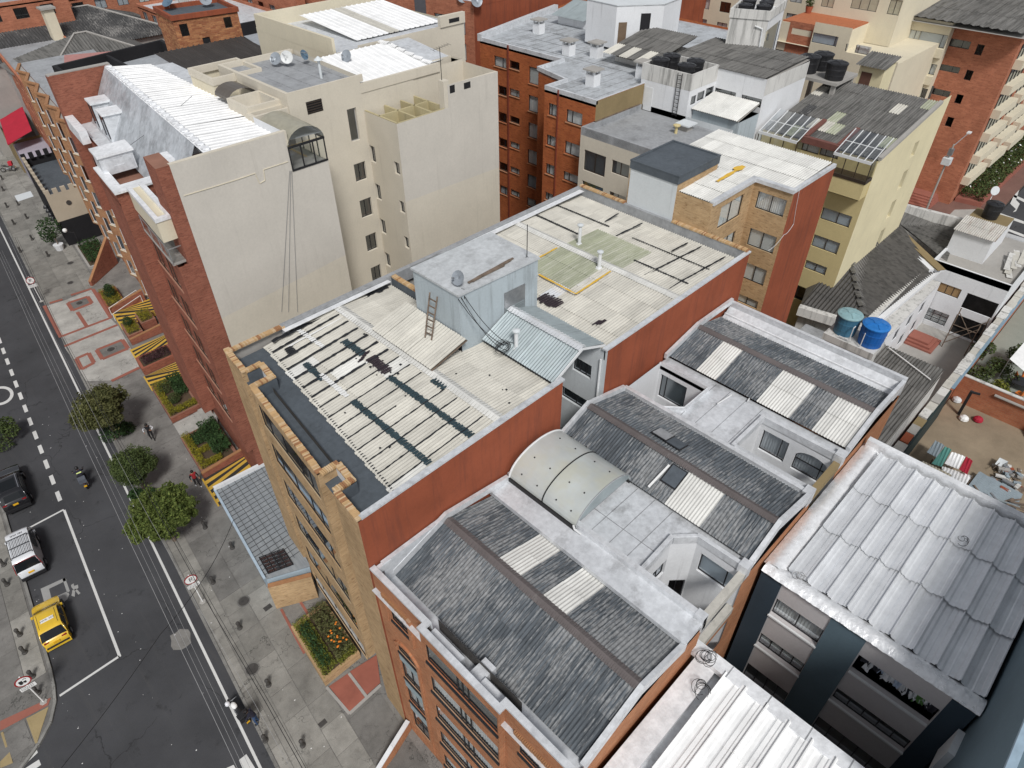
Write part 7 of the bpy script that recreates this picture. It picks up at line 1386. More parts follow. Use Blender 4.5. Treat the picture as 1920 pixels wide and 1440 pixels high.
def bush(label,c,r,n,mat,size=0.12,name='shrub',sq=0.8):
    t=thing(name,label,'shrub',(c[0],c[1],0));rn=random.Random(int(c[0]*7));MB().tube((c[0],c[1],0),(c[0]+0.1,c[1],c[2]),0.06,6).build('stem',wood,t);P=[]
    for k in range(5):cc=V(c)+V((rn.uniform(-r,r)*0.6,rn.uniform(-r,r)*0.6,rn.uniform(-r,r)*0.4));P+=ball_pts(cc,r*rn.uniform(0.45,0.7),n//5,rn,sq)
    leaves('foliage',t,mat,P,size,int(c[1]*5));return t
random.seed(17)
for k,(x,y,r,l)in enumerate(((1830,705,1.3,'shrub against the dark sheeting beside the boundary wall'),(1850,660,1.2,'second shrub farther along the dark sheeting'),(1885,690,1.2,'leafy shrub beside the garden path'),(1880,725,1.0,'low yellow-green shrub near the orange chairs'),(1905,665,1.1,'shrub near the white awning'))):c=at(x,y,1.0);bush(l,(c.x,c.y,1.0),r,900,leaf_g if k!=3 else leaf_y2)
aw=thing('awning','white ribbed awning at the right edge over the garden','awning',at(1905,660,2.6));q=[at(1893,673,2.6),at(1922,640,2.6),at(1960,690,2.6),at(1925,700,2.6)];MB().poly(q).build('canopy',whitesheet,aw);[MB().tube(p,V((p.x,p.y,0)),0.04).build('post',steel,aw)for p in q[:2]]
orange_pl=plain('orange_plastic',(0.62,0.17,0.02),0.45)
def garden_chair(label,px,ang):
    c=at(*px,0.02);t=thing('chair',label,'chair',c,'orange chairs');R_=Matrix.Rotation(ang,3,'Z')
    def T(p):return c+R_@V(p)
    MB().obox(T((-0.28,-0.28,0.42)),R_@V((0.56,0,0)),R_@V((0,0.56,0)),V((0,0,0.06))).build('seat',orange_pl,t);MB().obox(T((-0.28,0.24,0.46)),R_@V((0.56,0,0)),R_@V((0,0.06,0)),V((0,0,0.5))).build('backrest',orange_pl,t)
    for dx in(-0.25,0.21):
        for dy in(-0.25,0.2):MB().obox(T((dx,dy,0)),R_@V((0.04,0,0)),R_@V((0,0.04,0)),V((0,0,0.42))).build('leg',orange_pl,t)
garden_chair('orange chair behind the dark table in the garden',(1905,716),0.4);garden_chair('orange chair in front of the dark table in the garden',(1908,745),2.8);garden_chair('orange chair at the far end of the dark garden table',(1919,712),0.2)
tb_=thing('garden_table','dark rectangular table between orange chairs at the right edge','table',at(1915,730,0));c_=at(1915,730,0.02);MB().box(c_.x-0.7,c_.y-0.9,0.7,c_.x+0.7,c_.y+0.9,0.76).build('top',blackframe,tb_);[MB().box(c_.x+dx,c_.y+dy,0.02,c_.x+dx+0.06,c_.y+dy+0.06,0.7).build('leg',blackframe,tb_)for dx in(-0.65,0.55)for dy in(-0.85,0.75)]
for nm,lb,px,mt in(('sack','white plastic sack by the black post in the yard',(1808,783),whitepaint),('sack','white and red bag on the stool by the garden wall',(1835,785),redsheet),('sack','crumpled pale bag inside the gate corner',(1795,748),palegrey)):
    c_=at(*px,0.3);m=MB();P=ball_pts(c_,0.38,60,random.Random(px[0]));m.lathe(c_-V((0,0,0.3)),[(0.25,0),(0.38,0.15),(0.34,0.35),(0.15,0.5)],9);tag(m.build(nm,mt,origin=c_),lb,'bag')
po=thing('post','black post with bracket standing by the garden wall','post',at(1797,777,0));c_=at(1797,777,0);MB().bar(c_,c_+V((0,0,2.6)),0.22,0.22,0,V((0,1,0))).build('post',blackframe,po);MB().bar(c_+V((0,0,2.5)),c_+V((0.2,-0.6,2.5)),0.15,0.15).build('bracket',blackframe,po)
hp=thing('debris_heap','heap of rubble, planks and scrap at the right of the yard','rubble',at(*zy(1380,1040),0));rn=random.Random(41)
for k in range(70):
    p=at(*zy(rn.uniform(1230,1440),rn.uniform(980,1180)),rn.uniform(0.05,0.5));e=rn.uniform(0.08,0.3);M_=Matrix.Rotation(rn.uniform(0,3),3,'Z');MB().obox(p,M_@V((e*rn.uniform(1,3),0,rn.uniform(-0.1,0.1))),M_@V((0,e,0)),V((0,0,e*0.5))).build('fragment',rn.choice([wood,concrete,rust,dirtywhite,steel,bluesheet]),hp)
for k in range(12):
    p=at(*zy(rn.uniform(820,1330),rn.uniform(1180,1330)),0.6+0.04*k);M_=Matrix.Rotation(rn.uniform(-0.9,0.5),3,'Z');MB().obox(p,M_@V((0,-rn.uniform(2,4),0.1)),M_@V((0.14,0,0)),V((0,0,0.06))).build('bar',rn.choice([steel,greysheet,wood]),hp)
sl2=thing('soil_bank','brown weedy soil bank along the back of the silver roof','soil bank',at(*zy(1000,1350),0));pts_=[at(*zy(*p),0.6)for p in((690,1210),(860,1230),(1200,1360),(1440,1400),(1440,1480),(1000,1480))];MB().prism([(p.x,p.y)for p in pts_],0,0.6).build('bank',soil,sl2);leaves('weeds',sl2,leaf_o,[pts_[0].lerp(pts_[3],rn.random())+V((rn.uniform(-2.5,0.3),rn.uniform(-1,1),rn.uniform(0,0.3)))for _ in range(900)],0.12,9)['kind']='stuff'
# ================================================================ tan sawtooth row, roofs of the upper left
tr_=thing('apartment_building','long tan brick terrace with sawtooth bays along the far street','building',st(9,78));ZT=17.0
block(tr_,7.9,16,58.1,98,0,ZT,far_brick,'wall',greymem)
nb=8;L=(97.5-58.5)/nb;rowb=brick('brown_orange_brick',(0.44,0.235,0.12),(0.35,0.17,0.085),(0.38,0.25,0.16),(0.16,0.07,0.04),0.5)
for i in range(nb):
    y0=58.5+i*L;A_,B_,C_=sp(7.85,y0+L),sp(7.1,y0+L*0.42),sp(7.85,y0)
    f1=Face(tr_,A_,B_,0.08);f1.build(2.6,ZT,rowb,'bay_wall');f2_=Face(tr_,B_,C_,0.08)
    for k in range(5):f2_.winuz(0.35,13.9-k*2.75,1.75,15.5-k*2.75,cols=2,pane=pane_b,frame=whiteframe,curtain='white' if(i+k)%2 else None,sill=cream,silld=0.08)
    f2_.build(2.6,ZT,rowb,'bay_wall');MB().poly([(*A_,ZT-0.02),(*B_,ZT-0.02),(*C_,ZT-0.02)]).build('bay_roof',concrete,tr_);MB().poly([(*A_,2.6),(*C_,2.6),(*B_,2.6)]).build('bay_underside',concrete,tr_)
    for a,b in((A_,B_),(B_,C_)):MB().bar((*a,ZT+0.05),(*b,ZT+0.05),0.3,0.16).build('bay_coping',cop[2],tr_)
for k in range(3):block(tr_,8.6+k*0.2,11.2,61.5+k*5.2,63.9+k*5.2,ZT,18.6+0.9*k,far_brick,'brick_turret',greymem)
bk=thing('building','flat grey roofs with black parapets behind the silver mansard','building',(24,75,0));ZK=20.0
bp=[(17.0,60.2),(27.6,59.0),(29.0,82),(17.8,80)];hull(bk,bp,0,ZK,far_brick,cap=ZK-0.9);MB().prism(bp,ZK-1.0,ZK-0.85).build('flat_roof',membrane('blue_grey_roof',(0.36,0.385,0.41),(0.25,0.26,0.27),0,0.8,0.4,0.55),bk);coping(bk,bp,0.35,ZK-0.9,ZK+0.3,blackp,'black_parapet',closed=True);coping(bk,[(22.6,60),(22.9,81)],0.3,ZK-0.9,ZK+0.2,blackp,'black_parapet');MB().box(20,70,ZK-0.9,21.6,71.5,ZK-0.6).build('skylight_dome',palegrey,bk);MB().box(24.5,72,ZK-0.9,26.1,73.4,ZK-0.6).build('skylight_dome',palegrey,bk)
bk2=thing('building','flat blue-grey roofs with black parapets right of the brick cube','building',(42,78,0));bp=[(33.5,64.5),(46.5,62.0),(48.5,82.5),(36.5,82)];hull(bk2,bp,0,ZK,far_brick,cap=ZK-0.9);MB().prism(bp,ZK-1.0,ZK-0.85).build('flat_roof',MATS['blue_grey_roof'],bk2);coping(bk2,bp,0.4,ZK-0.9,ZK+0.4,blackp,'black_parapet',closed=True);coping(bk2,[(40.0,64),(41.4,82)],0.4,ZK-0.9,ZK+0.3,blackp,'black_parapet');MB().box(37.0,74,ZK-0.9,38.8,75.6,ZK-0.55).build('skylight_dome',palegrey,bk2);MB().box(38.2,66.5,ZK-0.9,40.6,69,ZK+0.9).build('black_hut',blackp,bk2)
cu_=thing('brick_tower','square tan-red brick rooftop tower with two windows and black door','roof tower',(30,75,19));cubrick=brick('mottled_brick',(0.50,0.24,0.11),(0.30,0.11,0.055),(0.34,0.22,0.14),(0.14,0.05,0.03),0.75,w=0.5,h=0.14)
cA,cB=(27.5,73.2),(33.7,72.3);cF=Face(cu_,cA,cB,0.12);cF.win(335,46,357,67,cols=1,pane=pane_d);cF.win(418,33,437,51,cols=1,pane=pane_d);a=cF.uz(379,71);b=cF.uz(403,106);cF.hole(a[0],19.2,b[0],a[1]);cF.build(19,24.0,cubrick);MB().obox(cF.P(a[0],19.2,-0.1),cF.u*(b[0]-a[0]),cF.n*0.02,V((0,0,a[1]-19.2))).build('door',blackp,cu_)
hull(cu_,[cA,cB,(34.3,77.5),(28.1,78.4)],19,24.0,cubrick,skip=(0,),cap=23.7);MB().prism([cA,cB,(34.3,77.5),(28.1,78.4)],23.6,23.75).build('flat_roof',darkmem,cu_);coping(cu_,[cA,cB,(34.3,77.5),(28.1,78.4)],0.28,23.7,24.12,rust,'parapet',closed=True)
dish('satellite_dish','dark blue dish on the left of the brick tower roof',at(318,14,24),0.6,(-0.5,-0.2,0.8),bluedish,0.4);dish('satellite_dish','pale dish on the right of the brick tower roof',at(388,8,24),0.6,(-0.3,-0.7,0.6),greydish,0.4)
dsh=thing('roof_shelter','dark ribbed lean-to roof below the brick tower','shelter',(28,65,19));MB().box(24.5,60.5,19.0,33.0,71.5,20.6).build('wall',cream,dsh);O=V((24.4,60.2,20.7));a=V((24.4,71.8,21.6))-O;roof_sheets(dsh,O,a,V((1,0,0)),a.length,8.8,sheet('dark_brown_sheet',(0.05,0.045,0.042),(0.10,0.09,0.085),0.5,ax=1),sw=1.1,sl=6,pitch=0.55,amp=0.07,prof='rib')
def hipped(label,x0,y0,x1,y1,z,zr_,mat,wallm=None,skew=0.0):
    t=thing('house',label,'house',((x0+x1)/2,(y0+y1)/2,0));hull(t,rect(x0,y0,x1,y1),0,z,wallm or dirtywhite);xm=(x0+x1)/2
    A_,B_,C_,D_=V((x0-0.5,y0-0.5,z)),V((x1+0.5,y0-0.5,z)),V((x1+0.5,y1+0.5,z)),V((x0-0.5,y1+0.5,z));h=(y1-y0)/2;R0_,R1_=V((x0+h,(y0+y1)/2,zr_)),V((x1-h,(y0+y1)/2,zr_))
    MB().poly([A_,B_,R1_,R0_]).poly([B_,C_,R1_]).poly([C_,D_,R0_,R1_]).poly([D_,A_,R0_]).build('roof',mat,t);tri_corr(t,A_,B_,[R1_,R0_],V((0,1,0.3)),mat,0.4,0.05,'roof_sheets');tri_corr(t,D_,A_,R0_,V((1,0,0.3)),mat,0.4,0.05,'roof_sheets');MB().path([A_+V((0,0,0.1)),R0_+V((0,0,0.12)),R1_+V((0,0,0.12)),B_+V((0,0,0.1))],0.14,5).build('ridge_line',concrete,t);return t
hipped('grey hipped roof with white repair patch at upper left',20.5,103,38,119,12.4,16.2,oldsheety,concrete);hipped('second long grey hipped roof behind, at the far upper left',16,122,46,140,12.0,15.6,flake2y,concrete);hipped('light grey hip roof of the farthest house at the top left',34,148,52,164,11,15,oldsheet,concrete)
p=at(137,80,15);MB().bar(at(112,90,14.6),at(140,76,15.0),0.9,0.06).build('white_patch',whitesheet,bk)if False else None
ch=thing('chimney','cream square chimney with flat lid on the grey hipped roofs','chimney',at(103,60,13));c_=at(105,62,14);MB().box(c_.x-0.7,c_.y-0.7,12,c_.x+0.7,c_.y+0.7,17.2).build('shaft',cream,ch);MB().box(c_.x-1.0,c_.y-1.0,17.2,c_.x+1.0,c_.y+1.0,17.45).build('cap',concrete,ch)
pk_=thing('roof_panel','flat pink roof strip behind the black parapet','roof',(27,90,0));MB().prism([(19.6,86.5),(31,83.5),(33,92),(23,97)],12,17.2).build('pink_roof',plain('pink_roof',(0.42,0.20,0.18),0.8),pk_)
filler('grey stained blank wall block at the far left top',rect(22,150,34,175),20,dirtywhite,greymem);filler('dark slate walled block at the far left top',rect(35.5,168,60,200),22,plain('slate_wall',(0.10,0.115,0.14),0.8),greymem,(3,));filler('long brick block with white windows across the top',rect(58,104,59.5,150),19,far_brick,greymem,(3,));filler('low brick house row behind the black parapets',rect(44,98,57,130),15,far_brick,silver,(0,3));filler('weathered white tower at the end of the grey roofs',rect(46,112,51,118),19,dirtywhite,concrete);filler('old brick block beside the far street on the left',[sp(7.6,128),sp(20,128),sp(20,170),sp(7.6,170)],18,far_brick,greymem,(3,0));filler('green topped house behind the brick tower',rect(52,128,66,150),17,plain('green_wall',(0.10,0.25,0.13),0.8),plain('green_roof',(0.13,0.30,0.16),0.8));filler('brick party block left of the grey roofs',[sp(7.9,99),sp(17,99),sp(17,126),sp(7.9,126)],13.5,far_brick,greymem,(3,));filler('brick block closing the far street',[sp(-40,210),sp(40,205),sp(40,240),sp(-40,240)],20,far_brick,greymem,(0,))
filler('cream stained wall of the left far corner',[sp(7.7,172),sp(22,172),sp(22,200),sp(7.7,200)],17,dirtywhite,greymem,(3,0));filler('brick block far behind the brick tower',rect(36,140,52,166),15.5,far_brick,greymem,(0,3))
cs_=thing('shop_house','small sand-coloured castle fronted house with battlements on the far pavement','house',st(6,95));s0,s1,y0,y1,zc=3.9,9.5,87.0,100.0,6.2
sandm=plaster('sand_plaster',(0.46,0.40,0.31),(0.2,0.18,0.14),0.15);cfc=Face(cs_,sp(s0,y0),sp(7.9,y0));cfc.build(3.0,zc,sandm);simple_wall(cs_,sp(s0,y0),sp(7.9,y0),0,3.0,blackp);hull(cs_,[sp(s0,y0),sp(s1,y0),sp(s1,y1),sp(s0,y1)],0,zc,blackp,skip=(0,),cap=zc-1.0);MB().prism([sp(s0+0.2,y0+0.2),sp(s1,y0+0.2),sp(s1,y1),sp(s0+0.2,y1)],zc-1.1,zc-0.95).build('flat_roof',darkmem,cs_)
for k in range(6):
    MB().prism([sp(s0+k*0.85,y0),sp(s0+k*0.85+0.5,y0),sp(s0+k*0.85+0.5,y0+0.3),sp(s0+k*0.85,y0+0.3)],zc,zc+0.5).build('battlement',sandm,cs_);MB().prism([sp(s0+k*0.85,y1-0.3),sp(s0+k*0.85+0.5,y1-0.3),sp(s0+k*0.85+0.5,y1),sp(s0+k*0.85,y1)],zc,zc+0.7).build('battlement',blackp,cs_)
for k in range(9):MB().prism([sp(s0-0.02,y0+0.6+k*1.4),sp(s0+0.3,y0+0.6+k*1.4),sp(s0+0.3,y0+1.2+k*1.4),sp(s0-0.02,y0+1.2+k*1.4)],zc,zc+0.5).build('battlement',sandm,cs_)
rz=MB();c_=cfc.P(1.9,4.8,0.0);rz.tube(c_,c_+cfc.n*0.06,0.28,12);rz.build('rosette',iron,cs_)
for k in range(4):c_=st(s0-0.25,y0+0.8+k*1.3,3.1);MB().lathe(c_,[(0.3,0),(0.25,0.2),(0.08,0.4)],8).build('wall_lantern',blackframe,cs_)
lh=thing('house','pale lilac garage front with low slab roof on the far pavement','house',st(6,105));hull(lh,[sp(4.2,100.6),sp(8,100.6),sp(8,113),sp(4.2,113)],0,4.2,plaster('lilac_plaster',(0.36,0.34,0.39),(0.2,0.18,0.2),0.2),cap=4.15)
rdh=thing('house','small house with bright red ribbed roof at the left edge','house',st(6,118));hull(rdh,[sp(4.0,113.6),sp(8,113.6),sp(8,124),sp(4.0,124)],0,4.4,ochre);rq=[at(0,225,5.4),at(42,200,6.2),at(60,245,6.2),at(15,273,5.4)];MB().poly(rq).build('roof',redsheet,rdh);tri_corr(rdh,rq[0],rq[3],[rq[2],rq[1]],V((1,0.2,0.2)),redsheet,0.5,0.06,'roof_sheets')
pl_=thing('potted_tree','small dark tree in a white tub beside the castle fronted house','tree',st(2.9,86.8));c_=st(2.9,86.8);MB().lathe(c_,[(0.4,0),(0.55,0.7),(0.5,0.7)],12).build('tub',whitep,pl_);MB().tube(c_+V((0,0,0.6)),c_+V((0.1,0.4,2.2)),0.06).build('trunk',wood,pl_);rn=random.Random(2);leaves('crown',pl_,leaf_d,ball_pts(c_+V((0,0.5,2.6)),1.3,600,rn,1.0)+ball_pts(c_+V((-0.3,1.2,1.6)),0.9,300,rn),0.14,4)
gdn=planter('sunken planted bed with globe lamp by the far brick entrance',4.4,7.0,79.6,86.0,0.3,concrete,[((4.7,6.8,80,85.5),0.9,leaf_d,1200,0.12)]);
gl2=thing('street_lamp','black post lamp with white globe beside the planted bed','lamp',st(5.1,86.5));c_=at(155,470,0);MB().tube(c_,c_+V((0,0,2.4)),0.05).tube(c_+V((0,0,2.3)),c_+V((-0.7,0.2,2.6)),0.04).build('post',blackframe,gl2);MB().lathe(c_+V((-0.75,0.2,2.55)),[(0.05,0),(0.2,0.1),(0.25,0.25),(0.2,0.4),(0.05,0.48)],12).build('globe',whitepaint,gl2)
gl4=thing('street_lamp','slim black lamp with white ball in front of the lilac house','lamp',at(60,322,0));c_=at(58,324,0);MB().tube(c_,c_+V((0,0,4.5)),0.06).build('post',blackframe,gl4);MB().lathe(c_+V((0,0,4.45)),[(0.05,0),(0.25,0.12),(0.3,0.3),(0.25,0.48),(0.05,0.58)],12).build('globe',whitepaint,gl4)
flat('white_grating',walk,[(27,367),(57,358),(63,368),(33,378)],0.01,palegrey)
filler('brick block on the left side of the street',[sp(-40,62),sp(-15.5,62),sp(-15.5,120),sp(-40,120)],9,far_brick,greymem,(1,))
# ================================================================ street life
def text_mesh(txt,size,name,mat):
    cu=bpy.data.curves.new(name,'FONT');cu.body=txt;cu.size=size;cu.align_x='CENTER';cu.align_y='CENTER';o=bpy.data.objects.new(name,cu);COL.objects.link(o);bpy.context.view_layer.update()
    me=bpy.data.meshes.new_from_object(o.evaluated_get(bpy.context.evaluated_depsgraph_get()));bpy.data.objects.remove(o);bpy.data.curves.remove(cu);me.materials.clear();me.materials.append(mat);return me
def local_part(me,name,parent,M=None):
    o=bpy.data.objects.new(name,me);COL.objects.link(o);o.parent=parent;ORI[o.name]=V((0,0,0))
    if M is not None:o.matrix_local=M
    return o
carglass=plain('car_glass',(0.010,0.012,0.014),0.12,0,0.25,0.05);rubber=plain('tyre_rubber',(0.015,0.015,0.016),0.8);redlamp=plain('red_lamp',(0.28,0.01,0.012),0.2,0,0.6);blackplastic=plain('black_plastic',(0.02,0.02,0.022),0.5);platey=plain('yellow_plate',(0.75,0.42,0.02),0.5);chrome=plain('chrome',(0.6,0.6,0.62),0.15,0.9)
def paint(name,c,rough=0.22):
    t=NT(name,rough,0,0.5);t.b.inputs['Coat Weight'].default_value=0.6;t.b.inputs['Coat Roughness'].default_value=0.08;col=t.val(c,t.ramp(t.noise(t.pos((1,1,1)),2,4),0.3,0.7),0.92,1.05);return t.done(col)
def car(name,label,cat,loc,rot,L_,W_,H_,belt,prof,wins,body,roofx):
    """prof: side outline (x along the car, front +, z); half width narrows above the belt line"""
    t=thing(name,label,cat,loc);t.rotation_euler=(0,0,rot);ORI[t.name]=V((0,0,0))
    def hw(z,x):
        w_=W_/2
        if z>belt:w_*=1-0.20*min(1,(z-belt)/(H_-belt))
        if z<0.35:w_*=0.95
        e=L_/2-abs(x);
        if e<0.5:w_*=1-0.14*(1-e/0.5)**2
        return w_
    P=[]
    for(a,b)in zip(prof,prof[1:]+prof[:1]):
        n=max(1,int(math.hypot(b[0]-a[0],b[1]-a[1])/0.22))
        for i in range(n):P.append((a[0]+(b[0]-a[0])*i/n,a[1]+(b[1]-a[1])*i/n))
    n=len(P);m=MB();rows=[]
    for f in(-1.0,-0.93,-0.6,0,0.6,0.93,1.0):
        rows.append([V((p[0]*(1 if abs(f)<0.95 else 0.985),f*hw(p[1],p[0]),p[1]+(0.03 if abs(f)<0.7 and p[1]>0.5 else 0)-(0.025 if abs(f)>0.95 and p[1]>0.5 else 0)))for p in P])
    pts=[q for r in rows for q in r];F=[]
    for r in range(len(rows)-1):F+=[[r*n+i,r*n+(i+1)%n,(r+1)*n+(i+1)%n,(r+1)*n+i]for i in range(n)]
    F.append(list(range(n)));F.append([(len(rows)-1)*n+i for i in range(n-1,-1,-1)])
    m.add(pts,F);o=local_part(m.mesh('body',body),'body',t)
    o.data.polygons.foreach_set('use_smooth',[len(p.vertices)==4 for p in o.data.polygons])
    for kind,q in wins:
        g_=MB()
        if kind in('windscreen','rear_window'):
            (xa,za),(xb,zb)=q;d=V((xb-xa,0,zb-za));nn=V((d.z,0,-d.x)).normalized()
            if(nn.x>0)!=(xa>0):nn=-nn
            wa,wb_=hw(za,0)*0.90,hw(zb,0)*0.90;K_=6
            for i in range(K_):
                f0,f1=-1+2*i/K_,-1+2*(i+1)/K_;bow=lambda f:0.035 if abs(f)<0.7 else 0.0
                g_.poly([V((xa,f0*wa,za+bow(f0)))+nn*0.012,V((xa,f1*wa,za+bow(f1)))+nn*0.012,V((xb,f1*wb_,zb+bow(f1)))+nn*0.012,V((xb,f0*wb_,zb+bow(f0)))+nn*0.012])
            local_part(g_.mesh(kind,carglass),kind,t)
        else:
            for s_ in(-1,1):gg=MB();gg.poly([V((x,s_*(hw(z,0)+0.008),z))for x,z in(q if s_>0 else q[::-1])]);local_part(gg.mesh('side_window',carglass),'side_window',t)
    for x in(L_*0.31,-L_*0.30):
        for s_ in(-1,1):
            w_=MB();c=V((x,s_*(W_/2-0.09),0.30));w_.tube(c-V((0,0.1,0)),c+V((0,0.1,0)),0.30,18);wo_=local_part(w_.mesh('wheel',rubber),'wheel',t);k=MB();k.tube(c+V((0,s_*0.095,0)),c+V((0,s_*0.115,0)),0.18,12);r_=local_part(k.mesh('rim',alum),'rim',wo_)
            a_=MB();a_.tube(c-V((0,0.11,0))+V((0,s_*0.0,0.02)),c+V((0,s_*0.095-0.0,0.02)),0.36,18);local_part(a_.mesh('wheel_arch',blackplastic),'wheel_arch',t)
    for s_ in(-1,1):k=MB();k.obox(V((-L_/2-0.015+0.04,s_*(W_/2-0.30)-0.13,belt-0.22)),V((0.10,0,0)),V((0,0.26,0)),V((0,0,0.26)));local_part(k.mesh('tail_light',redlamp),'tail_light',t);k=MB();k.obox(V((roofx[0]-0.15,s_*(W_/2+0.02)-0.09,belt-0.02)),V((0.12,0,0)),V((0,0.18,0)),V((0,0,0.12)));local_part(k.mesh('door_mirror',body),'door_mirror',t)
    k=MB();k.obox(V((-L_/2-0.06,-W_*0.44,0.32)),V((0.14,0,0)),V((0,W_*0.88,0)),V((0,0,0.22)));local_part(k.mesh('rear_bumper',body if 'black' not in label else blackplastic),'rear_bumper',t);k=MB();k.obox(V((-L_/2-0.075,-W_*0.40,0.50)),V((0.12,0,0)),V((0,W_*0.80,0)),V((0,0,0.07)));local_part(k.mesh('bumper_strip',blackplastic),'bumper_strip',t)
    k=MB();k.obox(V((-L_/2-0.03,-0.17,belt-0.22)),V((0.03,0,0)),V((0,0.34,0)),V((0,0,0.15)));local_part(k.mesh('number_plate',platey),'number_plate',t)
    return t
SR=math.pi/2-math.atan(K)
tx=car('taxi','yellow hatchback taxi parked nearest the corner','taxi',st(-8.42,36.25,-0.12),SR,3.6,1.56,1.50,0.92,[(1.80,0.28),(1.80,0.62),(1.62,0.80),(0.95,0.95),(0.35,1.42),(0.1,1.48),(-1.05,1.48),(-1.25,1.43),(-1.68,0.95),(-1.78,0.88),(-1.80,0.28)],[('windscreen',((0.93,0.98),(0.38,1.40))),('rear_window',((-1.64,1.0),(-1.28,1.39))),('side',[(0.72,0.98),(0.28,1.38),(-0.35,1.39),(-0.35,0.96)]),('side',[(-0.42,0.96),(-0.42,1.39),(-1.0,1.37),(-1.3,0.98)])],paint('taxi_yellow',(0.72,0.47,0.035)),(0.75,))
local_part(MB().obox(V((-0.62,-0.36,1.515)),V((0.26,0,0)),V((0,0.72,0)),V((0,0,0.004))).mesh('roof_plate',whitepaint),'roof_plate',tx);local_part(text_mesh('SWR-262',0.20,'roof_number',blackplastic),'roof_number',tx,Matrix.Translation((-0.49,0,1.523))@Matrix.Rotation(-pi/2,4,'Z'))
for y in(-0.5,0.5):local_part(MB().obox(V((-1.0,y-0.012,1.475)),V((1.15,0,0)),V((0,0.024,0)),V((0,0,0.022))).mesh('roof_seam',blackplastic),'roof_seam',tx)
vn=car('van','white van with black roof rack parked behind the taxi','van',st(-8.6,42.9,-0.12),SR,4.1,1.62,1.85,0.98,[(2.05,0.30),(2.05,0.75),(1.95,0.95),(1.72,1.02),(1.25,1.72),(1.0,1.82),(-1.5,1.84),(-1.72,1.78),(-2.0,1.05),(-2.05,0.95),(-2.05,0.30)],[('windscreen',((1.70,1.06),(1.27,1.68))),('rear_window',((-1.97,1.10),(-1.76,1.70))),('side',[(1.5,1.04),(1.12,1.66),(0.45,1.68),(0.45,1.02)]),('side',[(0.38,1.02),(0.38,1.68),(-0.5,1.68),(-0.5,1.02)])],paint('van_white',(0.72,0.74,0.76)),(1.4,))
rk=MB()
for i in range(8):x=-1.35+0*i;yv=-0.6+i*1.2/7;rk.bar((-1.4,yv,2.0),(0.35,yv,2.0),0.03,0.03)
for x in(-1.4,-0.52,0.35):rk.bar((x,-0.62,2.0),(x,0.62,2.0),0.035,0.035)
for x in(-1.4,0.35):
    for y in(-0.6,0.6):rk.tube((x,y,1.82),(x,y,2.0),0.02)
local_part(rk.mesh('roof_rack',blackplastic),'roof_rack',vn);local_part(text_mesh('SMX 284',0.2,'roof_number',blackplastic),'roof_number',vn,Matrix.Translation((0.75,0,1.88))@Matrix.Rotation(-pi/2,4,'Z'))
local_part(MB().bar((-2.02,-0.76,1.05),(-1.80,-0.66,1.75),0.03,0.05).bar((-2.02,0.76,1.05),(-1.80,0.66,1.75),0.03,0.05).bar((-1.80,-0.64,1.79),(-1.80,0.64,1.79),0.03,0.03).mesh('red_trim',redlamp),'red_trim',vn);local_part(MB().box(-1.6,-0.4,1.12,-1.4,0.4,1.3).mesh('parcel',cream),'parcel',vn)
sv=car('car','black sport utility car with yellow plate in the upper bay','car',st(-8.3,50.0,-0.12),SR,4.5,1.82,1.66,1.05,[(2.25,0.32),(2.25,0.80),(2.05,0.98),(1.0,1.10),(0.35,1.58),(0.0,1.64),(-1.55,1.62),(-1.75,1.55),(-2.15,1.08),(-2.25,0.98),(-2.25,0.32)],[('windscreen',((0.98,1.13),(0.38,1.55))),('rear_window',((-2.10,1.13),(-1.79,1.50))),('side',[(0.7,1.12),(0.2,1.54),(-0.5,1.55),(-0.5,1.10)]),('side',[(-0.57,1.10),(-0.57,1.55),(-1.5,1.52),(-1.75,1.14)])],paint('car_black',(0.012,0.012,0.014),0.12),(0.6,))
for y in(-0.62,0.62):local_part(MB().bar((-1.5,y,1.68),(0.2,y,1.68),0.04,0.04).mesh('roof_rail',chrome),'roof_rail',sv)
local_part(MB().obox(V((-1.3,-0.5,1.652)),V((1.2,0,0)),V((0,1.0,0)),V((0,0,0.015))).mesh('sunroof',carglass),'sunroof',sv)
skinm=plain('skin',(0.36,0.20,0.13),0.6);hairm=plain('black_hair',(0.012,0.010,0.010),0.6);jean=plain('blue_denim',(0.035,0.07,0.15),0.85);blackcloth=plain('black_cloth',(0.013,0.013,0.015),0.9);whitecloth=plain('white_cloth',(0.68,0.69,0.72),0.9);redcloth=plain('red_cloth',(0.30,0.02,0.025),0.85);navycloth=plain('navy_cloth',(0.02,0.02,0.035),0.9)
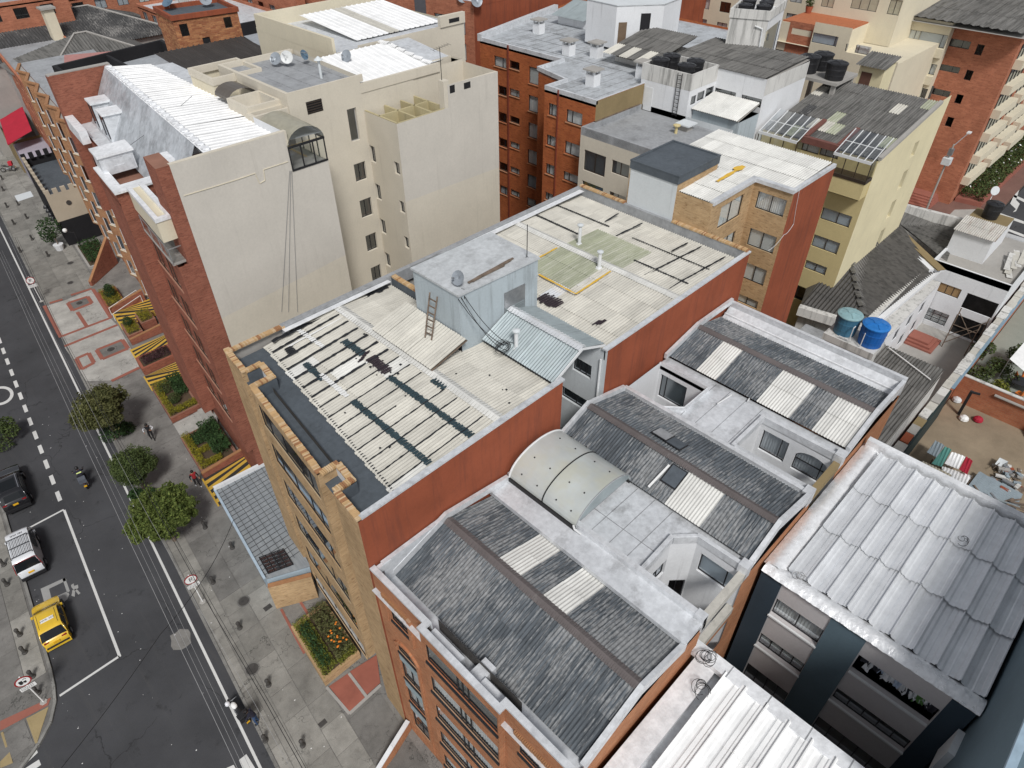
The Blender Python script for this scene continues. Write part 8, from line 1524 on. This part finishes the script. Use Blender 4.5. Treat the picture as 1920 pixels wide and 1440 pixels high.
def person(label,loc,rot,J,top,legs,shoe,sleeve=None,lean=0,name='person',head_m=None,hair=True,z_off=0.0):
    """J overrides joint positions (x forward, y left, z up)"""
    jt=dict(pelvis=(0,0,0.95),spine=(0,0,1.15),chest=(0,0,1.36),neck=(0,0,1.50),head=(0.02,0,1.62),crown=(0.02,0,1.74),shL=(0,0.19,1.43),elL=(-0.02,0.26,1.15),wrL=(0.08,0.27,0.92),haL=(0.12,0.27,0.82),shR=(0,-0.19,1.43),elR=(-0.02,-0.26,1.15),wrR=(0.08,-0.27,0.92),haR=(0.12,-0.27,0.82),hiL=(0,0.10,0.90),knL=(0.03,0.11,0.50),anL=(-0.02,0.11,0.09),toL=(0.16,0.12,0.04),hiR=(0,-0.10,0.90),knR=(0.03,-0.11,0.50),anR=(-0.02,-0.11,0.09),toR=(0.16,-0.12,0.04));jt.update(J)
    rad=dict(pelvis=(.155,.12),spine=(.14,.105),chest=(.165,.12),neck=(.058,.058),head=(.088,.10),crown=(.06,.07),shL=(.07,.07),elL=(.05,.05),wrL=(.034,.034),haL=(.04,.025),hiL=(.10,.10),knL=(.066,.066),anL=(.045,.045),toL=(.045,.03))
    for k in('sh','el','wr','ha','hi','kn','an','to'):rad[k+'R']=rad[k+'L']
    names=list(jt);E=[('pelvis','spine'),('spine','chest'),('chest','neck'),('neck','head'),('head','crown')]
    for s_ in 'LR':E+=[('chest','sh'+s_),('sh'+s_,'el'+s_),('el'+s_,'wr'+s_),('wr'+s_,'ha'+s_),('pelvis','hi'+s_),('hi'+s_,'kn'+s_),('kn'+s_,'an'+s_),('an'+s_,'to'+s_)]
    me=bpy.data.meshes.new('body');me.from_pydata([jt[k]for k in names],[(names.index(a),names.index(b))for a,b in E],[]);o=bpy.data.objects.new('body',me);COL.objects.link(o)
    sk=o.modifiers.new('skin','SKIN');
    if not me.skin_vertices:me.attributes.new
    bpy.context.view_layer.objects.active=o
    for i,k in enumerate(names):me.skin_vertices[0].data[i].radius=rad[k];me.skin_vertices[0].data[i].use_root=(k=='pelvis')
    sb_=o.modifiers.new('sub','SUBSURF');sb_.levels=2;sb_.render_levels=2;bpy.context.view_layer.update()
    m2=bpy.data.meshes.new_from_object(o.evaluated_get(bpy.context.evaluated_depsgraph_get()));bpy.data.objects.remove(o)
    m2.materials.clear();[m2.materials.append(x)for x in(top,legs,shoe,skinm,sleeve or top)]
    seg=[(a,b,3 if a in('neck','head')or a.startswith('wr')else 1 if a[:2]in('hi','kn')or(a=='pelvis' and b.startswith('hi'))else 2 if a.startswith('an')else 4 if a[:2]in('sh','el')else 0)for a,b in E]
    for p in m2.polygons:
        c=p.center;best=None
        for a,b,mi in seg:
            A_,B_=V(jt[a]),V(jt[b]);t_=max(0,min(1,(c-A_).dot(B_-A_)/(B_-A_).length_squared));d=(c-A_.lerp(B_,t_)).length
            if best is None or d<best[0]:best=(d,mi)
        p.material_index=best[1];p.use_smooth=True
    t=thing(name,label,'person',loc);t.rotation_euler=(0,0,rot);ORI[t.name]=V((0,0,0));local_part(m2,'body',t)
    h=V(jt['head']);cr=V(jt['crown'])
    if hair:
        k=MB();ax=(cr-h).normalized();
        k.lathe(V((0,0,0)),[(0.105,-0.02),(0.115,0.05),(0.10,0.11),(0.06,0.15),(0.01,0.165)],12);ho=local_part(k.mesh('hair',hairm),'hair',t);ho.location=h+V((-0.025,0,0.0))
    fc=MB();[fc.lathe(h+V((0.088,y,0.015)),[(0.004,-0.008),(0.012,0),(0.004,0.008)],6)for y in(-0.034,0.034)];local_part(fc.mesh('eyes',hairm),'eyes',t);nf=MB();nf.add([h+V(q)for q in((0.09,0,0.02),(0.125,0,-0.025),(0.09,0.018,-0.03),(0.09,-0.018,-0.03))],[(0,1,2),(0,3,1),(1,3,2)]);local_part(nf.mesh('nose',skinm),'nose',t)
    for sd_ in 'LR':
        w_,ha_=V(jt['wr'+sd_]),V(jt['ha'+sd_]);d=(ha_-w_).normalized();a_=d.orthogonal().normalized();fm=MB()
        for f_ in range(4):b0=ha_+a_*(f_-1.5)*0.019;q=b0+d*0.045;q2=q+(d*0.6+a_.cross(d)*0.7)*(0.032+0.006*(f_ in(1,2)));fm.tube(b0,q,0.009,5).tube(q,q2,0.008,5)
        b0=w_.lerp(ha_,0.5)+a_*0.035;fm.tube(b0,b0+d*0.03+a_*0.03,0.010,5).tube(b0+d*0.03+a_*0.03,b0+d*0.06+a_*0.035,0.009,5);local_part(fm.mesh('fingers',skinm),'fingers',t)
    return t
def head_dir(dx,dy):return math.atan2(dy,dx)
pw=person('person in black waistcoat and white sleeves walking on the pavement between trees',at(287,824,0),head_dir(-0.2,-1),dict(elL=(-0.05,0.36,1.20),wrL=(0.14,0.22,1.10),haL=(0.20,0.14,1.10),elR=(-0.10,-0.38,1.20),wrR=(-0.05,-0.36,0.98),haR=(-0.02,-0.36,0.90),knL=(0.10,0.10,0.50),anL=(0.14,0.10,0.10),toL=(0.32,0.10,0.05),anR=(-0.16,-0.1,0.14),toR=(-0.02,-0.1,0.04)),blackcloth,blackcloth,blackcloth,whitecloth)
pr=person('person in red and black jacket walking near the striped ramp',at(372,912,0),head_dir(0.15,-1),dict(knL=(0.14,0.09,0.50),anL=(0.20,0.09,0.11),toL=(0.36,0.1,0.06),anR=(-0.22,-0.09,0.16),toR=(-0.08,-0.09,0.05),elR=(-0.12,-0.27,1.16),wrR=(-0.05,-0.28,0.95),haR=(-0.02,-0.28,0.86),elL=(0.06,0.26,1.16),wrL=(0.2,0.24,1.0),haL=(0.26,0.22,0.94)),redcloth,blackcloth,whitecloth,blackcloth)
pm=person('person in dark top and jeans leaning over the parked motorcycle',at(484,1356,0),head_dir(-0.75,0.65),dict(spine=(0.04,0,1.13),chest=(0.14,0,1.31),neck=(0.24,0,1.42),head=(0.33,0,1.49),crown=(0.37,0,1.60),shL=(0.15,0.19,1.36),shR=(0.15,-0.19,1.36),elL=(0.32,0.24,1.12),wrL=(0.52,0.12,1.02),haL=(0.60,0.07,1.0),elR=(0.32,-0.24,1.12),wrR=(0.54,-0.10,1.04),haR=(0.62,-0.06,1.02)),navycloth,jean,blackcloth,None)
def motorbike(name,label,loc,rot,tank_m,box=None,boxm=None,lidopen=False,steer=0.0):
    t=thing(name,label,'motorcycle',loc);t.rotation_euler=(0,0,rot);ORI[t.name]=V((0,0,0))
    for x in(0.68,-0.62):
        k=MB();N=18;P=[];
        for i in range(N):
            a_=2*pi*i/N
            for j in range(6):b=2*pi*j/6;r=0.27+0.055*cos(b);P.append((x+r*cos(a_),0.055*sin(b),0.32+r*sin(a_)))
        k.add(P,[[i*6+j,((i+1)%N)*6+j,((i+1)%N)*6+(j+1)%6,i*6+(j+1)%6]for i in range(N)for j in range(6)]);w_=local_part(k.mesh('wheel',rubber,smooth=True),'wheel',t);h=MB();h.tube((x,-0.05,0.32),(x,0.05,0.32),0.10,10);[h.tube((x,0,0.32),(x+0.25*cos(a_),0,0.32+0.25*sin(a_)),0.012,4)for a_ in[i*pi/3 for i in range(6)]];local_part(h.mesh('hub',alum),'hub',w_)
    def loft(name_,secs,mat):
        k=MB();N=10;P=[]
        for(x,z,hw_,hh)in secs:P+=[(x,hw_*cos(2*pi*i/N),z+hh*sin(2*pi*i/N))for i in range(N)]
        F=[[r*N+i,r*N+(i+1)%N,(r+1)*N+(i+1)%N,(r+1)*N+i]for r in range(len(secs)-1)for i in range(N)]+[list(range(N)),[(len(secs)-1)*N+i for i in range(N)]];k.add(P,F);return local_part(k.mesh(name_,mat,smooth=True),name_,t)
    loft('fuel_tank',[(0.02,0.80,0.08,0.05),(0.12,0.84,0.14,0.10),(0.32,0.88,0.15,0.12),(0.45,0.86,0.07,0.07)],tank_m);loft('seat',[(0.08,0.78,0.10,0.05),(-0.2,0.78,0.14,0.06),(-0.55,0.84,0.12,0.05),(-0.78,0.88,0.07,0.04)],blackplastic);loft('engine',[(-0.2,0.42,0.13,0.14),(0.1,0.42,0.16,0.18),(0.28,0.48,0.10,0.12)],steel);loft('headlight',[(0.62,0.92,0.10,0.10),(0.72,0.92,0.09,0.09)],chrome);loft('rear_fender',[(-0.5,0.72,0.08,0.05),(-0.8,0.74,0.07,0.04),(-1.0,0.60,0.05,0.03)],blackplastic)
    k=MB();[k.tube((0.68,s_*0.08,0.32),(0.48,s_*0.09,0.98),0.025,6)for s_ in(-1,1)];k.tube((0.46,-0.36,1.02),(0.50,0,1.0),0.016,6).tube((0.50,0,1.0),(0.46,0.36,1.02),0.016,6);local_part(k.mesh('fork_and_handlebar',steel),'fork_and_handlebar',t)
    for s_ in(-1,1):k=MB();k.tube((0.45,s_*0.28,1.02),(0.42,s_*0.34,1.18),0.008,4);k.obox(V((0.42,s_*0.36-0.06,1.16)),V((0.02,0,0)),V((0,0.12,0)),V((0,0,0.07)));local_part(k.mesh('mirror',blackplastic),'mirror',t)
    k=MB();k.tube((0.1,-0.14,0.3),(-0.75,-0.18,0.38),0.045,8);local_part(k.mesh('exhaust',chrome),'exhaust',t);k=MB();k.obox(V((-1.02,-0.10,0.52)),V((-0.02,0,0)),V((0,0.20,0)),V((0,0,0.14)));local_part(k.mesh('number_plate',platey),'number_plate',t);k=MB();k.obox(V((-0.93,-0.06,0.76)),V((0.05,0,0)),V((0,0.12,0)),V((0,0,0.06)));local_part(k.mesh('tail_light',redlamp),'tail_light',t)
    if box:
        x0,w_,h_=box;k=MB();k.obox(V((x0,-w_/2,0.93)),V((-0.45,0,0)),V((0,w_,0)),V((0,0,h_)));local_part(k.mesh('top_box',boxm or blackplastic),'top_box',t)
    return t
mb1=motorbike('motorcycle','dark motorcycle with grey top box driving up the street',at(160,906,-0.12),SR,navycloth,(-0.62,0.5,0.36),plain('grey_box',(0.10,0.11,0.13),0.5))
ri=person('person riding the dark motorcycle in a navy jacket with reflective band',mb1.location.copy(),SR,dict(pelvis=(-0.15,0,0.92),spine=(-0.10,0,1.10),chest=(0.0,0,1.30),neck=(0.08,0,1.42),head=(0.14,0,1.52),crown=(0.16,0,1.63),shL=(0.02,0.2,1.36),shR=(0.02,-0.2,1.36),elL=(0.22,0.30,1.16),wrL=(0.42,0.32,1.06),haL=(0.47,0.33,1.04),elR=(0.22,-0.30,1.16),wrR=(0.42,-0.32,1.06),haR=(0.47,-0.33,1.04),hiL=(-0.12,0.12,0.88),knL=(0.25,0.24,0.72),anL=(0.05,0.22,0.36),toL=(0.22,0.24,0.32),hiR=(-0.12,-0.12,0.88),knR=(0.25,-0.24,0.72),anR=(0.05,-0.22,0.36),toR=(0.22,-0.24,0.32)),navycloth,blackcloth,blackcloth,None,hair=False)
local_part(MB().lathe(V((0.14,0,1.46)),[(0.10,0),(0.135,0.08),(0.13,0.16),(0.08,0.24),(0.01,0.26)],14).mesh('helmet',blackplastic,smooth=True),'helmet',ri);local_part(MB().obox(V((-0.14,-0.17,1.24)),V((0.02,0,0.02)),V((0,0.34,0)),V((0.02,0,0.05))).mesh('reflective_band',plain('reflective_lime',(0.65,0.75,0.25),0.4)),'reflective_band',ri)
mb2=motorbike('motorcycle','black parked motorcycle with open top box at the kerb',st(-1.45,23.0,-0.12),SR+0.22,whitepaint,(-0.60,0.62,0.30),blackplastic)
local_part(MB().obox(V((-1.05,-0.31,1.23)),V((-0.12,0,0.42)),V((0,0.62,0)),V((-0.03,0,-0.01))).mesh('box_lid',blackplastic),'box_lid',mb2)
hl=tag(MB().lathe(V((0,0,0)),[(0.09,0),(0.14,0.06),(0.145,0.14),(0.10,0.23),(0.02,0.26)],14).build('helmet',paint('white_helmet',(0.75,0.75,0.78)),smooth=True,origin=(0,0,0)),'white helmet resting on the parked motorcycle handlebar','helmet');hl.location=mb2.location+Matrix.Rotation(SR+0.22,3,'Z')@V((0.42,0.20,1.02));bpy.context.view_layer.update()
mb3=motorbike('motorcycle','far motorcycle with red delivery box at the left edge',at(18,322,0.0),SR+1.2,blackplastic,(-0.35,0.55,0.5),plain('red_box',(0.55,0.03,0.05),0.5))
def disc(t,c,n,r,mat,name,th=0.02,off=0.0,N=28):
    n=V(n).normalized();k=MB();k.tube(V(c)+n*off,V(c)+n*(off+th),r,N);return k.build(name,mat,t)
def sign(label,base,top_px,kind,h=2.55):
    t=thing('traffic_sign',label,'sign',base);b=V(base);c=b+V((0,0,h));f=V((0.10,-1,0)).normalized();f=V((-K,-1,0)).normalized()if kind else f;u=V((-f.y,f.x,0));upv=UP
    MB().tube(b,b+V((0,0,h+0.42)),0.035,8).build('post',whitepaint,t);MB().lathe(b,[(0.22,0),(0.2,0.04)],6).build('foot',concrete,t)
    o=f*0.05;disc(t,c+o,f,0.40,redlamp,'red_ring');disc(t,c+o,f,0.325,whitepaint,'white_face',0.004,0.021)
    def glyph(txt,size,cc,name):
        me=text_mesh(txt,size,name,blackplastic);M=Matrix(((u.x,upv.x,f.x,0),(u.y,upv.y,f.y,0),(u.z,upv.z,f.z,0),(0,0,0,1)));oo=bpy.data.objects.new(name,me);COL.objects.link(oo);oo.parent=t;oo.matrix_local=Matrix.Translation(cc-b)@M;return oo
    if kind=='P':
        glyph('P',0.5,c+o+f*0.028,'letter');MB().bar(c+o+f*0.027-u*0.02+UP*0.02,c+o+f*0.027+u*0.23-UP*0.23,0.012,0.06,0,f).build('slash',blackplastic,t)
    else:
        k=MB()
        def rc(u0,z0,u1,z1):k.obox(c+o+f*0.027+u*u0+UP*z0,u*(u1-u0),f*0.004,UP*(z1-z0))
        rc(-0.2,-0.14,-0.02,0.14);rc(0.0,-0.12,0.14,0.02);rc(-0.16,-0.19,-0.08,-0.14);rc(0.04,-0.17,0.11,-0.12);k.build('truck_symbol',blackplastic,t);q=MB();q.path([c+o+f*0.03+u*(0.10+0.08*cos(a_))+UP*(0.12+0.08*sin(a_))for a_ in[i*0.5 for i in range(6)]],0.018,5);q.build('arrow_symbol',blackplastic,t)
    MB().obox(c+o-u*0.38-UP*0.78,u*0.76,f*0.015,UP*0.30).build('plaque',whitepaint,t)
    k=MB();rn=random.Random(int(b.x*10))
    for r_ in range(3):
        x=-0.33
        while x<0.28:w_=rn.uniform(0.03,0.09);k.obox(c+o+f*0.0155+u*x+UP*(-0.56-r_*0.085),u*w_,f*0.002,UP*0.035);x+=w_+0.03
    k.build('plaque_lettering',blackplastic,t);return t
sign('no parking sign with white plaque on the near right kerb',at(380,1128,0),(362,1080),'P');sign('no parking sign with white plaque by the pale forecourt slabs',at(78,565,0),(69,534),'P');sign('round loading sign with truck symbol at the rounded corner',at(82,1316,0),(37,1271),'T')
bo_me={}
def bollard(label,loc):
    t=thing('bollard',label,'bollard',loc,'iron bollards')
    if not bo_me:bo_me['s']=MB().lathe((0,0,0),[(0.16,0),(0.16,0.08),(0.11,0.12),(0.095,0.48),(0.12,0.52),(0.12,0.56)],10).mesh('post',iron);bo_me['c']=MB().lathe((0,0,0.56),[(0.10,0),(0.12,0.05),(0.08,0.12),(0.02,0.15)],10).mesh('cap',iron)
    for k,nm in(('s','post'),('c','cap')):local_part(bo_me[k],nm,t)
bl=[((450,1178),'bollard beside the pale concrete strip near the garage'),((504,1285),'bollard between the two round manholes and the planter'),((498,1389),'bollard behind the person at the motorcycle'),((568,1398),'bollard on the dark slabs at the bottom edge'),((436,1028),'bollard near the pale blue garage wall'),((385,990),'bollard under the third street tree'),((400,1093),'bollard on the stony patch by the no parking sign'),((7,358),'first far bollard by the lilac house'),((14,389),'second far bollard at the kerb line'),((35,385),'far bollard beside the white grating'),((27,421),'far bollard on the kerb before the castle house'),((51,410),'far bollard in front of the castle lanterns'),((61,450),'far bollard left of the potted tree'),((91,481),'far bollard at the curved kerb line'),((39,473),'far bollard closest to the road edge'),((5,337),'far bollard below the red box motorcycle'),((8,1060),'bollard on the left pavement beside the white van'),((14,1097),'bollard on the left pavement behind the white van'),((38,1191),'bollard on the left pavement beside the taxi'),((47,1224),'bollard on the left pavement behind the taxi'),((62,1269),'bollard right of the loading sign plate'),((72,1300),'bollard at the foot of the loading sign')]
for p_,l_ in bl:bollard(l_,at(*p_,0.0))
def tree(label,base,blobs,h,leafm,n,size,seed,name='street_tree'):
    t=thing(name,label,'tree',base,'street trees');b=V(base);rn=random.Random(seed);k=MB();top=b+V((0.1,0.1,h));k.tube(b,top,0.14,8,0,0.09)
    for(dx,dy,dz,r)in blobs:k.tube(top-V((0,0,0.4)),b+V((dx,dy,dz)),0.06,5,0,0.02)
    k.build('trunk',wood,t);P=[]
    for(dx,dy,dz,r)in blobs:
        c=b+V((dx,dy,dz));sub=[c+V((rn.gauss(0,1),rn.gauss(0,1),rn.gauss(0,0.7))).normalized()*r*rn.uniform(0.45,0.85)for _ in range(18)]
        for q in sub:P+=ball_pts(q,r*0.42,n//(len(blobs)*18),rn,0.75)
    for k in range(60):
        dx,dy,dz,r=rn.choice(blobs);d=V((rn.gauss(0,1),rn.gauss(0,1),rn.gauss(0.2,0.7))).normalized();c=b+V((dx,dy,dz))
        for q in range(22):P.append(c+d*r*(0.85+0.25*q/22)+V((rn.gauss(0,0.1),rn.gauss(0,0.1),rn.gauss(0,0.1))))
    leaves('crown',t,leafm,P,size,seed);return t
c1_=at(186,765,3.4);tree('olive leafy street tree nearest the pale forecourt',(c1_.x,c1_.y,0),[(0,0,3.5,1.6),(1.0,0.3,3.4,1.2),(-1.0,-0.3,3.3,1.2),(0.2,1.0,3.6,1.1),(-0.2,-1.0,3.2,1.2),(0.4,-0.4,4.1,1.1)],2.4,leaf_o,26000,0.11,31)
c2=at(218,805,0.8);bush('low dark shrub at the foot of the first street tree',(c2.x,c2.y,0.7),1.2,1800,leaf_d,0.1,'street_shrub')
c3=at(247,872,2.6);tree('round clipped street tree in the middle of the row',(c3.x,c3.y,0),[(0,0,2.6,1.4),(0.3,0.2,2.5,1.25),(-0.3,-0.2,2.5,1.25),(0,-0.3,2.4,1.25),(0,0.3,2.6,1.25)],1.8,leaf_g,26000,0.08,32);bush('low dark shrub at the foot of the clipped street tree',(at(268,922,0.5).x,at(268,922,0.5).y,0.5),1.0,1400,leaf_d,0.1,'street_shrub')
c4=at(300,962,3.0);tree('bright green spreading street tree nearest the garage',(c4.x,c4.y,0),[(0,0,3.2,1.5),(1.1,0.5,3.1,1.1),(-1.15,-0.2,3.0,1.1),(0.5,-1.0,2.9,1.1),(-0.2,1.0,3.3,1.1),(1.4,-0.4,2.7,0.8),(-0.6,-0.9,2.8,1.0)],2.2,leaf_mat('fresh_green_leaf',(0.050,0.078,0.016),(0.14,0.17,0.042)),26000,0.11,33)
bush('small leafy bush at the left edge beyond the kerb',(at(4,808,1.0).x,at(4,808,1.0).y,1.0),1.3,1200,leaf_g,0.12,'street_shrub')
def wire(label,pts,z,r,mat):
    P=[at(x,y,z)for x,y in pts];cable('overhead_wire',label,P,r,mat,0.15,'wire','overhead lines',6)
for i,(dx,r)in enumerate(((0,0.014),(12,0.009),(24,0.009))):wire(('outer','middle','inner')[i]+' thin overhead wire above the road edge',[(-6+dx*0.4,470),(62+dx*0.6,622),(150+dx*0.8,815),(236+dx,1000),(345+dx,1230),(455+dx,1462)],8.0,r,wire_m)
for i,(dx,r)in enumerate(((0,0.022),(7,0.016),(-22,0.010))):wire(('thick','doubled','thin')[i]+' overhead cable above the pavement',[(28+dx*0.5,445),(105+dx*0.6,612),(200+dx*0.8,790),(290+dx,950),(392+dx,1135),(500+dx,1320),(575+dx,1455)],7.0,r,wire_k if i<2 else wire_m)
wire('dark service cable crossing the street diagonally',[(438,975),(385,1080),(300,1190),(115,1440)],6.5,0.016,wire_k);pass
cable('cable','thin pale wire draped down the rust red end wall',[onY(1500,352,16.25),onY(1488,420,16.25),onY(1470,440,16.25),onY(1440,470,16.25)],0.015,whiteframe,0.2);cable('cable','white cable looping over the yellow block roof',[at(1560,190,19.3),at(1600,215,19.2),at(1650,240,19.0),at(1690,250,18.8)],0.03,whiteframe,0.25)
cable('cable','thin wire strung over the silver mansard slope',[at(225,285,22.6),at(360,180,25.3)],0.012,wire_k,0.1)
